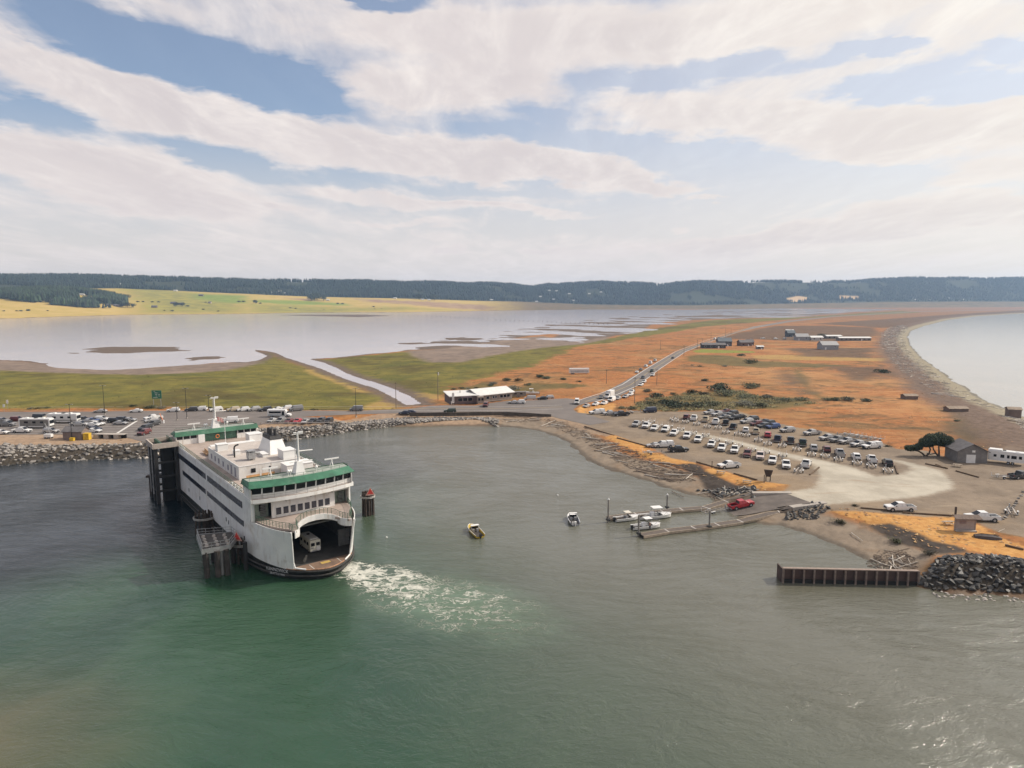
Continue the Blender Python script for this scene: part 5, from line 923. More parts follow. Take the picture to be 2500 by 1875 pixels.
        for k in range(12):
            a0, a1 = 2*math.pi*k/12, 2*math.pi*(k+1)/12
            t.tube((bk-e*.45, -.2+.42*math.cos(a0), 14.5+.42*math.sin(a0)), (bk-e*.45, -.2+.42*math.cos(a1), 14.5+.42*math.sin(a1)), .11, n=5)
        t.build('lifebuoy', ORANGE_P, fer)
        # mast, radars, searchlights
        mu = e*28.8
        MB().loft([[(mu-1, -1, 16.2), (mu+1, -1, 16.2), (mu+1, 1, 16.2), (mu-1, 1, 16.2)], [(mu-.55, -.5, 18.7), (mu+.55, -.5, 18.7), (mu+.55, .5, 18.7), (mu-.55, .5, 18.7)]]).build('mast_base', W_CLEAN, fer)
        m = MB().tube((mu, 0, 18.6), (mu, 0, 24.2), .24, .15, n=8)
        m.tube((mu, -1., 23.9), (mu, 1., 23.9), .08, n=5); m.box((mu, .6, 24.2), (.25, .9, .3)); m.box((mu, -.5, 24.2), (.2, .5, .2)); m.build('mast', W_CLEAN, fer)
        m = MB().tube((mu, -.4, 18.7), (mu, 2.7, 18.5), .11, n=6); m.tube((mu, 0, 20.6), (mu, 2.8, 20.5), .11, n=6); m.tube((mu, -1.7, 18.6), (mu, 0, 18.7), .08, n=6); m.build('mast_arm', W_CLEAN, fer)
        m = MB()
        for k in range(9): m.box((mu-e*.3, -.25, 19.+k*.55), (.05, .5, .05))
        m.tube((mu-e*.3, -.5, 18.7), (mu-e*.3, -.5, 23.6), .04, n=4); m.build('ladder', STEEL, fer)
        for rv in (-5.2, 6.8):
            r_ = MB()
            for k in range(3): r_.tube((mu-e*.5+.55*math.cos(k*2.1), rv+.55*math.sin(k*2.1), 16.2), (mu-e*.5, rv, 17.7), .06, n=5)
            r_.tube((mu-e*.5, rv, 17.6), (mu-e*.5, rv, 17.95), .14, n=6); r_.build('radar_stand', W_CLEAN, fer)
            MB().box((mu-e*.5, rv, 18.05), (.22, 2.9, .24), rz=.0).build('radar_scanner', W_CLEAN, fer)
        for rv in (-1.9, 3.1, -2.3):
            r_ = MB().tube((mu+e*.8, rv, 16.2), (mu+e*.8, rv, 17.0), .07, n=5)
            r_.loft([[(mu+e*.8+.3*math.cos(a)*k, rv+.3*math.sin(a)*k, z) for a in [i*math.pi/4 for i in range(8)]] for k, z in ((.5, 16.95), (1, 17.15), (1, 17.35), (.4, 17.55))]); r_.build('searchlight', W_CLEAN, fer)
    fl = MB()
    for i in range(5):
        y0 = .3+i*.3
        fl.add([(-27.9+.1*(i % 2), y0, 18.2-.13*i), (-27.9+.1*((i+1) % 2), y0+.3, 18.2-.13*(i+1)), (-27.9+.1*((i+1) % 2), y0+.3, 19.3-.13*(i+1)), (-27.9+.1*(i % 2), y0, 19.3-.13*i)], [(0, 1, 2, 3)])
    fl.build('flag', mat('flag_red', (.45, .16, .15), .8), fer)
    for k in range(4): MB().box((-27.84, 1.05, 18.05+k*.28), (.02, 1.2, .1)).build('flag_stripe', W_CLEAN, fer)
    # name on the bow
    for txt, z, size, du in (('KENNEWICK', 1.42, .62, 0), ('SEATTLE WA', .78, .42, .3)):
        cu = bpy.data.curves.new('lettering', 'FONT'); cu.body = txt; cu.size = size*1.35; cu.align_x = 'CENTER'; cu.extrude = .01
        cu.materials.append(mat('letter_white', (.5, .5, .5), .6))
        o = letters(cu); o.parent = fer
        u = 36.1; v = -hb(u)-.30
        tx = Vector((1., -(hb(u+1)-hb(u-1))/2*1.0, 0)).normalized()
        o.matrix_local = Matrix.Translation((u, v, z-.2)) @ Matrix.Rotation(math.atan2(tx.y*1., tx.x), 4, 'Z') @ Matrix.Rotation(R(90), 4, 'X')
    return fer
FERRY = build_ferry()
def on_ferry(u, v, z):
    c, s = math.cos(FT), math.sin(FT)
    return (-58.26+u*s+v*c, 145.67-u*c+v*s, z)

# ------------------------------------------------------------------ docks and dolphins
def pile(mb, x, y, z0, z1, r, lean=(0, 0), n=8): mb.tube((x, y, z0), (x+lean[0], y+lean[1], z1), r*1.05, r*.92, n); return mb
def build_docks():
    # steel dolphin with a railed platform
    P = SITE['dolphin_w']; cx = sum(p[0] for p in P)/len(P); cy = sum(p[1] for p in P)/len(P)
    t = thing('steel_dolphin', 'dark steel mooring dolphin with a railed grating platform beside the ferry bow', 'dolphin', (cx, cy, 0))
    Q = [(p[0]-cx, p[1]-cy) for p in P]
    MB().prism(Q, 4.75, 5.3).build('platform', mat('grating', (.075, .066, .060), .8, var=.3, vs=1.5), t)
    MB().wall(Q+[Q[0]], 4.5, 5.42, .14).build('platform_edge', STEEL, t)
    mb = MB()
    for i in range(len(Q)):
        a, b = Vector(Q[i]), Vector(Q[(i+1) % len(Q)]); q = max(1, round((b-a).length/1.6))
        for k in range(q):
            c = a.lerp(b, k/q); mb.tube((c.x, c.y, 5.3), (c.x, c.y, 6.4), .05, n=4)
    for hh in (5.85, 6.4): mb.path([(*q, hh) for q in Q+[Q[0]]], .05, 4)
    mb.build('railing', STEEL, t)
    for i, p in enumerate(SITE['dolphin_w_piles'][:4]+[(cx-1.2, cy+1), (cx+1.4, cy+2.2), (cx-2.6, cy+2.9)]):
        pile(MB(), p[0]-cx, p[1]-cy, -3, 4.75, .5, n=10).build('pile', mat('pile_dark', (.045, .038, .034), .85, var=.35, vs=.6, dirt=(.12, .095, .08), ds=.6), t)
    cap = MB().tube((0, 0, 0), (0, 0, .35), .34, .30, n=10).mesh('pile_cap')
    for i in range(4):
        for j in range(3): link('pile_cap', cap, mat('cap_pale', (.42, .38, .34), .7), t, (Q[0][0]+(Q[1][0]-Q[0][0])*(.2+.2*i)+(Q[4][0]-Q[0][0])*(.15+.3*j), Q[0][1]+(Q[1][1]-Q[0][1])*(.2+.2*i)+(Q[4][1]-Q[0][1])*(.15+.3*j), 5.3))
    # timber fender dolphins
    def cluster(name, label, x, y, n, r, h, sign=None, group=None, rad=.2):
        c = thing(name, label, 'dolphin', (x, y, 0), 0, group)
        rr = random.Random(name+label)
        for k in range(n):
            a = k*2.399; q = r*math.sqrt((k+.5)/n)
            mb = MB(); pile(mb, q*math.cos(a), q*math.sin(a), -3, h+rr.uniform(-.25, .35)*(1 if k else 3), rad, (-q*.08*math.cos(a), -q*.08*math.sin(a)), 7)
            mb.build('pile', TIMBER, c)
        for zz in (h-.9, h-1.15):
            mb = MB(); k = 16
            mb.path([((r+.12)*math.cos(2*math.pi*i/k), (r+.12)*math.sin(2*math.pi*i/k), zz) for i in range(k+1)], .09, 5); mb.build('cable_band', mat('band_pale', (.40, .38, .35), .6), c)
        if sign:
            ang, zz, off = sign
            b = thing_part('day_mark', c, (off[0], off[1], zz), ang)
            tri(1.15, .06).build('board', mat('mark_pink', (.66, .42, .36), .6), b); o = tri(.82, .06).build('triangle', RED_SIGN, b); o.location = (0, -.04, 0)
        return c
    def thing_part(name, parent, loc, rz):
        o = bpy.data.objects.new(name, None); COL.objects.link(o); o.parent = parent; o.location = loc; o.rotation_euler = (0, 0, rz); return o
    def tri(s, t): return MB().loft([[(-s*.9, -t/2, -s*.8), (s*.9, -t/2, -s*.8), (0, -t/2, s*.8)], [(-s*.9, t/2, -s*.8), (s*.9, t/2, -s*.8), (0, t/2, s*.8)]])
    x, y = SITE['dolphin_e']
    cluster('timber_dolphin', 'timber pile cluster with a faded red triangle standing clear of the ferry', x, y, 17, 1.5, 5.4, (R(12), 5.9, (.9, -1.35)))
    (x, y) = SITE['dolphin_fender'][0]
    c = cluster('timber_dolphin', 'timber pile cluster with bright red triangle between steel platform and ferry', x-.3, y+.6, 19, 1.9, 4.6, (R(-8), 5.6, (-.2, -2.0)))
    (x, y) = SITE['dolphin_m'][0]
    cluster('timber_dolphin', 'dark timber pile cluster against the ferry side behind the railed platform', x+2.4, y+1.6, 16, 2.1, 4.4)
    for i, (px, py, hh) in enumerate(((SITE['dolphin_fender'][0][0]-1.6, SITE['dolphin_fender'][0][1]-5.6, 4.6), (SITE['dolphin_fender'][2][0], SITE['dolphin_fender'][2][1]-3.4, 5.2))):
        tag(pile(MB(), px, py, -3, hh, .42, n=10).build('steel_pile', STEEL if i == 0 else DARK_STEEL), ['pale galvanised steel pile in front of the red triangle cluster', 'dark slim steel pile close to the ferry bow'][i], 'pile')
    # lift tower of the transfer span
    x, y = SITE['tower']; an = FT-math.pi/2
    t = thing('lift_tower', 'tall dark steel lift tower with pale cap at the far ferry end', 'tower', (x-1.5, y+2.5, 0), an)
    for i, (a, b) in enumerate(((-3.4, -2.2), (-3.4, 2.2), (3.4, -2.2), (3.4, 2.2), (0, -2.2), (0, 2.2))):
        MB().box((a, b, 5.5), (.8, .8, 17)).build('column', DARK_STEEL, t)
    mb = MB()
    for zz in (3, 6.5, 10): mb.box((0, -2.2, zz), (6.8, .4, .5)); mb.box((0, 2.2, zz), (6.8, .4, .5)); mb.box((-3.4, 0, zz), (.4, 4.4, .5)); mb.box((3.4, 0, zz), (.4, 4.4, .5))
    for zz in (3, 6.5): mb.tube((-3.4, -2.2, zz), (0, -2.2, zz+3.5), .14); mb.tube((3.4, -2.2, zz), (0, -2.2, zz+3.5), .14); mb.tube((-3.4, -2.2, zz+3.5), (-3.4, 2.2, zz), .14)
    mb.build('brace', DARK_STEEL, t)
    MB().box((.6, .6, 6.2), (3.0, 2.2, 15)).build('counterweight', mat('tower_black', (.010, .010, .010), .75, var=.4), t)
    cp = mat('cap_concrete', (.42, .36, .31), .85, var=.12)
    for c, d in (((0, -2.75, 14.2), (8.2, .35, 1.2)), ((0, 2.75, 14.2), (8.2, .35, 1.2)), ((-3.95, 0, 14.2), (.35, 5.2, 1.2)), ((3.95, 0, 14.2), (.35, 5.2, 1.2))): MB().box(c, d).build('parapet', cp, t)
    MB().box((0, 0, 13.75), (7.8, 5.4, .2)).build('roof', DARK_STEEL, t)
    mb = MB()
    for k in range(5): mb.tube((-2.8+k*1.4, 1.6, 13.9), (-2.8+k*1.4, 1.6, 15.4), .08); mb.tube((-2.8+k*1.4, -1, 13.9), (-2.8+k*1.4, -1, 14.9), .3, n=8)
    mb.tube((-3, 1.6, 15.4), (3, 1.6, 15.4), .08); mb.build('sheave', GREEN_RAIL, t)
    for a in (-1.9, 1.2): MB().tube((a, -2.75, 2.), (a, -2.75, 13.4), .16, n=6).build('lift_cable', STEEL, t)
    mb = MB()
    for k in range(2): mb.box((-4.3, 1.5-k*1.6, 12.6-k*.9), (.9, .3, .3))
    mb.build('floodlight', W_CLEAN, t)
    # small timber staging and the transfer span ashore
    pts = SITE['tower_small']; cx, cy = pts[1]
    t = thing('timber_staging', 'small dark timber staging on three piles left standing beside the tower', 'staging', (cx, cy, 0))
    t['label'] = 'small dark timber staging on piles in the water beside the lift tower'
    for px, py in pts+[(cx+2.4, cy+.2)]: pile(MB(), px-cx, py-cy, -3, 4.6, .34).build('pile', TIMBER, t)
    MB().box((.8, .6, 4.75), (5.6, 1.5, .5), rz=.15).build('cross_beam', TIMBER, t); MB().box((1.8, 1.0, 5.2), (1.6, 1., .6), rz=.15).build('walkway', STEEL, t)
    a = Vector(on_ferry(-41.5, 0, 0)); b = Vector((-108, 232, 0)); d = (b-a); L_ = d.length
    t = thing('transfer_span', 'steel vehicle ramp joining the ferry end to the shore', 'ramp', (a.x, a.y, 0), math.atan2(d.y, d.x))
    MB().box((L_/2, 0, 2.15), (L_, 7.5, .35)).build('deck', ASPHALT, t)
    for s in (1, -1):
        mb = MB(); mb.box((L_/2, s*3.9, 2.5), (L_, .3, 1.2)); mb.box((L_/2, s*3.9, 3.7), (L_, .1, .1))
        for k in range(int(L_/3)): mb.box((k*3+1, s*3.9, 3.3), (.1, .1, .9))
        mb.build('girder', DARK_STEEL, t)
    # steel sheet-pile wall at the harbour mouth
    A, B = Vector(SITE['steel_wall'][0]), Vector(SITE['steel_wall'][1]); d = (B-A); n = 13
    t = thing('sheet_pile_wall', 'rusty steel bulkhead wall running out from the black rocks into the water', 'wall', (A.x, A.y, 0), math.atan2(d.y, d.x))
    w = d.length/n
    pm = MB().box((w/2, .2, .2), (w-.22, .18, 4.6)).mesh('wall_panel'); cm = MB().box((0, 0, .25), (.3, .55, 4.8)).mesh('wall_post'); bm_ = MB().box((w/2, .1, 2.62), (w-.04, .62, .16)).mesh('cap_beam')
    for i in range(n): link('panel', pm, RUST, t, (i*w, 0, 0)); link('cap_beam', bm_, mat('cap_rust', (.30, .23, .19), .8, var=.25), t, (i*w, 0, 0))
    for i in range(n+1): link('post', cm, mat('post_rust', (.20, .15, .125), .85, var=.3), t, (i*w, 0, 0))
    MB().box((-.1, 1.3, .2), (.2, 2.4, 4.6)).build('return_panel', RUST, t)
    MB().box((n*w*.5, .35, 1.2), (n*w, .14, .3)).build('waler', RUST, t)
    MB().box((n*w*.5, .10, -.1), (n*w, .34, 1.5)).build('weed_band', mat('weed', (.010, .010, .009), .7), t)
    # floating docks
    def floating(name, pts, label, fixed):
        c = Vector(pts[0]); t = thing(name, label, 'dock', (c.x, c.y, 0))
        zt = [.55]*len(pts); zt[-1] = fixed[1]; zt[-2] = fixed[0]
        for i in range(len(pts)-1):
            a, b = Vector(pts[i])-c, Vector(pts[i+1])-c; d = (b-a).normalized(); nn = Vector((-d.y, d.x))*.9
            q0, q1 = a+d*.1, b-d*.1
            P = [(q0-nn), (q1-nn), (q1+nn), (q0+nn)]; z = [zt[i], zt[i+1], zt[i+1], zt[i]]
            MB().prism([(p.x, p.y) for p in P], [v-.06 for v in z], z).build('deck_section', mat('dock_grit', (.115, .092, .076), .9, var=.2, vs=1.2), t)
            mb = MB()
            for s in (1, -1):
                e = nn*s*1.05
                mb.prism([((a+e-nn*.09*s).x, (a+e-nn*.09*s).y), ((b+e-nn*.09*s).x, (b+e-nn*.09*s).y), ((b+e+nn*.06*s).x, (b+e+nn*.06*s).y), ((a+e+nn*.06*s).x, (a+e+nn*.06*s).y)], [zt[i]-.45, zt[i+1]-.45]*2, [zt[i]+.05, zt[i+1]+.05, zt[i+1]+.05, zt[i]+.05])
            mb.build('edge_beam', WOOD, t)
            MB().prism([(p.x, p.y) for p in P], [v-.75 for v in z], [v-.08 for v in z]).build('float', BLACK, t)
            if i: MB().box((a.x, a.y, zt[i]+.03), (.28, 2.0, .05), rz=math.atan2(d.y, d.x)).build('joint_plate', mat('joint', (.5, .46, .42), .7), t)
        return t
    floating('floating_dock', SITE['dock_a'], 'long floating dock with two boats tied up along the boat ramp', (.8, 1.9))
    floating('floating_dock', SITE['dock_b'], 'shorter floating dock nearest the steel wall with a person at its end', (1.1, 2.1))
    lab = ['tall grey pile with white cap at the outer end of the longer dock', 'grey pile with white cap midway along the longer dock', 'grey pile at the outer end of the shorter dock', 'grey pile midway along the shorter dock beside the ramp']
    for i, (x, y, h) in enumerate(SITE['dock_piles']):
        t = thing('dock_pile', lab[i], 'pile', (x, y, 0), 0, 'piles holding the floating docks')
        pile(MB(), 0, 0, -3, h, .2, n=10).build('shaft', mat('pile_grey', (.23, .21, .19), .8, var=.3, vs=.5, dirt=(.08, .07, .06), ds=.6), t)
        if i < 2: MB().tube((0, 0, h), (0, 0, h+.4), .26, .02, n=10).build('cap', W_CLEAN, t)
        MB().box((.0, .0, .65), (.9, .9, .2)).build('collar', BLACK, t)
        if i == 3:
            MB().tube((-1., 0, h-.2), (.6, .2, h-.1), .07).build('bracket', DARK_STEEL, t); MB().tube((0, 0, h-.7), (.9, 0, h-.5), .06).build('bracket', DARK_STEEL, t)
    # boat ramp and its concrete aprons
    rp = SITE['ramp']; z = [float(v)+.09 for v in ramp_plane(np.array(rp), SITE)]
    me = MB(); me.add([(p[0], p[1], q) for p, q in zip(rp, z)], [(0, 1, 2, 5), (5, 2, 3, 4)])
    tag(me.build('boat_ramp', mat('ramp_concrete', (.135, .112, .096), .9, var=.25, vs=.4, dirt=(.075, .062, .052), ds=.3)), kind='structure')
    for a, b in ((SITE['dock_a'][-1], rp[0]), (SITE['dock_b'][-1], rp[1])):
        a, b = Vector(a), Vector(b); d = b-a; nn = Vector((-d.y, d.x)).normalized()*1.1; b2 = a+d.normalized()*max(d.length, 9); nn = nn*.75
        mb = MB(); P = [a-nn, b2-nn, b2+nn, a+nn]; mb.prism([(p.x, p.y) for p in P], 1.2, [2.2, 2.66, 2.66, 2.2]); tag(mb.build('concrete_abutment', CONC), kind='structure')
build_docks()
# ------------------------------------------------------------------ vehicles
TRIM = mat('vehicle_trim', (.025, .025, .026), .7, var=.2)
LAMP = mat('headlamp', (.62, .62, .60), .15, var=.1); TAIL = mat('tail_lamp', (.30, .02, .02), .3)
def wheel_meshes(r, w):
    t = MB().tube((0, -w/2, 0), (0, w/2, 0), r, n=14).mesh('wheel')
    k = MB().tube((0, -w/2-.012, 0), (0, w/2+.012, 0), r*.58, n=10).mesh('rim')
    return t, k
WHEELS = {}
def add_wheels(t, xs, y, r, w=.24):
    key = (r, w)
    if key not in WHEELS: WHEELS[key] = wheel_meshes(r, w)
    a, b = WHEELS[key]
    for x in xs:
        for s in (1, -1):
            o = link('wheel', a, BLACK, t, (x, s*(y-w/2+.02), r))
            link('rim', b, ALLOY, o)
def body_loft(st, W, tw=.76):
    """st: (x, z bottom, z belt, z top, width factor); the cabin narrows towards its top"""
    rings = []
    for x, zb, zl, zt, k in st:
        w = W/2*k; cab = zt-zl > .2; u = w*(tw if cab else .90)
        rings.append([(x, -w*.93, zb), (x, -w, zb+.22), (x, -w, zl), (x, -u, zt), (x, u, zt), (x, w, zl), (x, w, zb+.22), (x, w*.93, zb)])
    return MB().loft(rings)
def pane(q, d):
    """a thin slab over four corners, pushed out by d along its normal"""
    a, b, c, e = [Vector(p) for p in q]; n = (b-a).cross(e-a).normalized()
    P = [p+n*d for p in (a, b, c, e)]+[p-n*.02 for p in (a, b, c, e)]
    return MB().add(P, [(0, 1, 2, 3), (0, 4, 5, 1), (1, 5, 6, 2), (2, 6, 7, 3), (3, 7, 4, 0)])
def lerp(a, b, t): return tuple(x+(y-x)*t for x, y in zip(a, b))
def quad_in(q, m):
    """inset a quad by fraction m"""
    a, b, c, d = q; return [lerp(lerp(a, b, m), lerp(d, c, m), m*1.2), lerp(lerp(b, a, m), lerp(c, d, m), m*1.2), lerp(lerp(c, d, m), lerp(b, a, m), m), lerp(lerp(d, c, m), lerp(a, b, m), m)]
def proto_vehicle(kind):
    t = thing('parked_'+{'canopy pickup': 'pickup'}.get(kind, kind), 'x', 'car')
    if kind == 'car':
        W, st, cab, ax, r = 1.82, [(2.34, .36, .60, .64, .80), (2.2, .24, .72, .78, .95), (1.1, .2, .86, .94, 1), (.15, .2, .90, 1.42, 1), (-.95, .2, .92, 1.43, 1), (-1.75, .22, .94, 1.03, 1), (-2.22, .28, .88, .95, .96), (-2.34, .42, .70, .76, .86)], (2, 3, 4, 5), (1.42, -1.38), .33
    elif kind == 'suv':
        W, st, cab, ax, r = 1.94, [(2.40, .40, .82, .88, .82), (2.26, .30, .92, 1.0, .97), (1.2, .25, 1.02, 1.1, 1), (.30, .25, 1.06, 1.70, 1), (-1.95, .25, 1.08, 1.74, 1), (-2.30, .3, 1.06, 1.12, .98), (-2.42, .42, .8, .85, .92)], (2, 3, 4, 5), (1.46, -1.42), .38
    elif kind == 'van':
        W, st, cab, ax, r = 2.0, [(2.55, .42, .9, .96, .84), (2.4, .32, 1.0, 1.08, .97), (1.75, .28, 1.12, 1.2, 1), (1.05, .28, 1.2, 2.1, 1), (-2.4, .28, 1.2, 2.15, 1), (-2.55, .34, 1.15, 1.3, .99), (-2.6, .45, .8, .85, .95)], (2, 3, 4, 5), (1.6, -1.55), .37
    else:
        W, st, cab, ax, r = 2.02, [(2.98, .52, .92, .98, .86), (2.84, .42, 1.02, 1.1, .98), (1.55, .36, 1.12, 1.22, 1), (.62, .36, 1.16, 1.86, 1), (-.72, .36, 1.16, 1.88, 1), (-.98, .36, 1.16, 1.22, 1)], (2, 3, 4, 5), (1.92, -1.85), .42
    o = body_loft(st, W).build('body', PAINT['white'], t); o.material_slots[0].link = 'OBJECT'; o.material_slots[0].material = PAINT['white']; o['painted'] = 1
    tw = .76
    def rg(i):
        x, zb, zl, zt, k = st[i]; w = W/2*k; u = w*(tw if zt-zl > .2 else .9)
        return (x, zl, zt, w, u)
    a, b, c, d = [rg(i) for i in cab]
    q = [(a[0], -a[4], a[2]), (a[0], a[4], a[2]), (b[0], b[4], b[2]), (b[0], -b[4], b[2])]
    pane(quad_in(q, .035), .02).build('windshield', GLASS, t)
    q = [(d[0], d[4], d[2]), (d[0], -d[4], d[2]), (c[0], -c[4], c[2]), (c[0], c[4], c[2])]
    pane(quad_in(q, .09), .015).build('rear_window', GLASS, t)
    span = [(0., .46), (.52, 1.)] if kind != 'suv' else [(0., .36), (.4, .68), (.73, 1.)]
    for s in (1, -1):
        for f0, f1 in (span if kind != 'van' else [(0., .22)]):
            B0, B1 = (b[0], s*b[3], b[1]), (c[0], s*c[3], c[1]); T0, T1 = (b[0], s*b[4], b[2]), (c[0], s*c[4], c[2])
            q = [lerp(B0, B1, f0+.01), lerp(B0, B1, f1-.01), lerp(T0, T1, f1-.01), lerp(T0, T1, f0+.01)]
            q = [lerp(q[0], q[3], .12), lerp(q[1], q[2], .12), lerp(q[1], q[2], .88), lerp(q[0], q[3], .88)]
            if s > 0: q = [q[1], q[0], q[3], q[2]]
            pane(q, .015).build('side_window', GLASS, t)
    xf, xr = st[0][0], st[-1][0]
    zf = st[1][2]
    for s in (1, -1):
        MB().box((xf-.1, s*W*.36, zf-.1), (.16, .36, .16)).build('headlight', LAMP, t)
    MB().box((xf-.02, 0, zf-.2), (.12, W*.56, .3)).build('grille', TRIM, t)
    MB().box((xf-.02, 0, st[0][1]+.04), (.16, W*.86, .18)).build('bumper', TRIM if kind != 'pickup' else ALLOY, t)
    mb = MB()
    for x in ax:
        for s in (1, -1): mb.tube((x, s*(W/2-.12), r), (x, s*(W/2+.006), r), r+.085, n=12)
    tag(mb.build('wheel_arch', TRIM, t), kind='stuff')
    for s in (1, -1): MB().box((st[cab[0]][0]-.35, s*(W/2+.1), st[cab[0]][3]+.02), (.14, .2, .16)).build('mirror', TRIM, t)
    if kind in ('pickup', 'canopy pickup'):
        mb = MB(); z0, z1 = .5, 1.22
        for s in (1, -1): mb.box((-1.98, s*(W/2-.05), (z0+z1)/2), (2.0, .1, z1-z0))
        mb.box((-2.95, 0, (z0+z1)/2), (.1, W-.04, z1-z0)); o = mb.build('cargo_bed', PAINT['white'], t); o.material_slots[0].link = 'OBJECT'; o.material_slots[0].material = PAINT['white']; o['painted'] = 1
        MB().box((-1.98, 0, .62), (1.98, W-.22, .1)).build('bed_floor', TRIM, t)
        MB().box((-3.08, 0, .52), (.16, W*.9, .2)).build('rear_bumper', ALLOY, t)
        for s in (1, -1): MB().box((-3.0, s*(W/2-.12), .98), (.06, .16, .34)).build('taillight', TAIL, t)
        if kind == 'canopy pickup':
            mb = MB(); w = W/2-.04
            mb.loft([[(-1.0, -w, 1.22), (-1.0, w, 1.22), (-1.0, w*.84, 1.95), (-1.0, -w*.84, 1.95)], [(-2.9, -w, 1.22), (-2.9, w, 1.22), (-2.8, w*.84, 1.95), (-2.8, -w*.84, 1.95)]])
            o = mb.build('canopy', PAINT['white'], t); o.material_slots[0].link = 'OBJECT'; o.material_slots[0].material = PAINT['white']; o['painted'] = 1
            for s in (1, -1):
                q = [(-1.15, s*(w-.03), 1.38), (-2.7, s*(w-.03), 1.38), (-2.65, s*(w*.87), 1.82), (-1.15, s*(w*.87), 1.82)]
                pane(q if s < 0 else [q[1], q[0], q[3], q[2]], .03).build('canopy_window', GLASS, t)
    else:
        for s in (1, -1): MB().box((xr+.1, s*W*.40, st[-2][2]-.1), (.12, .22, .22)).build('taillight', TAIL, t)
        MB().box((xr, 0, st[-1][1]+.05), (.14, W*.84, .18)).build('rear_bumper', TRIM, t)
    add_wheels(t, ax, W/2, r)
    return learn(t)
PROTO = {}; used = set()
cl = [Vector(p) for p in SITE['centreline']]
def road_dir(x, y):
    p = Vector((x, y)); best = min(range(len(cl)-1), key=lambda i: ((cl[i]+cl[i+1])/2-p).length)
    d = cl[best+1]-cl[best]; return math.atan2(d.y, d.x)
def heading(h, x, y):
    if h == 'A': return road_dir(x, y)
    if h in ('T', 'T2'): return road_dir(x, y)+math.pi+(.35 if h == 'T2' else 0)
    return R(h)
ROWS = {'front': ('vehicles in the front row of the gravel lot', 'with empty boat trailer, {} from the highway in the front gravel row'),
 'second': ('vehicles in the second row of the gravel lot', 'backed to its trailer, {} from the highway in the second gravel row'),
 'back': ('vehicles along the back edge of the gravel lot', 'along the dry-grass edge of the gravel lot, {} in that row'),
 'shoreside': ('vehicles parked on the shore side of the gravel lot', 'parked alone between the front gravel row and the driftwood beach, {} there'),
 'ramp': (None, 'parked beside the pale sand turnaround above the boat ramp'), 'kiosk': (None, 'parked behind the information kiosk'),
 'eastside': (None, 'with a trailer near the white camper'), 'roadside': ('vehicles at the gravel lot entrance', 'by the bushes at the gravel lot entrance, {} from the highway'),
 'queue': ('vehicles queuing towards the ferry', 'in the near queue on the highway shoulder, {} from the junction'), 'queue far': ('vehicles queuing towards the ferry', 'stopped on the shoulder further up the highway, {} of three'),
 'road': ('vehicles on the highway', 'on the highway lanes among the queue, {} from the junction'), 'opposite verge': ('vehicles parked on the far verge of the highway', 'on the verge across the highway from the queue, {} in line'),
 'far road': ('vehicles far down the highway', 'far down the highway by the dark house, {} of two'), 'cafe': ('vehicles in front of the cafe', 'on the cafe forecourt, {} from the road'),
 'shore road': ('vehicles on the shore road', 'driving on the shore road beside the harbour, {} westward from the cafe'), 'marsh verge': ('vehicles along the marsh verge', 'parked on the road verge by the marsh'),
 'kerb lot': ('vehicles in the small lot above the rocks', 'in the small kerbed lot above the rocks, {} from the bus end'), 'ferry lane': ('vehicles waiting in the ferry lanes', 'waiting in the ferry holding lanes'),
 'ferry ramp': ('vehicles at the ferry exit', 'at the ferry exit near the lift tower, {} in line')}
CATS = {'car': 'car', 'suv': 'car', 'van': 'van', 'pickup': 'pickup truck', 'canopy pickup': 'pickup truck'}
KN = {'car': 'sedan', 'suv': 'SUV', 'van': 'van', 'pickup': 'pickup', 'canopy pickup': 'canopied pickup'}
VZ = hgt([(v[3], v[4]) for v in SITE['vehicles']])
road_z = np.maximum.reduce([seg_sdf(np.array([(v[3], v[4]) for v in SITE['vehicles']]), SITE[k]) for k in ('highway', 'terminal_lot')])
def build_vehicles():
    cnt = {}; rr = random.Random(3)
    for i, (row, kind, pc, x, y, h) in enumerate(SITE['vehicles']):
        g, ph = ROWS[row]; n = cnt.get(row, 0); cnt[row] = n+1
        label = f"{pc} {KN[kind]} "+ph.format(ordn(n))
        if row in ('marsh verge', 'ferry lane'): label += f', {ordn(n)} '+('eastward' if row == 'marsh verge' else 'of the lanes')
        z = max(float(VZ[i]), PLATEAU+.07 if road_z[i] > 0 else -9)
        rz = heading(h, x, y)+rr.uniform(-.05, .05)
        s = rr.uniform(1.04, 1.12)
        if kind not in PROTO:
            t = PROTO[kind] = proto_vehicle(kind); t.location = (x, y, z); t.rotation_euler = (0, 0, rz)
            for ch in t.children:
                if ch.get('painted'): ch.material_slots[0].material = PAINT[pc]
            t['label'] = label
            if g: t['group'] = g
        else:
            t = dup(PROTO[kind], (x, y, z), rz, label, g, PAINT[pc])
            if not g and 'group' in t: del t['group']
        t['category'] = CATS[kind]; t.scale = (s, s, s)
build_vehicles()
def extra(kind, pc, loc, rz, label, cat=None, scale=1.):
    t = dup(PROTO[kind], loc, rz, label, None, PAINT[pc])
    if 'group' in t: del t['group']
    t['category'] = cat or CATS[kind]; t.scale = (scale,)*3; return t
x, y, z, h = (*SITE['ramp_truck'][:2], .6, SITE['ramp_truck'][-1])
zr_ = float(ramp_plane(np.array([(x, y)]), SITE)[0])+.1
t = extra('pickup', 'red', (x, y, zr_), R(h), 'bright red pickup backing a trailer down the boat ramp'); t.rotation_euler = (0, R(-9), R(h))
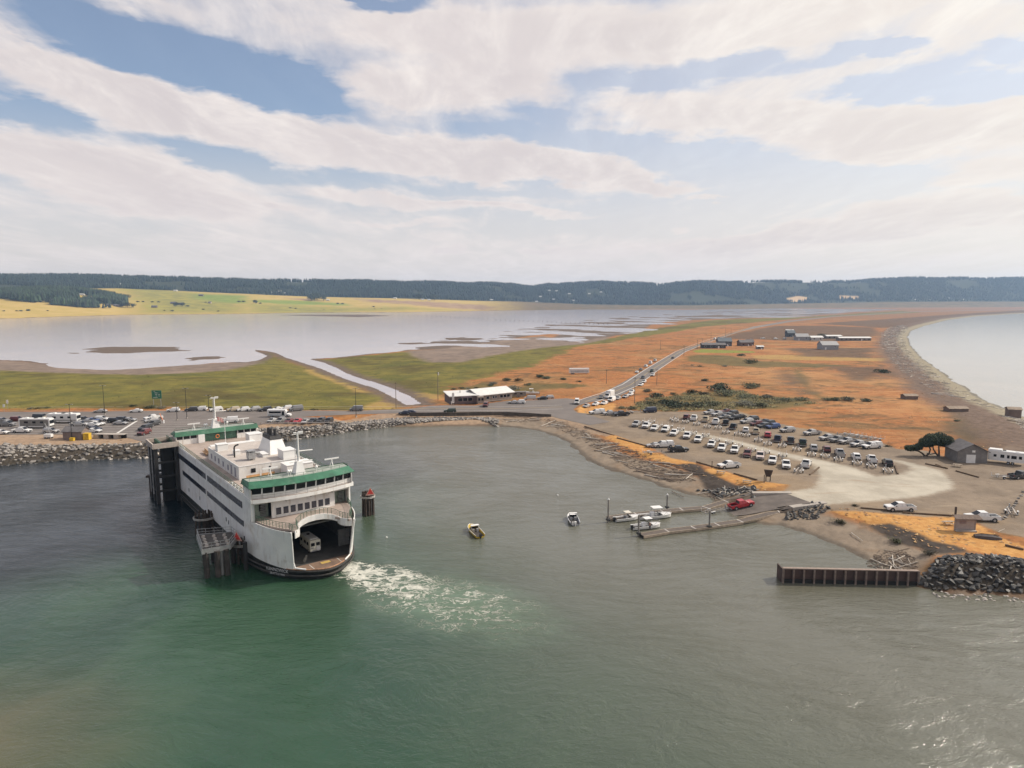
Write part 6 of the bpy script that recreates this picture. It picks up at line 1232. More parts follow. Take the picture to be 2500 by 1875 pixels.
# the vehicles on the ferry's car deck
x, y, z = on_ferry(28.3, -4.4, 1.72); extra('car', 'charcoal', (x, y, z), FT-math.pi/2+math.pi, 'dark sedan parked inside the car deck left of the camper van')['label'] = 'dark sedan parked inside the ferry car deck beside the camper van'
def big_box(name, label, cat, L_, W_, H_, loc, rz, z0=.5, cab=True, win=(), stripe=None, col_=None, nose=0.):
    t = thing(name, label, cat, loc, rz)
    P = PAINT['white']
    ch = .12
    sec = lambda x, k: [(x, -W_/2*k, z0), (x, -W_/2*k, H_-ch), (x, -W_/2*k+ch, H_), (x, W_/2*k-ch, H_), (x, W_/2*k, H_-ch), (x, W_/2*k, z0)]
    MB().loft([sec(-L_/2, .98), sec(-L_/2+.15, 1), sec(L_/2-.2, 1), [(a+nose*(1-(c-z0)/(H_-z0)), b, c) for a, b, c in sec(L_/2, .96)]]).build('body', col_ or P, t)
    for sx0, sx1, z1, z2 in win:
        for s in (1, -1): MB().box(((sx0+sx1)/2, s*(W_/2+.012), (z1+z2)/2), (sx1-sx0, .05, z2-z1)).build('side_window', GLASS, t)
    if stripe:
        for s in (1, -1): MB().box((0, s*(W_/2+.008), z0+stripe[0]), (L_*.92, .03, stripe[1])).build('stripe', stripe[2], t)
    return t
GREYBR = mat('rv_grey', (.20, .185, .17), .5, var=.2)
(nm, x, y, h) = SITE['rv'][0]
def motorhome(loc, rz, label, low):
    t = big_box('motorhome', label, 'motorhome', 11.2, 2.5, 3.5, loc, rz, .55, win=((-3.6, -2.2, 1.9, 2.6), (-.6, .6, 1.9, 2.6), (2.2, 3.4, 1.9, 2.6)), stripe=low)
    MB().box((0, 0, 3.54), (10.8, 2.3, .08)).build('roof', W_CLEAN, t)
    for k in (-3.4, 0, 2.6): MB().box((k, 0, 3.72), (1., .9, .28)).build('roof_unit', W_CLEAN if k else TRIM, t)
    MB().box((5.62, 0, 2.3), (.08, 2.2, 1.25)).build('windshield', GLASS, t); MB().box((5.66, 0, .75), (.2, 2.3, .3)).build('bumper', TRIM, t)
    add_wheels(t, (3.6, -2.6), 1.25, .45); return t
motorhome((x, y, PLATEAU+.07), 0, 'long grey-sided motorhome with white roof in the ferry lanes', (1.45, 2.3, GREYBR))
(nm, x, y, h) = SITE['rv'][1]; motorhome((x+2, y+1, PLATEAU+.07), 0, 'white motorhome parked behind the grey-sided one in the ferry lanes', (.6, .3, GREYBR))
(nm, x, y, h) = SITE['rv'][2]
t = big_box('box_truck', 'white box truck driving towards the ferry among the queue', 'truck', 5.4, 2.4, 3.5, (x, y, PLATEAU+.07), heading('T', x, y), .8)
o = body_loft([(5.0, .5, 1., 1.06, .9), (4.7, .4, 1.15, 1.25, 1), (4.1, .4, 1.3, 1.4, 1), (3.6, .4, 1.4, 2.3, 1), (2.72, .4, 1.4, 2.3, 1)], 2.1).build('cab', PAINT['white'], t)
MB().box((3.9, 0, 1.85), (.5, 1.7, .7)).build('windshield', GLASS, t); add_wheels(t, (3.9, -1.3), 1.1, .42)
(nm, x, y, h) = SITE['rv'][3]
t = big_box('shuttle_bus', 'white shuttle bus with dark window band parked along the shore road', 'bus', 7.2, 2.4, 3.0, (x, y, PLATEAU+.07), 0, .5, win=((-2.9, 1.9, 1.55, 2.35), (2.2, 3.2, .8, 2.4)), stripe=(.35, .5, mat('bus_grey', (.30, .34, .36), .5)))
body_loft([(5.5, .5, .95, 1.0, .86), (5.2, .4, 1.05, 1.15, 1), (4.4, .4, 1.2, 1.3, 1), (3.7, .4, 1.3, 2.5, 1), (3.5, .4, 1.3, 2.5, 1)], 2.1).build('bonnet', PAINT['white'], t)
MB().box((4.15, 0, 1.8), (.4, 1.6, .7)).build('windshield', GLASS, t); add_wheels(t, (4.2, -2.), 1.15, .42)
(nm, x, y, h) = SITE['rv'][4]
t = big_box('camper_trailer', 'big white fifth-wheel camper parked beside the grey shed', 'camper', 8.4, 2.6, 3.7, (x+2.6, y+3.4, h1(x, y)), R(142), .85, win=((-3.6, -2.9, 1.9, 2.7), (-2.4, -1.2, 1.8, 2.7), (-.8, -.2, 1.8, 2.7), (.4, 1.3, 1.8, 2.7), (2.2, 2.9, 1.9, 2.6)))
MB().box((-4.23, 0, 2.1), (.06, 1.2, .8)).build('rear_window', GLASS, t); MB().box((-4.23, -.95, 2.1), (.06, .4, .8)).build('rear_window', GLASS, t); MB().box((-4.23, .95, 2.1), (.06, .4, .8)).build('rear_window', GLASS, t)
MB().box((-.6, -1.6, 2.1), (3.6, .9, 2.2)).build('slide_out', PAINT['white'], t)
for k in (-2.5, .5, 3): MB().box((k, 0, 3.72), (.8, .7, .26)).build('roof_vent', TRIM if k == .5 else W_CLEAN, t)
MB().box((2.5, 0, 3.8), (3.0, 2.4, .35)).build('roof_raise', PAINT['white'], t); add_wheels(t, (-.6, -1.6), 1.22, .38)
(nm, x, y, h) = SITE['rv'][5]
t = big_box('cargo_trailer', 'long white trailer standing alone in the dry field by the highway', 'trailer', 12.5, 2.5, 4., (x, y, 2.2), R(4), 1.1, stripe=(1.0, 1.4, mat('trailer_grey', (.42, .43, .44), .5, var=.25, vs=.5))); add_wheels(t, (-3.4, -4.6), 1.22, .5)
MB().box((4.6, 0, .55), (.2, 1.2, 1.1)).build('landing_leg', STEEL, t)
# camper van on the ferry deck
x, y, z = on_ferry(30.6, .9, 1.74)
t = big_box('camper_van', 'white camper van with a spare wheel facing into the ferry car deck', 'van', 5.4, 2.0, 2.55, (x, y, z), FT-math.pi/2+math.pi+.0, .4, win=((-1.8, -1.1, 1.45, 2.0), (-.6, .3, 1.45, 2.0), (1.3, 2.1, 1.45, 2.0)), col_=mat('van_cream', (.62, .60, .52), .4, var=.06))
for s in (-.5, .5): MB().box((-2.73, s, 1.75), (.06, .72, .6)).build('rear_window', GLASS, t)
MB().box((0, 0, 2.6), (4.2, 1.6, .14)).build('roof', W_CLEAN, t); MB().box((.8, 0, 2.72), (.5, .5, .12)).build('roof_vent', TRIM, t)
MB().tube((-2.72, -.5, .95), (-2.95, -.5, .95), .42, n=14).build('spare_wheel', W_CLEAN, t); MB().box((-2.73, .6, 1.05), (.05, .5, .2)).build('number_plate', STEEL, t); MB().box((-2.74, 0, .5), (.14, 1.9, .2)).build('rear_bumper', ALLOY, t); add_wheels(t, (1.7, -1.6), .98, .36)

# ------------------------------------------------------------------ boat trailers
def proto_trailer():
    t = thing('boat_trailer', 'x', 'trailer')
    mb = MB()
    for s in (1, -1): mb.path([(3.4, 0, .5), (1.5, s*.62, .55), (-3., s*.68, .55)], .06, 4)
    for x in (1.4, .2, -1.2, -2.8): mb.tube((x, -.66, .55), (x, .66, .55), .05, n=4)
    mb.build('frame', STEEL, t)
    for s in (1, -1):
        MB().box((-.6, s*.42, .72), (4.4, .16, .12)).build('bunk', mat('bunk_wood', (.42, .37, .32), .9), t)
        MB().box((-1., s*1.02, .78), (1., .28, .08)).build('fender', W_CLEAN, t)
        MB().tube((-2.8, s*.85, .55), (-2.8, s*.85, 1.5), .04, n=5).build('guide_post', W_CLEAN, t)
    MB().box((2.5, 0, .9), (.25, .2, .8)).build('winch_post', STEEL, t)
    MB().tube((3.1, 0, 0), (3.1, 0, .7), .05, n=5).build('jack', STEEL, t)
    add_wheels(t, (-1.,), 1.08, .33, .2)
    return learn(t)
TRP = proto_trailer(); first = True; cnt = {}
tn = {'front': 'in the front gravel row', 'second': 'in the second gravel row', 'shoreside': 'on the shore side of the gravel lot', 'roadside': 'by the lot entrance bushes', 'eastside': 'near the white camper', 'back': 'along the back edge of the gravel lot'}
for row, x, y, h in SITE['trailers']:
    n = cnt.get(row, 0); cnt[row] = n+1
    lab = f'empty boat trailer {tn[row]}, {ordn(n)} from the highway' if row not in ('roadside', 'eastside') else f'empty boat trailer {tn[row]}'
    loc = (x, y, max(2.3, h1(x, y))); rz = R(h)+random.uniform(-.08, .08)
    if first: t = TRP; t.location = loc; t.rotation_euler = (0, 0, rz); t['label'] = lab; first = False
    else: t = dup(TRP, loc, rz, lab)
    t['group'] = 'empty boat trailers in the gravel lot'; t.scale = (1.08,)*3
t = dup(TRP, (SITE['ramp_truck'][0]-6.6, SITE['ramp_truck'][1]-1.6, -.25), R(14), 'half-submerged boat trailer behind the red pickup on the ramp'); t.rotation_euler = (0, R(-7), R(14))

for i, (x, y) in enumerate(SITE['farm_cars']): extra(('car', 'suv', 'van')[i], ('white', 'white', 'silver')[i], (x, y, h1(x, y)), R((170, 20, 90)[i]), ['white sedan in the farmyard nearest the slate-blue house', 'white SUV in the farmyard next to the white sedan', 'silver van in the farmyard near the weathered shed'][i], scale=1.15)
t = dup(TRP, (109.5, 141.5, h1(109.5, 141.5)), R(60), 'empty boat trailer at the gravel edge beside the row of stones')
# ------------------------------------------------------------------ boats
def boat(label, x, y, h, L_, B_, hullm, kind):
    t = thing('motor_boat', label, 'boat', (x, y, -.05), R(h))
    st = [(-.5, .90), (-.2, 1.), (.1, 1.), (.28, .86), (.40, .58), (.47, .28), (.5, .03)]
    def sec(x, k, sc_=1., z=0.):
        b = B_/2*k*sc_; sh = .78+max(0, x)*.55
        return [(x*L_, -b, sh+z), (x*L_, -b*.86, .25), (x*L_, 0, -.15 if x < .4 else 0.1), (x*L_, b*.86, .25), (x*L_, b, sh+z), (x*L_, b*.86, sh+z), (x*L_, b*.80, .38), (x*L_, -b*.80, .38), (x*L_, -b*.86, sh+z)]
    MB().loft([sec(*s) for s in st]).build('hull', hullm, t)
    mb = MB(); mb.path([(x*L_, -B_/2*k*.98, .80+max(0, x)*.55) for x, k in st]+[(x*L_, B_/2*k*.98, .80+max(0, x)*.55) for x, k in reversed(st)], .06, 5); mb.build('gunwale', W_CLEAN, t)
    MB().prism([(-.49*L_, -B_*.36), (.2*L_, -B_*.36), (.2*L_, B_*.36), (-.49*L_, B_*.36)], .36, .42).build('cockpit_floor', mat('boat_floor', (.05, .045, .043) if kind in ('yellow', 'grey', 'small') else (.42, .41, .40), .8), t)
    e = MB().box((-.53*L_, .0, .75), (.5, .42, .55)); e.box((-.53*L_, 0, .2), (.3, .22, .9)); e.build('outboard_motor', BLACK if kind not in ('grey', 'console') else W_CLEAN if kind == 'grey' else BLACK, t)
    if kind != 'yellow': MB().box((-.52*L_, .55, .62), (.32, .26, .7)).build('kicker_motor', W_CLEAN, t)
    fd = [(.2, .93), (.28, .84), (.40, .56), (.47, .26)]
    MB().prism([(x*L_, -B_/2*k*.92) for x, k in fd]+[(x*L_, B_/2*k*.92) for x, k in reversed(fd)], [.72+x*.5 for x, k in fd]+[.72+x*.5 for x, k in reversed(fd)], [.80+x*.55 for x, k in fd]+[.80+x*.55 for x, k in reversed(fd)]).build('foredeck', hullm if kind == 'yellow' else W_CLEAN, t)
    for s in (1, -1): MB().box((-.02*L_, s*B_*.2, .72), (.5, .5, .65)).build('seat', mat('seat_grey', (.3, .3, .3), .8), t)
    q = [(.13*L_, -B_*.38, .85), (.13*L_, B_*.38, .85), (.07*L_, B_*.34, 1.4), (.07*L_, -B_*.34, 1.4)]
    pane(q, .02).build('windshield', GLASS, t)
    if kind in ('hardtop', 'console', 'small', 'yellow', 'grey'):
        zt = {'hardtop': 2.55, 'console': 2.35, 'small': 2.0, 'yellow': 1.75, 'grey': 1.9}[kind]; lx = {'hardtop': .30, 'console': .26, 'small': .24, 'yellow': .12, 'grey': .1}[kind]
        MB().box((.03*L_, 0, zt), (lx*L_, B_*.74, .09)).build('hardtop' if kind == 'hardtop' else 'canopy_top', W_CLEAN if kind != 'small' else mat('canvas', (.62, .58, .5), .9), t)
        mb = MB()
        for a in (-.08, .12):
            for s in (1, -1): mb.tube((a*L_*(lx/.3), s*B_*.34, .8), (a*L_*(lx/.3)+.05, s*B_*.34, zt), .045, n=5)
        mb.build('top_frame', STEEL, t)
    if kind in ('hardtop', 'console'):
        mb = MB(); rail = [(.24*L_, s*B_*.42, 1.25) for s in (1,)]
        for s in (1, -1): mb.path([(.2*L_, s*B_*.43, .95), (.3*L_, s*B_*.37, 1.5), (.42*L_, s*B_*.22, 1.6), (.5*L_, 0, 1.62)], .035, 4)
        mb.build('bow_rail', STEEL, t)
        MB().box((-.1*L_, 0, 1.0), (.9, B_*.4, .9)).build('console', W_CLEAN, t)
    return t
BL = {'yellow': ('small yellow runabout drifting off the ferry bow', 6.6, 2.4, mat('boat_yellow', (.52, .36, .04), .35, var=.1)), 'grey': ('grey skiff seen from astern between the yellow boat and the dock', 6., 2.4, mat('boat_grey', (.30, .31, .34), .35, var=.1)),
      'small': ('small open white boat with cream canvas at the outer end of the longer dock', 5.6, 2.1, PAINT['white']), 'hardtop': ('largest white boat with a hard top tied to the longer dock', 7.6, 2.6, PAINT['white']), 'console': ('white centre console boat alongside the end of the shorter dock', 6.4, 2.3, PAINT['white'])}
for k, x, y, h in SITE['boats']:
    lab, L_, B_, hm = BL[k]; boat(lab, x, y, h, L_, B_, hm, k)

def person(label, x, y, z, rz, shirt, legs):
    t = thing('person', label, 'person', (x, y, z), rz)
    V = [(0, 0, .95), (0, 0, 1.2), (.02, 0, 1.45), (.03, 0, 1.56), (.05, 0, 1.70), (.0, .1, .9), (.02, .11, .5), (0, .12, .06), (.12, .12, .03), (0, -.1, .9), (.03, -.11, .5), (-.02, -.12, .06), (.1, -.12, .03), (.0, .2, 1.42), (.04, .25, 1.15), (.2, .2, .98), (0, -.2, 1.42), (.06, -.25, 1.15), (.24, -.16, 1.02)]
    E_ = [(0, 1), (1, 2), (2, 3), (3, 4), (0, 5), (5, 6), (6, 7), (7, 8), (0, 9), (9, 10), (10, 11), (11, 12), (2, 13), (13, 14), (14, 15), (2, 16), (16, 17), (17, 18)]
    rad = [.15, .14, .16, .06, .11, .10, .075, .05, .05, .10, .075, .05, .05, .075, .055, .045, .075, .055, .045]
    def skin(name, idx, k, m):
        mp = {i: j for j, i in enumerate(idx)}
        me = bpy.data.meshes.new(name); me.from_pydata([V[i] for i in idx], [(mp[a], mp[b]) for a, b in E_ if a in mp and b in mp], [])
        o = link(name, me, m, t); md = o.modifiers.new('skin', 'SKIN'); md.use_smooth_shade = True
        for i, j in mp.items():
            me.skin_vertices[0].data[j].radius = (rad[i]*k,)*2; me.skin_vertices[0].data[j].use_root = (i == idx[0])
        s = o.modifiers.new('sub', 'SUBSURF'); s.levels = 1; s.render_levels = 1
    skin('body', list(range(19)), 1., SKIN); skin('jacket', [1, 2, 13, 14, 16, 17], 1.2, shirt); skin('trousers', [0, 5, 6, 7, 9, 10, 11], 1.2, legs)
    MB().loft([[(.05+.12*k*math.cos(a), .11*k*math.sin(a), z_) for a in [i*math.pi/4 for i in range(8)]] for k, z_ in ((.9, 1.72), (1., 1.80), (.5, 1.88))]).build('hair', mat('hair_dark', (.03, .022, .018), .8), t)
x, y = SITE['cafe_boat'][2]; b_ = boat('white cabin boat parked on land behind the cafe forecourt cars', x, y, 178, 7., 2.5, PAINT['white'], 'hardtop'); b_.location.z = h1(x, y)+.5
for k in (-1.5, 1.2): MB().box((k, 0, -.2), (.3, 1.8, .9)).build('cradle', WOOD, b_)
x, y = SITE['cafe_boat'][1]; t = big_box('travel_trailer', 'grey travel trailer parked beside the boat behind the cafe', 'trailer', 7.5, 2.4, 2.8, (x-3, y+2, h1(x, y)), R(3), .6, win=((-2, -.8, 1.5, 2.1), (.8, 2, 1.5, 2.1)), col_=GREYBR); add_wheels(t, (.4, -.5), 1.2, .36)
px_, py_ = SITE['person']; person('person in dark jacket and trousers standing on the shorter dock end by a boat', px_, py_, .55, R(100), mat('cloth_dark', (.03, .03, .035), .9), mat('cloth_navy', (.03, .035, .05), .9))

# ------------------------------------------------------------------ buildings
def gable(name, label, x, y, L_, W_, h, rise, rz, wm, rm, oh=.4, z=None, doors=(), wins=(), chimney=False, far=False, pent=None):
    z = h1(x, y)-.1 if z is None else z
    t = thing(name, label, 'house' if 'house' in name else 'building', (x, y, z), rz)
    a, b = L_/2, W_/2
    MB().add([(-a, -b, 0), (a, -b, 0), (a, b, 0), (-a, b, 0), (-a, -b, h), (a, -b, h), (a, b, h), (-a, b, h), (-a, 0, h+rise), (a, 0, h+rise)], [(0, 1, 5, 4), (2, 3, 7, 6), (1, 2, 6, 9, 5), (3, 0, 4, 8, 7), (0, 3, 2, 1), (4, 5, 9, 8), (6, 7, 8, 9)]).build('wall', wm, t)
    k = rise/b
    r_ = MB()
    for s in (1, -1):
        P = [(-a-oh, s*(b+oh), h-oh*k), (a+oh, s*(b+oh), h-oh*k), (a+oh, 0, h+rise), (-a-oh, 0, h+rise)]
        r_.add([(p[0], p[1], p[2]+.03) for p in P]+[(p[0], p[1], p[2]+.2) for p in P], [(0, 1, 2, 3), (7, 6, 5, 4), (0, 4, 5, 1), (1, 5, 6, 2), (2, 6, 7, 3), (3, 7, 4, 0)])
    ro = r_.build('roof', rm, t)
    if chimney: MB().box((a*.3, b*.3, h+rise), (.8, .8, 1.6)).build('chimney', CONC, ro)
    for (side, u, z0, w, hh, nm) in list(doors)+list(wins):
        m_ = GLASS if nm == 'window' else W_CLEAN
        if side in 'sn': s = -1 if side == 's' else 1; o = MB().box((0, 0, 0), (w, .1, hh)).build(nm, m_, t); o.location = (u, s*(b+.03), z0+hh/2); f = MB().box((0, -s*.02, 0), (w+.24, .08, hh+.24))
        else: s = -1 if side == 'w' else 1; o = MB().box((0, 0, 0), (.1, w, hh)).build(nm, m_, t); o.location = (s*(a+.03), u, z0+hh/2); f = MB().box((-s*.02, 0, 0), (.08, w+.24, hh+.24))
        if not far: f.build('frame', W_CLEAN, o)
    return t
def build_houses():
    # cafe by the junction
    A, B1, B2, D = [Vector(p) for p in SITE['cafe']]
    d = (B1-A); an = math.atan2(d.y, d.x); z = 2.35
    t = thing('roadside_cafe', 'brown roadside cafe with long white metal roof beside the junction', 'cafe', (A.x, A.y, z), an)
    L1 = d.length; W = 11; pu = mat('cafe_siding', (.125, .098, .098), .85, var=.2, vs=.7, dirt=(.17, .13, .12))
    MB().box((L1/2, W/2, 1.75), (L1, W, 3.5)).build('wall', pu, t)
    MB().add([(-.6, -.7, 3.5), (L1+.2, -.7, 3.5), (L1+.2, W+.4, 4.4), (-.6, W+.4, 4.4), (-.6, -.7, 3.8), (L1+.2, -.7, 3.8), (L1+.2, W+.4, 4.7), (-.6, W+.4, 4.7)], [(3, 2, 1, 0), (4, 5, 6, 7), (0, 1, 5, 4), (1, 2, 6, 5), (2, 3, 7, 6), (3, 0, 4, 7)]).build('flat_roof', ROOF_W, t)
    for k in range(3):
        o = MB().box((4.6+k*2.3, -.04, 1.95), (1.95, .1, 1.4)).build('window', GLASS, t); MB().box((4.6+k*2.3, -.02, 1.95), (2.2, .07, 1.62)).build('frame', mat('frame_taupe', (.35, .30, .28), .7), o)
    MB().box((7.4, -.06, 3.12), (5.2, .1, .55)).build('sign_board', mat('sign_purple', (.10, .08, .14), .6), t)
    cu = bpy.data.curves.new('lettering', 'FONT'); cu.body = 'KEYSTONE CAFE'; cu.size = .62; cu.align_x = 'CENTER'; cu.extrude = .01; cu.materials.append(mat('letter_lilac', (.55, .50, .60), .6))
    o = letters(cu); o.parent = t; o.location = (7.4, -.13, 2.9); o.rotation_euler = (R(90), 0, 0)
    v = MB().box((1.2, -.5, 3.1), (1.0, .25, 4.6)).build('vertical_sign', W_CLEAN, t)
    for k in range(7): MB().box((1.2, -.64, 1.5+k*.5), (.5, .02, .26)).build('sign_mark', mat('mark_grey', (.3, .28, .3), .7), v)
    MB().box((1.2, -.5, .4), (.2, .2, .9)).build('sign_post', STEEL, t)
    # gabled wing running back to the right
    e = (D-B2); a2 = math.atan2(e.y, e.x)-an; L2 = e.length
    c = Vector((math.cos(-an)*(B2-A).x-math.sin(-an)*(B2-A).y, math.sin(-an)*(B2-A).x+math.cos(-an)*(B2-A).y))
    M = Matrix.Translation((c.x-2.6, c.y-.6, 0)) @ Matrix.Rotation(a2, 4, 'Z')
    tw = mat('cafe_tan', (.25, .205, .175), .85, var=.2, vs=.7)
    L2 += 3.0; Wd = 12.
    pts = lambda P: [tuple(M @ Vector(p)) for p in P]
    MB().add(pts([(0, 0, 0), (L2, 0, 0), (L2, Wd, 0), (0, Wd, 0), (0, 0, 3.4), (L2, 0, 3.4), (L2, Wd, 3.4), (0, Wd, 3.4), (0, Wd/2, 5.4), (L2, Wd/2, 5.4)]), [(0, 1, 5, 4), (2, 3, 7, 6), (1, 2, 6, 9, 5), (3, 0, 4, 8, 7), (4, 5, 9, 8), (6, 7, 8, 9)]).build('wing_wall', tw, t)
    r_ = MB()
    for y0, y1 in ((-1., Wd/2), (Wd+.8, Wd/2)):
        P = [(-1.6, y0, 3.25), (L2+1, y0, 3.25), (L2+1, y1, 5.42), (-1.6, y1, 5.42)]
        r_.add(pts(P)+pts([(p[0], p[1], p[2]+.28) for p in P]), [(0, 1, 2, 3), (7, 6, 5, 4), (0, 4, 5, 1), (1, 5, 6, 2), (2, 6, 7, 3), (3, 7, 4, 0)])
    r_.build('metal_roof', ROOF_W, t)
    for u, w, hh in ((1.2, 1.4, 1.9), (4.2, 1.7, 1.3), (7.4, .9, 1.1), (8.8, .9, 1.1), (12., 1.6, 1.3), (14., 1.6, 1.3), (16., 1.6, 1.3)):
        if u < L2-.6:
            o = MB().box((0, 0, 0), (w, .1, hh), m=M @ Matrix.Translation((u, -.04, 1.95))).build('window', GLASS, t)
            MB().box((0, 0, 0), (w+.22, .07, hh+.22), m=M @ Matrix.Translation((u, -.02, 1.95))).build('frame', W_CLEAN, o)
    MB().box((L1+.4, -.9, 1.6), (3.0, 2.2, 3.2)).build('porch', mat('porch_tan', (.30, .25, .21), .85), t)
    for k in (-.7, .8): MB().box((L1+.4+k, -2.03, 2.0), (1., .08, 1.2)).build('window', GLASS, t)
    MB().tube((6.2, 6, 4.3), (6.2, 6, 5.4), .4, n=8).build('roof_vent', ROOF_W, t)
    MB().loft([[(.3+.0, -.9, 0.2), (.6, -.9, .2), (.6, -.8, .2), (.3, -.8, .2)], [(3.3-3.2, -.9, 1.6), (3.7-3.2, -.9, 1.6), (3.7-3.2, -.8, 1.6), (.1, -.8, 1.6)]]).build('leaning_board', W_CLEAN, t)
    # grey shed by the gravel turnaround
    A, B = [Vector(p) for p in SITE['shed_e']]; d = B-A
    an = math.atan2(d.y, d.x)
    c = (A+B)/2+Vector((-math.sin(an), math.cos(an)))*3.9
    gable('grey_shed', 'grey gabled shed with a wide door beside the white camper', c.x, c.y, 7.6, 7.8, 3.5, 2., an+math.pi/2, GREY_W, SHINGLE, .5, doors=(('w', .4, 0, 2.4, 2.5, 'garage_door'), ('w', -.2, 3.2, .8, .6, 'vent')), far=True)
    # small brown hut of the ferry lot
    A, B = [Vector(p) for p in SITE['shed_w']]; c = (A+B)/2
    gable('pump_hut', 'small brown gabled hut beside the yellow bins on the rocks bank', c.x, c.y+2, 6.3, 4.2, 2.9, 1.2, 0, mat('hut_brown', (.20, .155, .14), .85, var=.15), SHINGLE, .35, far=True)
    names = ['long dark house with a bright green lawn beside the highway', 'slate-blue house right behind the dark house', 'brown gabled house with a dormer east of the slate-blue house', 'small brown outbuilding next to the brown gabled house', 'little grey hut alone on the spit in front of the houses', 'pale grey barn with a big plain wall facing the dry field', 'longest low white-roofed building on the spit', 'shorter low white-roofed building joined behind the grey barn', 'white house with stepped roof between barn and farm sheds', 'weathered grey farm shed among parked trailers', 'slate-coloured shed near the middle of the farmyard', 'small white building furthest back in the farmyard']
    for i, (k, x, y, L_, W_) in enumerate(SITE['houses']):
        wm, rm, h, rise = {'dark': (mat('dark_siding', (.05, .05, .055), .85), SHINGLE, 3.4, 1.6), 'slate': (SLATE_W, mat('slate_roof', (.12, .14, .155), .8), 5., 3.2), 'brown': (BROWN_W, SHINGLE, 3.8, 2.2), 'hut': (GREY_W, ROOF_W, 2.6, .8), 'grey': (mat('barn_grey', (.30, .30, .31), .8, var=.08), mat('barn_roof', (.34, .335, .33), .7), 4.4, 3.2), 'long': (GREY_W, ROOF_W, 3.2, 1.1), 'white': (mat('white_siding', (.55, .52, .48), .8), ROOF_W, 3.4, 1.6)}[k]
        nm = 'house' if k in ('dark', 'slate', 'brown', 'white') else 'farm_building'
        nw = max(2, int(L_/5))
        ws = [('s', -L_/2+(j+.5)*L_/nw, 1.2, 1.6, 1.2, 'window') for j in range(nw)] if k not in ('grey',) else [('s', L_*.28, 2.2, .9, 1.2, 'window')]
        gable(nm, names[i], x, y+W_/2, L_, W_, h, rise, R(-4 if k == 'dark' else random.uniform(-6, 6)), wm, rm, .5, wins=ws, doors=(('s', L_*.2 if k != 'grey' else -L_*.3, 0, 1.1, 2.1, 'door'),), chimney=nm == 'house', far=i not in (0, 1, 5))
    for i, (x, y, L_, h, rz) in enumerate(SITE['bay_huts']):
        gable(['log_shelter', 'log_shelter', 'beach_hut'][i], ['small driftwood shelter at the edge of the dry field near the bay', 'low dark driftwood shelter where dry field meets the bay beach', 'dark little hut standing among logs at the bay shoreline'][i], x, y, L_, 4., h*.7, .7, R(rz), BROWN_W, DRIFT_B, .3, far=True)
    WH = mat('far_white', (.60, .57, .53), .8)
    wm_ = [BROWN_W, WH, RED_W, mat('far_tan', (.45, .36, .26), .8)]
    L0 = ['weathered brown farmhouse', 'pale white house', 'red-walled farm building', 'small tan hut']
    where = ['by the near farm trees', 'at the edge of the far woods', 'among the farm trees', 'alone in the far meadow']
    for i, (x, y, k) in enumerate(SITE['far_houses']):
        s = 1. if y < 2200 else .8
        o = gable('farm_house' if k in (0, 2) else 'far_house' if k == 1 else 'meadow_hut', f'{L0[k]} {where[k]}, {ordn(min(i, 24))} from the west' if i < 25 else f'{L0[k]} high on the wooded ridge, {ordn(i-25)} from the west', x, y, (22 if k == 0 else 18 if k == 1 else 13)*s, 12*s, (4.5 if k else 5)*s, (4.5 if k != 1 else 3)*s, random.uniform(-.3, .3), wm_[k], SHINGLE if k != 1 else ROOF_W, .5, far=True, wins=(('s', -4, 1.5, 2, 1.8, 'window'), ('s', 3, 1.5, 2, 1.8, 'window')))
        o['group'] = 'distant farmhouses and houses beyond the lake'
build_houses()
# ------------------------------------------------------------------ rocks
def rock_mesh(seed, sx=1., sy=.8, sz=.6):
    r = random.Random(seed); bm = bmesh.new()
    for k in range(13):
        d = Vector((r.gauss(0, 1), r.gauss(0, 1), r.gauss(0, 1))).normalized()*r.uniform(.75, 1.1)
        bm.verts.new((d.x*sx, d.y*sy, d.z*sz))
    bmesh.ops.convex_hull(bm, input=bm.verts)
    for v in [v for v in bm.verts if not v.link_faces]: bm.verts.remove(v)
    bmesh.ops.recalc_face_normals(bm, faces=bm.faces)
    me = bpy.data.meshes.new('stone'); bm.to_mesh(me); bm.free(); return me
ROCKS = [rock_mesh(i, 1, random.uniform(.65, .95), random.uniform(.5, .75)) for i in range(10)]
def inside(poly, n, rnd):
    P = np.array(poly); lo, hi = P.min(0), P.max(0); out = []
    while len(out) < n:
        q = np.column_stack([rnd.uniform(lo[0], hi[0], n*4), rnd.uniform(lo[1], hi[1], n*4)])
        out += [tuple(p) for p in q[seg_sdf(q, poly) > 0]]
    return out[:n]
def spaced(poly, n, dmin, rnd, tries=16):
    """roughly even scatter"""
    c = inside(poly, n*tries, rnd); cell = {}; out = []
    for p in c:
        k = (int(p[0]//dmin), int(p[1]//dmin))
        if any((p[0]-q[0])**2+(p[1]-q[1])**2 < dmin*dmin for a in (-1, 0, 1) for b in (-1, 0, 1) for q in cell.get((k[0]+a, k[1]+b), ())): continue
        cell.setdefault(k, []).append(p); out.append(p)
        if len(out) >= n: break
    return out
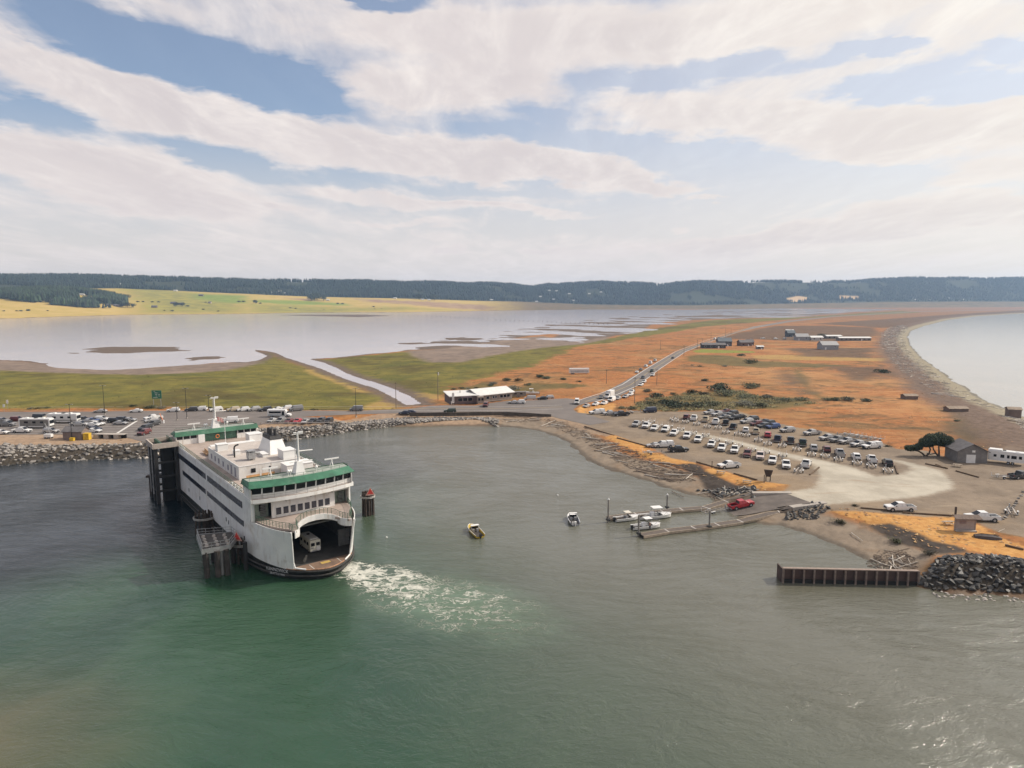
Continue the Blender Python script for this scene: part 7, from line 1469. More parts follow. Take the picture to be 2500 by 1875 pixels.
def bank(name, poly, n, dmin, size, mats, seed, extra_n=0, lift=.1, xlim=None):
    rnd = np.random.default_rng(seed); rr = random.Random(seed)
    pts = spaced(poly, n+extra_n, dmin, rnd)
    pts = [p for p in pts if xlim is None or xlim[0] < p[0] < xlim[1]]
    zs = hgt(pts)
    par = bpy.data.objects.new(name, None); COL.objects.link(par); tag(par, kind='structure')
    order = sorted(range(len(pts)), key=lambda i: math.hypot(*pts[i]))
    mb = MB()
    for j, i in enumerate(order):
        s = size*rr.uniform(.65, 1.25)*(1.35 if rr.random() < .12 else 1); m = rr.choice(mats)
        loc = (pts[i][0], pts[i][1], zs[i]+s*lift); rot = (rr.uniform(-.5, .5), rr.uniform(-.5, .5), rr.uniform(0, 6.28))
        me = rr.choice(ROCKS)
        if j < n and j < 296:
            o = link('stone', me, m, par, loc, scale=(s, s, s)); o.rotation_euler = rot
        else:
            M = Matrix.Translation(loc) @ Matrix(((math.cos(rot[2]), -math.sin(rot[2]), 0, 0), (math.sin(rot[2]), math.cos(rot[2]), 0, 0), (0, 0, 1, 0), (0, 0, 0, 1)))
            mb.add([M @ (v.co*s) for v in me.vertices], [tuple(f.vertices) for f in me.polygons])
    if mb.v: tag(mb.build('stone_rubble', mats[0], par), kind='stuff')
bank('riprap_bank', SITE['rip_west'], 296, .98, .82, [ROCK_A, ROCK_A, ROCK_C, ROCK_C, ROCK_C, ROCK_B], 1, 1300, xlim=(-190, -60))
bank('riprap_bank', SITE['rip_mid'], 296, 1.0, .85, [ROCK_A, ROCK_A, ROCK_B, ROCK_C, ROCK_C], 2, 1100)
bank('rock_groyne', SITE['rip_east'], 296, .78, .62, [ROCK_D, ROCK_D, ROCK_C], 3, 1500, lift=.3, xlim=(60, 112))
bank('rock_pile', SITE['rip_ramp'], 110, .85, .62, [ROCK_D, ROCK_D, ROCK_C], 4, 80, lift=.3)
bank('rock_pile', SITE['rip_apron'], 60, .75, .52, [ROCK_D, ROCK_C], 5, 30, lift=.3)
rr = random.Random(11)
foot = MB(); rnd = np.random.default_rng(8)
for p in inside([(70, 104.5), (84, 103.2), (98, 102.6), (118, 101.5), (118, 104), (98, 105.5), (84, 106.2), (71, 107.4)], 160, rnd):
    me = rr.choice(ROCKS); s = rr.uniform(.18, .42)
    foot.add([Vector((p[0], p[1], .03))+v.co*s for v in me.vertices], [tuple(f.vertices) for f in me.polygons])
tag(foot.build('shore_stones', ROCK_B), kind='stuff')

# ------------------------------------------------------------------ driftwood
def log_mesh(seed):
    r = random.Random(seed); n = 4; pts = [Vector((-.5+i/n, r.uniform(-.02, .02), r.uniform(-.008, .008))) for i in range(n+1)]; mb = MB()
    rings = []
    for i, p in enumerate(pts):
        rad = (.034-.012*i/n)*r.uniform(.9, 1.1)
        rings.append([(p.x, p.y+rad*math.cos(2*math.pi*k/6), p.z+rad*math.sin(2*math.pi*k/6)) for k in range(6)])
    return mb.loft(rings).mesh('driftwood_log')
LOGS = [log_mesh(i) for i in range(5)]
def put_log(a, b, zoff, m, label, group, k=.72, cat='log', name='driftwood_log'):
    a = Vector(a); b = Vector(b); d = b-a; L_ = d.length; c = (a+b)/2
    o = link(name, rr.choice(LOGS), m, None, (c.x, c.y, (a.z+b.z)/2+zoff), scale=(L_, min(L_*k, 14), min(L_*k, 14)))
    o.rotation_euler = (rr.uniform(0, 6), -math.atan2(d.z, math.hypot(d.x, d.y)), math.atan2(d.y, d.x))
    return tag(o, label, cat, group)
def scatter_logs(poly, n, lmin, lmax, along, jit, label, group, mats=(DRIFT, DRIFT, DRIFT_B), seed=1):
    pts = inside(poly, n, np.random.default_rng(seed)); zs = hgt(pts)
    ends = []
    for (x, y), z in zip(pts, zs):
        L_ = lmin+(lmax-lmin)*rr.random()**2.2; a = along(x, y)+rr.gauss(0, jit)
        ends += [(x-L_/2*math.cos(a), y-L_/2*math.sin(a)), (x+L_/2*math.cos(a), y+L_/2*math.sin(a))]
    ez = hgt(ends)
    for i in range(n):
        p, q = ends[2*i], ends[2*i+1]
        put_log((*p, max(ez[2*i], 0)), (*q, max(ez[2*i+1], 0)), .16, rr.choice(mats), label, group)
D = SITE['drift']
sh = lambda x, y: -.72 if y < 205 else -.35
scatter_logs(D[0], 44, 1.8, 8, sh, .35, 'bleached driftwood log on the curved harbour beach below the gravel lot', 'driftwood on the curved harbour beach', mats=(DRIFT, DRIFT_B, DRIFT_B), seed=1)
scatter_logs(D[1], 56, 1.8, 9, sh, .35, 'driftwood log in the tangle on the beach west of the rock pile', 'driftwood beside the rock pile', mats=(DRIFT, DRIFT_B, DRIFT_B, DRIFT_B), seed=2)
scatter_logs(D[2], 34, 1.2, 5, lambda x, y: -.9, .7, 'driftwood piece heaped in the corner beside the sheet-pile wall', 'driftwood beside the sheet-pile wall', seed=3)
scatter_logs(D[3], 18, 1.5, 6, lambda x, y: 0, .3, 'pale driftwood log under the low seawall', 'driftwood under the low seawall', seed=4)
scatter_logs(D[4], 26, 1.5, 6, lambda x, y: .3, .9, 'grey log caught in the black rock pile by the boat ramp', 'logs in the black rock pile', seed=5)
bayd = lambda x, y: math.atan2(-1, .33) if y < 640 else math.atan2(1, .9)
scatter_logs(SITE['drift_bay'], 100, 5, 15, bayd, 1.0, 'bleached log in the broad driftwood belt along the outer bay', 'driftwood belt along the outer bay', mats=(DRIFT,), seed=6)
scatter_logs(SITE['drift_bay2'], 22, 3, 9, lambda x, y: -.7, .5, 'bleached log on the near end of the outer bay beach', 'driftwood on the near bay beach', seed=7)
bl = ['thick pale log propped on the sand beside the rock pile', 'long pale curved log at the top of the harbour beach', 'grey log lying just above the long curved one', 'long weathered log leading to the beach from the west', 'pale straight log near the middle of the driftwood tangle', 'second straight log in the middle of the driftwood tangle', 'single pale log alone on the gravel beach near the steel wall', 'short thick log at the grass edge of the harbour beach', 'thin dark pole lying across the water edge by the spit', 'brown log lying along the lower edge of the tangle']
for i, (a, b, c, d) in enumerate(SITE['big_logs']): put_log((a, b, max(0, h1(a, b))), (c, d, max(0, h1(c, d))), .26, DRIFT if i not in (8, 9) else DRIFT_B, bl[i], None)
cb = ['dark timber pair lying between the grey shed and the sand track', 'brown parking timber north of the pair by the sand track', 'long dark parking timber under the windswept tree', 'dark timber at the seaward edge of the dry grass', 'parking timber along the shore edge of the lot', 'parking timber continuing the lot edge towards the junction', 'parking timber behind the kiosk picnic table', 'parking timber in front of the white pickup on the turnaround', 'parking timber near the shoreside white pickup', 'parking timber beside the picnic tables near the sign shelter', 'orange-brown timber standing at the end of the front row', 'short timber pair at the end of the second trailer row']
for i, (a, b, c, d) in enumerate(SITE['curb_logs']):
    L_ = math.hypot(c-a, d-b); o = MB().box((0, 0, .18), (L_, .34, .36)).build('parking_timber', mat('timber_brown', (.13, .085, .05), .9, var=.3)); o.location = ((a+c)/2, (b+d)/2, max(2.2, h1((a+c)/2, (b+d)/2))-.03); o.rotation_euler = (0, 0, math.atan2(d-b, c-a)); tag(o, cb[i], 'timber', 'parking timbers round the gravel lot')
# small sticks and bark: nobody could count them
for bay_side in (0, 1):
  mb = MB()
  for poly, n, L0, a0 in ((D[0], 500, 1.2, -.5), (D[1], 700, 1.2, -.6), (D[2], 420, .8, -.8), (D[3], 160, 1., 0), (D[4], 260, 1., .3), (SITE['drift_bay'], 1500, 4., -1.1), (SITE['drift_bay2'], 260, 2., -.7)):
    if (L0 > 1.5) != bool(bay_side): continue
    pts = inside(poly, n, np.random.default_rng(n)); zs = hgt(pts)
    for (x, y), z in zip(pts, zs):
        a = a0+rr.gauss(0, .9); l = L0*rr.uniform(.3, 1.3)/2; z = max(z, 0)+.06
        mb.tube((x-l*math.cos(a), y-l*math.sin(a), z), (x+l*math.cos(a), y+l*math.sin(a), z+rr.uniform(-.05, .12)), .045*L0**.7, n=3, cap=False)
  tag(mb.build('driftwood_debris', mat('debris_pale', (.50, .44, .38), .9, var=.3, vs=.3, island=.45) if bay_side else mat('debris_brown', (.20, .15, .115), .9, var=.3, vs=.3, island=.6)), kind='stuff')

# ------------------------------------------------------------------ plants
def leaf_cloud(mb, c, rad, n, size, r, flat=1.):
    for k in range(n):
        d = Vector((r.gauss(0, 1), r.gauss(0, 1), r.gauss(0, 1))).normalized()*(r.random()**.45)
        p = Vector((c[0]+d.x*rad[0], c[1]+d.y*rad[1], c[2]+d.z*rad[2]))
        u = Vector((r.gauss(0, 1), r.gauss(0, 1), r.gauss(0, 1)*flat)).normalized(); w = u.orthogonal().normalized()
        s = size*r.uniform(.6, 1.3)
        mb.add([p+u*s, p+w*s*.8-u*s*.4, p-w*s*.8-u*s*.5], [(0, 1, 2)])
def shrub_mesh(seed, n=420):
    r = random.Random(seed); mb = MB()
    for k in range(5):
        a = r.uniform(0, 6.28); q = r.uniform(0, .55)
        leaf_cloud(mb, (q*math.cos(a), q*math.sin(a), .28+r.uniform(0, .15)), (.48, .48, .34), n//5, .085, r)
    me = bpy.data.meshes.new('foliage'); me.from_pydata(mb.v, [], mb.f); return me
SHRUBS = [shrub_mesh(i) for i in range(4)]
STEM = MB()
for k in range(4): STEM.tube((0, 0, -.1), (.25*math.cos(k*1.6), .25*math.sin(k*1.6), .4), .03, .012, 4)
STEM_ME = STEM.mesh('stem')
def shrub(x, y, r, label, group, m, cat='shrub', hk=.7, name='shrub', z=None):
    t = thing(name, label, cat, (x, y, (h1(x, y) if z is None else z)-.05), rr.uniform(0, 6), group)
    link('foliage', rr.choice(SHRUBS), m, t, scale=(r, r, r*hk)); link('stem', STEM_ME, BARK, t, scale=(r, r, r*hk))
    return t
def shrub_label(i, x, y):
    if i < 30: return 'low scrub bush on the dry spit between the highway and the bay', 'scrub bushes on the dry spit'
    if i < 44: return 'bush in the hedge around and behind the roadside cafe', 'bushes round the cafe'
    if i < 53: return 'dark bush on the marsh verge east of the parked cars', 'bushes on the marsh verge'
    if i < 60: return 'bush on the marsh verge near the green road sign', 'bushes by the green road sign'
    if i < 68: return 'round bush in the line of bushes near the outer bay', 'bushes near the outer bay'
    if i < 72: return 'low green bush on the gravel bank above the steel wall', 'bushes on the gravel bank'
    return 'small bush near the windswept tree and shed', 'bushes near the shed'
SZ = hgt([(s[0], s[1]) for s in SITE['shrubs']])
for i, (x, y, r) in enumerate(SITE['shrubs']):
    lb, gp = shrub_label(i, x, y); shrub(x, y, r*.78, lb, gp, (LEAF, LEAF, LEAF_G, LEAF_D)[i % 4], hk=.55, z=float(SZ[i]))
FZ = hgt([(s[0], s[1]) for s in SITE['farm_trees']])
for i, (x, y, r) in enumerate(SITE['farm_trees']):
    big = r > 9; r *= 1.35 if big else 1.1
    t = thing('farm_tree' if big else 'field_bush', 'dark tree in the clump round the farmhouses across the lake' if big else 'small dark bush in the meadow on the far lake shore', 'tree' if big else 'bush', (x, y, float(FZ[i])-.3), rr.uniform(0, 6), 'trees round the far farmhouses' if big else 'bushes on the far lake shore')
    link('crown', rr.choice(SHRUBS), LEAF_D, t, (0, 0, r*.2 if big else 0), scale=(r, r, r*(1.3 if big else .8)))
    MB().tube((0, 0, -1), (0, 0, r*.6), r*.06, r*.03, 5).build('trunk', BARK, t)
# windswept tree beside the shed
def windswept():
    x, y = SITE['tree_e']; t = thing('windswept_tree', 'dark windswept pine leaning over bent trunks beside the grey shed', 'tree', (x+2.2, y+1.2, h1(x, y)-.05), R(0))
    r = random.Random(5)
    t.scale = (.95, 1.0, 1.08)
    limbs = [[(1.2, 0, 0), (.2, .1, .9), (-.6, .2, 2.0), (-.9, .2, 3.2), (-1.5, 0, 4.2)], [(1.4, .2, 0), (1.3, .3, 1.4), (1.0, .2, 2.8), (1.6, 0, 4.)], [(-3.0, .3, 0), (-3.9, .2, .8), (-5.2, 0, 1.4), (-6.4, .1, 2.3)], [(-2.8, .2, 0), (-2.0, 0, .8), (-1.6, .1, 2.), (-2.6, 0, 3.4)], [(-5.2, 0, 1.4), (-7.4, .2, 1.9), (-8.6, 0, 2.5)], [(.2, .1, .9), (-1.4, .3, .5), (-2.6, .2, .9)]]
    for i, l in enumerate(limbs): MB().path(l, .2, 7, [.30-.05*k if i < 4 else .17-.03*k for k in range(len(l))]).build('trunk' if i < 4 else 'limb', BARK, t)
    lobes = [((-1.6, 0, 4.7), (2.4, 2.2, 1.8)), ((1.2, .2, 5.0), (2.4, 2.2, 1.8)), ((3.4, .1, 4.4), (2.1, 1.9, 1.5)), ((-3.4, 0, 4.0), (2.0, 2., 1.4)), ((-6.4, 0, 2.7), (2.0, 1.4, .6)), ((-8.8, 0, 2.6), (1.2, 1., .6)), ((-4.8, .2, 3.2), (1.5, 1.3, .6)), ((4.9, 0, 3.7), (1.2, 1.1, .6)), ((0, .3, 4.0), (3., 2., .9)), ((2.6, .4, 3.5), (2.6, 1.8, .8)), ((-2.6, .6, 3.3), (2.4, 1.8, .8)), ((-5.8, .4, 2.3), (2., 1.4, .6)), ((-7.6, .4, 2.0), (1.8, 1.3, .6)), ((4.2, .8, 3.), (1.6, 1.2, .6))]
    for c, rad in lobes:
        mb = MB(); leaf_cloud(mb, c, rad, int(620*rad[0]*rad[2]), .21, r, .6)
        me = bpy.data.meshes.new('crown'); me.from_pydata(mb.v, [], mb.f); link('crown', me, LEAF_D, t)
windswept()
# conifer forest of the far ridge and the nearer wood: one mass
def conifers(name, pts, zs, hmin, hmax, m, seed):
    g = np.random.default_rng(seed); n = len(pts); h = g.uniform(hmin, hmax, n); w = h*g.uniform(.16, .26, n); a0 = g.uniform(0, 6.28, n)
    k = 6; V = np.zeros((n, 2*k+1, 3))
    for i in range(k):
        a = a0+2*math.pi*i/k; j = g.uniform(.7, 1.2, n)
        V[:, i, 0] = pts[:, 0]+w*j*np.cos(a); V[:, i, 1] = pts[:, 1]+w*j*np.sin(a); V[:, i, 2] = zs+h*g.uniform(.08, .22, n)
        j2 = g.uniform(.4, .62, n)
        V[:, k+i, 0] = pts[:, 0]+w*j2*np.cos(a+.5); V[:, k+i, 1] = pts[:, 1]+w*j2*np.sin(a+.5); V[:, k+i, 2] = zs+h*g.uniform(.5, .66, n)
    V[:, 2*k, 0] = pts[:, 0]+g.normal(0, .4, n); V[:, 2*k, 1] = pts[:, 1]; V[:, 2*k, 2] = zs+h
    F = []
    for i in range(k):
        j = (i+1) % k; F += [(i, j, k+i), (j, k+j, k+i), (k+i, k+j, 2*k)]
    F = np.array(F); f = (F[None]+(np.arange(n)*(2*k+1))[:, None, None]).reshape(-1, 3)
    me = bpy.data.meshes.new(name); me.vertices.add(n*(2*k+1)); me.vertices.foreach_set('co', V.astype(np.float32).ravel())
    me.loops.add(f.size); me.loops.foreach_set('vertex_index', f.astype(np.int32).ravel()); me.polygons.add(len(f)); me.polygons.foreach_set('loop_start', np.arange(0, f.size, 3, dtype=np.int32)); me.update(calc_edges=True)
    return tag(link(name, me, m), kind='stuff')
def build_forest():
    g = np.random.default_rng(4); fa = SITE['far']; n = 46000
    az = g.uniform(math.atan(-1750/1626), math.atan(1950/1626), n); ds, db, dt = [np.interp(az, fa['az'], fa[k]) for k in ('ds', 'db', 'dt')]
    y = db-25+(dt+110-db)*g.uniform(0, 1, n)**.85; P = np.column_stack([np.tan(az)*y, y])
    cl_ = np.maximum.reduce([seg_sdf(P, q) for q in SITE['clearing']])
    hs = np.array([(a, b) for a, b, c in SITE['far_houses']])
    near = np.zeros(n, bool)
    for a, b in hs: near |= (np.abs(P[:, 0]-a) < 24) & (P[:, 1] < b+14) & (P[:, 1] > b-90)
    thin = fbm(P[:, 0]*.006, P[:, 1]*.006, 77) > .36
    edge = y < db+40+60*fbm(P[:, 0]*.01, P[:, 1]*.01, 5)
    ok = (cl_ < 0) & ~near & thin & ~(edge & (g.random(n) < .5)); P = P[ok]
    conifers('ridge_forest', P, ground_height(P, SITE), 13, 27, CONIFER, 1)
    kx, ky, kr, kz = SITE['knoll']; n = 5200
    a = g.uniform(0, 6.28, n); q = np.sqrt(g.random(n)); wob = 1+.25*(fbm(np.cos(a)*2+5, np.sin(a)*2+5, 3)-.5)
    P = np.column_stack([kx+q*wob*kr*1.06*np.cos(a), ky+q*wob*kr*.95*np.sin(a)])
    hz = ground_height(P, SITE); keep = np.ones(n, bool)
    for hx, hy, _ in SITE['far_houses']: keep &= ~((np.abs(P[:, 0]-hx) < 22) & (P[:, 1] < hy+12) & (P[:, 1] > hy-60))
    P = P[keep]; conifers('near_wood', P, hz[keep], 16, 30, mat('near_conifer', (.028, .046, .02), .9, var=.4, vs=.02, island=.5), 2)
build_forest()
# tussocks of dry grass on the spit and marsh
def tussocks():
    g = np.random.default_rng(12); n = 16000
    px = g.uniform(math.atan(-1300/1626), math.atan(1300/1626), n); d = 120*(900/120)**(g.random(n)**1.1)
    P = np.column_stack([np.tan(px)*d, d]); h, s = ground_height(P, SITE, True)
    pav = np.maximum.reduce([s['road'], seg_sdf(P, SITE['gravel']), seg_sdf(P, SITE['mud'][0]), seg_sdf(P, SITE['mud'][1])]); orr = np.maximum.reduce([seg_sdf(P, q) for q in SITE['orange']])
    ok = ((pav < -1.5) | (orr > .3)) & (np.minimum(-s['harb'], -s['bay']) > 11) & (-s['lag'] > 10) & (fbm(P[:, 0]*.08, P[:, 1]*.08, 40) > .47)
    P, h = P[ok], h[ok]; n = len(P); sz = g.uniform(.25, .7, n)*(1+P[:, 1]/500); k = 5
    V = np.zeros((n, k*3, 3)); 
    for i in range(k):
        a = g.uniform(0, 6.28, n); l = g.uniform(.2, 1., n)*sz
        for c, (r_, z_) in enumerate(((-.35, 0), (.35, 0), (0, 1))):
            V[:, i*3+c, 0] = P[:, 0]+np.cos(a)*r_*sz+(l*np.cos(a+1.57) if c == 2 else 0); V[:, i*3+c, 1] = P[:, 1]+np.sin(a)*r_*sz+(l*np.sin(a+1.57) if c == 2 else 0); V[:, i*3+c, 2] = h+z_*sz*.16-.02
    mar = np.maximum.reduce([seg_sdf(P, q) for q in SITE['marsh']+SITE['scrub']]) > 0
    for nm, sel, m in (('dry_grass', ~mar, mat('dry_tussock', (.40, .24, .12), .95, var=.3, vs=.1, island=.35)), ('marsh_grass', mar, mat('marsh_tussock', (.13, .115, .045), .95, var=.3, vs=.1, island=.35))):
        W = V[sel].reshape(-1, 3); me = bpy.data.meshes.new(nm); me.vertices.add(len(W)); me.vertices.foreach_set('co', W.astype(np.float32).ravel())
        me.loops.add(len(W)); me.loops.foreach_set('vertex_index', np.arange(len(W), dtype=np.int32)); me.polygons.add(len(W)//3); me.polygons.foreach_set('loop_start', np.arange(0, len(W), 3, dtype=np.int32)); me.update(calc_edges=True)
        tag(link(nm, me, m), kind='stuff')
tussocks()
def thicket():
    g = np.random.default_rng(31); r = random.Random(31); mb = MB(); me = [SHRUBS[0], SHRUBS[1]]
    P = np.array(inside(SITE['scrub'][0], 420, g)); P = P[fbm(P[:, 0]*.06, P[:, 1]*.1, 8) > .42]
    z = hgt(P)
    for (x, y), zz in zip(P, z): leaf_cloud(mb, (x, y, zz+.35), (r.uniform(1.4, 3.8), r.uniform(1., 2.6), r.uniform(.25, .6)), 34, .42, r)
    q = bpy.data.meshes.new('thicket'); q.from_pydata(mb.v, [], mb.f); tag(link('thicket', q, mat('thicket_leaf', (.19, .165, .08), .9, var=.35, vs=.05, island=.35)), kind='stuff')
thicket()

# ------------------------------------------------------------------ street furniture and small things
POLE = mat('pole_wood', (.20, .16, .125), .9, var=.25)
pl = ['utility pole west of the cafe with a white top', 'utility pole where the lagoon channel meets the road', 'utility pole in the dry field near the white trailer', 'utility pole on the corner above the highway queue', 'utility pole on the highway shoulder above the last queued cars', 'utility pole by the highway beyond the queue', 'utility pole just before the dark house', 'second utility pole just before the dark house', 'utility pole alone in the field across the highway', 'utility pole by the highway behind the dark house', 'utility pole further along the highway behind the houses', 'furthest utility pole along the highway']
for i, (x, y, h) in enumerate(SITE['poles']):
    t = thing('utility_pole', pl[i], 'pole', (x, y, h1(x, y)), 0, 'utility poles along the road')
    MB().tube((0, 0, -.5), (0, 0, h), .17, .11, 7).build('shaft', POLE, t); MB().box((0, 0, h-.7), (1.8, .12, .14)).build('crossarm', POLE, t)
    if i == 0: MB().tube((.3, 0, h-1.6), (.3, 0, h-.4), .24, n=8).build('transformer', W_CLEAN, t)
ll = ['tall lamp post rising behind the pump hut', 'tall lamp post by the road beyond the ferry lanes', 'tall lamp post near the green road sign', 'tall lamp post at the road beside the rocks', 'short lamp post behind the ferry mast', 'short lamp post beside the ferry exit lanes']
for i, (x, y, h) in enumerate(SITE['lamps']):
    t = thing('lamp_post', ll[i], 'lamp post', (x, y, PLATEAU), 0, 'lamp posts of the ferry terminal')
    MB().tube((0, 0, 0), (0, 0, h), .13, .07, 7).build('shaft', DARK_STEEL, t); MB().box((0, 0, h+.05), (1.5, .1, .1)).build('arm', DARK_STEEL, t)
    for s in (1, -1): MB().box((s*.8, 0, h+.02), (.7, .34, .14)).build('lantern', STEEL, t)
    MB().tube((0, 0, 0), (0, 0, .6), .3, n=8).build('footing', CONC if i else YELLOW, t)
x, y = SITE['green_sign']
t = thing('road_sign', 'big green highway sign on posts over bushes by the marsh', 'road sign', (x, y, h1(x, y)), 0)
MB().box((0, 0, 5.4), (4.2, .12, 3.6)).build('panel', SIGN_GREEN, t)
for s in (1, -1): MB().tube((s*1.6, .12, 0), (s*1.6, .12, 7), .1, n=6).build('post', STEEL, t)
lr = random.Random(4)
for k, (u, w) in enumerate(((-.9, .7), (1., .9), (.3, 2.2), (-.2, .9), (1.1, .9), (-.1, .6), (1.1, .7), (-.6, 2.1))): MB().box((u, -.07, 6.8-(k+1)//2*.68), (w, .02, .3)).build('legend_line', mat('legend', (.42, .50, .42), .6), t)
for i, (x, y) in enumerate(SITE['white_signs']):
    t = thing('notice_sign', ['taller white notice sign at the marsh edge in the west', 'lower white notice sign west of the taller one'][i], 'sign', (x, y, h1(x, y)), 0)
    MB().box((0, 0, 3.4-i*.8), (.9, .06, 1.5 if not i else 1.2)).build('panel', W_CLEAN, t); MB().tube((0, .05, 0), (0, .05, 3.4), .05, n=5).build('post', STEEL, t)
for i, (x, y) in enumerate(SITE['bins']):
    t = thing(['fuel_cabinet', 'waste_bin', 'lamp_footing'][i], ['tall yellow cabinet beside the brown pump hut', 'small yellow bin between cabinet and pump hut', 'low yellow bollard block in front of the pump hut'][i], ['cabinet', 'bin', 'bollard'][i], (x, y, PLATEAU), 0)
    w, h = ((1.9, 2.1), (1.1, 1.5), (1.3, .9))[i]
    MB().box((0, 0, h/2), (w, w*.8, h)).build('body', YELLOW, t); MB().box((0, 0, h+.05), (w+.12, w*.8+.12, .1)).build('lid', YELLOW, t)
    if i == 0: MB().box((.3, -w*.4-.03, h*.5), (w*.5, .05, h*.8)).build('door', mat('yellow_dark', (.50, .31, .02), .6), t)
A, B = [Vector(p) for p in SITE['blocks']]
t = thing('storage_bays', 'row of concrete storage bays with dark openings above the rocks', 'storage bay', (A.x, A.y, PLATEAU-.1), math.atan2((B-A).y, (B-A).x))
n = 6; w = (B-A).length/n
for k in range(n): MB().box((k*w+w*.5, 1.2 if k % 2 else .6, .75), (w*.98, .3 if k % 2 else 2., 1.5)).build('bay_block', BLACK if k % 2 else CONC, t)
MB().box((n*w/2, .8, 1.55), (n*w, 2.4, .1)).build('slab', CONC, t)
x, y = SITE['msg_trailer']
t = thing('light_tower', 'white portable light tower trailer with raised slanted mast by the lot edge', 'trailer', (x, y, PLATEAU), 0)
MB().box((0, 0, 1.1), (2.4, 1.3, 1.0)).build('body', W_CLEAN, t); MB().tube((.8, 0, 1.5), (-.9, 0, 5.2), .1, n=5).build('mast', STEEL, t); MB().box((0, 0, .45), (3.4, .2, .12)).build('drawbar', DARK_STEEL, t); add_wheels(t, (-.7, .6), .75, .32, .2)
x, y = SITE['boom']
t = thing('barrier_gate', 'orange barrier arm raised aslant at the ferry exit', 'barrier', (x, y, PLATEAU+.06), R(150))
MB().box((0, 0, .6), (.4, .4, 1.2)).build('cabinet', W_CLEAN, t); MB().box((0, 0, 0), (3.6, .14, .3), m=Matrix.Translation((1.2, 0, 2.1)) @ Matrix.Rotation(R(-55), 4, 'Y')).build('arm', mat('barrier_orange', (.70, .20, .06), .5), t)
def stripe(name, a, b, w, m=LINE_W, z=PLATEAU+.075):
    a, b = Vector(a), Vector(b); d = b-a; mb = MB().box(((a.x+b.x)/2, (a.y+b.y)/2, z+.003), (d.length, w, .006), rz=math.atan2(d.y, d.x)); return tag(mb.build(name, m), kind='structure')
stripe('stop_line', *SITE['stop_line'], .9)
for yy in (222, 226, 230.5, 235, 239.5, 244, 248.5, 253): stripe('lane_marking', (-260, yy+2), (-112-(yy-222)*-.3, yy+2), .14, z=PLATEAU+.066)
def offset_line(name, off, w, m=LINE_W, dash=None, pts=None):
    P = pts or cl; mb = MB(); q = []
    for i, p in enumerate(P):
        d = (P[min(i+1, len(P)-1)]-P[max(0, i-1)]).normalized(); q.append(p+Vector((-d.y, d.x))*off)
    for a, b in zip(q[:-1], q[1:]):
        d = b-a; L_ = d.length; s = 0
        while s < L_:
            e = min(L_, s+(dash or L_)); c = a+d*((s+e)/2/L_)
            mb.box((c.x, c.y, PLATEAU+.076), (e-s, w, .006), rz=math.atan2(d.y, d.x)); s = e+(dash or 0)*1.5 if dash else L_
    return tag(mb.build(name, m), kind='structure')
offset_line('edge_line', 4.6, .42); offset_line('edge_line', -4.0, .42); offset_line('centre_line', .2, .22, LINE_Y)
xr = [Vector((-260., 288.)), Vector((-60, 288.)), Vector((10, 287.)), Vector((30, 290.))]
yr = lambda v: [Vector((-300., 282+v)), Vector((-120., 283+v)), Vector((0., 283.5+v)), Vector((22., 288+v))]
offset_line('centre_line', 0, .2, LINE_Y, pts=yr(-1.2)); offset_line('edge_line', 0, .18, pts=yr(-6.5)); offset_line('edge_line', 0, .18, pts=yr(4.))
P = [Vector(p) for p in SITE['seawall']]; c = P[0]
t = thing('sea_wall', 'low dark concrete sea wall along the bend of the shore road', 'wall', (c.x, c.y, PLATEAU-.4), 0)
for a, b in zip(P[:-1], P[1:]):
    d = b-a; n = max(1, int(d.length/4))
    for k in range(n):
        m_ = a+d*((k+.5)/n)-c; MB().box((m_.x, m_.y, .65), (d.length/n-.04, .45, 1.5), rz=math.atan2(d.y, d.x)).build('wall_block', mat('wall_dark', (.085, .068, .055), .9, var=.25, vs=.5), t)
P = [Vector(p) for p in SITE['guard']]; c = P[0]; d = P[1]-P[0]
t = thing('guard_rail', 'pale guard rail on posts along the small lot above the rocks', 'guard rail', (c.x, c.y, PLATEAU), math.atan2(d.y, d.x))
MB().box((d.length/2, 0, .62), (d.length, .1, .34)).build('rail', mat('rail_pale', (.52, .46, .42), .6), t)
for k in range(9): MB().box((k*d.length/8, .1, .45), (.16, .16, .95)).build('post', WOOD, t)
# picnic tables, kiosk, signs
tl = ['picnic table in dry grass near the shoreside white pickup', 'picnic table beside the wooden sign shelter', 'picnic table behind the information kiosk', 'picnic table with pale top in front of the grey shed']
for i, (x, y) in enumerate(SITE['tables']):
    t = thing('picnic_table', tl[i], 'picnic table', (x, y, h1(x, y)), R((-35, -30, 5, -25)[i]), 'picnic tables')
    for k in range(3): MB().box((0, -.28+k*.28, .76), (2.2, .26, .05)).build('plank', WOOD, t)
    for s in (1, -1): MB().box((0, s*.75, .45), (2.2, .26, .05)).build('bench', WOOD, t); MB().box((s*.8, 0, .38), (.08, 1.5, .08)).build('brace', WOOD, t); MB().tube((s*.8, -.5, 0), (s*.8, .3, .74), .05, n=4).build('leg', WOOD, t); MB().tube((s*.8, .5, 0), (s*.8, -.3, .74), .05, n=4).build('leg', WOOD, t)
A, B = [Vector(p) for p in SITE['kiosk']]; cx, cy = (A+B)/2
t = thing('information_kiosk', 'grey information board under a small shingled roof on the dry grass', 'kiosk', (cx, cy, h1(cx, cy)), R(-3))
MB().box((0, 0, 1.25), (3.6, .2, 2.3)).build('board', mat('board_grey', (.36, .31, .29), .8, var=.1), t); MB().box((-.5, -.13, 1.9), (1.3, .05, .7)).build('poster', mat('poster_mauve', (.25, .19, .19), .7), t)
for s in (1, -1): MB().box((s*1.95, 0, 1.5), (.22, .3, 3.0)).build('post', mat('post_grey', (.30, .26, .24), .85), t)
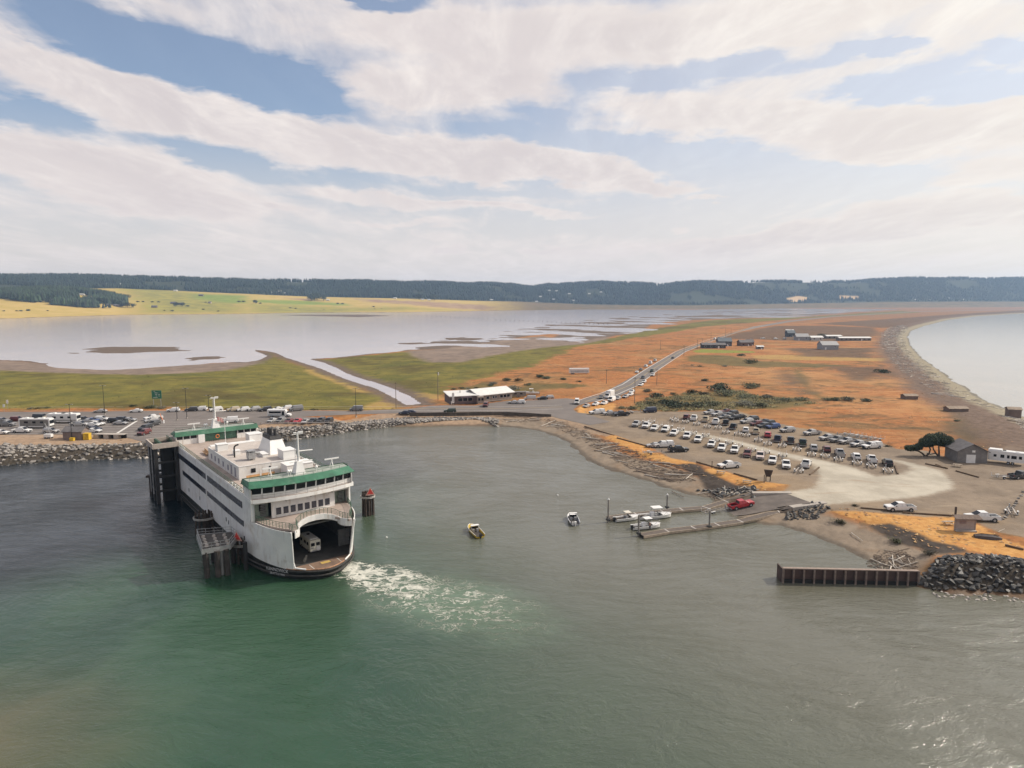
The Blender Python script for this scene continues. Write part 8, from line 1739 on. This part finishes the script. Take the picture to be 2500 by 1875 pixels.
MB().box((0, -.4, .12), (4.0, .8, .24)).build('plinth', CONC, t)
r_ = MB()
for s in (1, -1): r_.add([(-2.5, 0, 3.3), (2.5, 0, 3.3), (2.6, s*1.2, 2.7), (-2.6, s*1.2, 2.7), (-2.5, 0, 3.42), (2.5, 0, 3.42), (2.6, s*1.2, 2.82), (-2.6, s*1.2, 2.82)], [(0, 1, 2, 3), (7, 6, 5, 4), (2, 6, 7, 3), (1, 5, 6, 2), (0, 3, 7, 4)])
r_.build('roof', mat('kiosk_roof', (.17, .125, .10), .9, var=.3, vs=2), t)
x, y = SITE['post_kiosk']; tag(MB().box((x, y, h1(x, y)+1.), (.3, .3, 2.2)).build('wooden_post', TIMBER), 'thick brown post behind the information kiosk', 'post')
x, y = SITE['dinghy']
t = thing('upturned_dinghy', 'dark upturned dinghy lying on the dry grass near the kiosk', 'dinghy', (x+.2, y+.8, h1(x, y)), R(-22))
st = [(-2.3, .75, .55), (-1, .95, .8), (.6, .9, .85), (1.6, .6, .7), (2.3, .08, .35)]
MB().loft([[(a, -b, 0.02), (a, -b*.8, c*.7), (a, 0, c), (a, b*.8, c*.7), (a, b, 0.02)] for a, b, c in st]).build('hull', mat('dinghy_dark', (.075, .06, .058), .8, var=.3), t); MB().box((0, 0, .84), (3.6, .07, .08)).build('keel', TIMBER, t)
x, y = SITE['log_kiosk']; put_log((x-.8, y, h1(x, y)), (x+1.1, y+.9, h1(x, y)+.3), .2, DRIFT, 'short pale driftwood log with roots near the upturned dinghy', None)
(x, y), (x2, y2), (x3, y3) = SITE['info']
t = thing('sign_shelter', 'dark wooden sign shelter with flared top near the boat ramp', 'sign', (x, y, h1(x, y)), R(-20))
for s in (1, -1): MB().tube((s*.5, 0, 0), (s*.55, 0, 2.6), .12, n=6).build('post', TIMBER, t)
MB().loft([[(-.6, -.1, 1.2), (.6, -.1, 1.2), (.6, .1, 1.2), (-.6, .1, 1.2)], [(-1.1, -.25, 3.0), (1.1, -.25, 3.0), (1.1, .25, 3.0), (-1.1, .25, 3.0)]]).build('panel', TIMBER, t)
for i, (a, b) in enumerate(((x2, y2), (x3, y3))): tag(MB().box((a, b, h1(a, b)+1.), (.14, .14, 2.2)).build('sign_post', TIMBER), ['slim dark post beside the sign shelter', 'slim dark post in front of the shoreside white pickup'][i], 'post')
ZR = hgt(SITE['row_stones'])
for i, (x, y) in enumerate(SITE['row_stones']):
    s = rr.uniform(.4, .6); o = link('boulder', rr.choice(ROCKS), ROCK_A, None, (x, y, float(ZR[i])+s*.3), rr.uniform(0, 6), s); tag(o, 'small boulder in the row of stones edging the gravel lot near the camper', 'boulder', 'row of stones edging the gravel lot')
FP = SITE['fence_posts']
for i, (x, y) in enumerate(FP): tag(MB().box((x, y, .9), (1.2, 1.2, 3.0)).build('lake_piling', TIMBER), 'old wooden piling in the line crossing the far lagoon', 'piling', 'line of old pilings in the lagoon')
for i, (x, y) in enumerate(((-26, 133), (11.5, 163))):
    tag(MB().loft([[(x+.22*k*math.cos(a), y+.22*k*math.sin(a), z) for a in [j*math.pi/3 for j in range(6)]] for k, z in ((.5, -.15), (1, .05), (.5, .28))]).build('mooring_buoy', W_CLEAN), ['small white float on the water between yellow boat and ferry', 'small white float on the harbour water nearer the beach'][i], 'buoy')
# haze: one closed box of thin air round the camera and everything built
hz = MB().box((400, 2950, 118), (13000, 6500, 254)).build('haze', None)
hm = bpy.data.materials.new('haze'); hm.use_nodes = True; hm.node_tree.nodes.clear(); N = NT(hm.node_tree)
pv = N.add('ShaderNodeVolumePrincipled', ins={'Color': (.46, .68, 1., 1), 'Anisotropy': .3, 'Density': HAZE}); N.add('ShaderNodeOutputMaterial', ins={'Volume': pv.outputs[0]})
hz.data.materials.append(hm); tag(hz, kind='stuff')
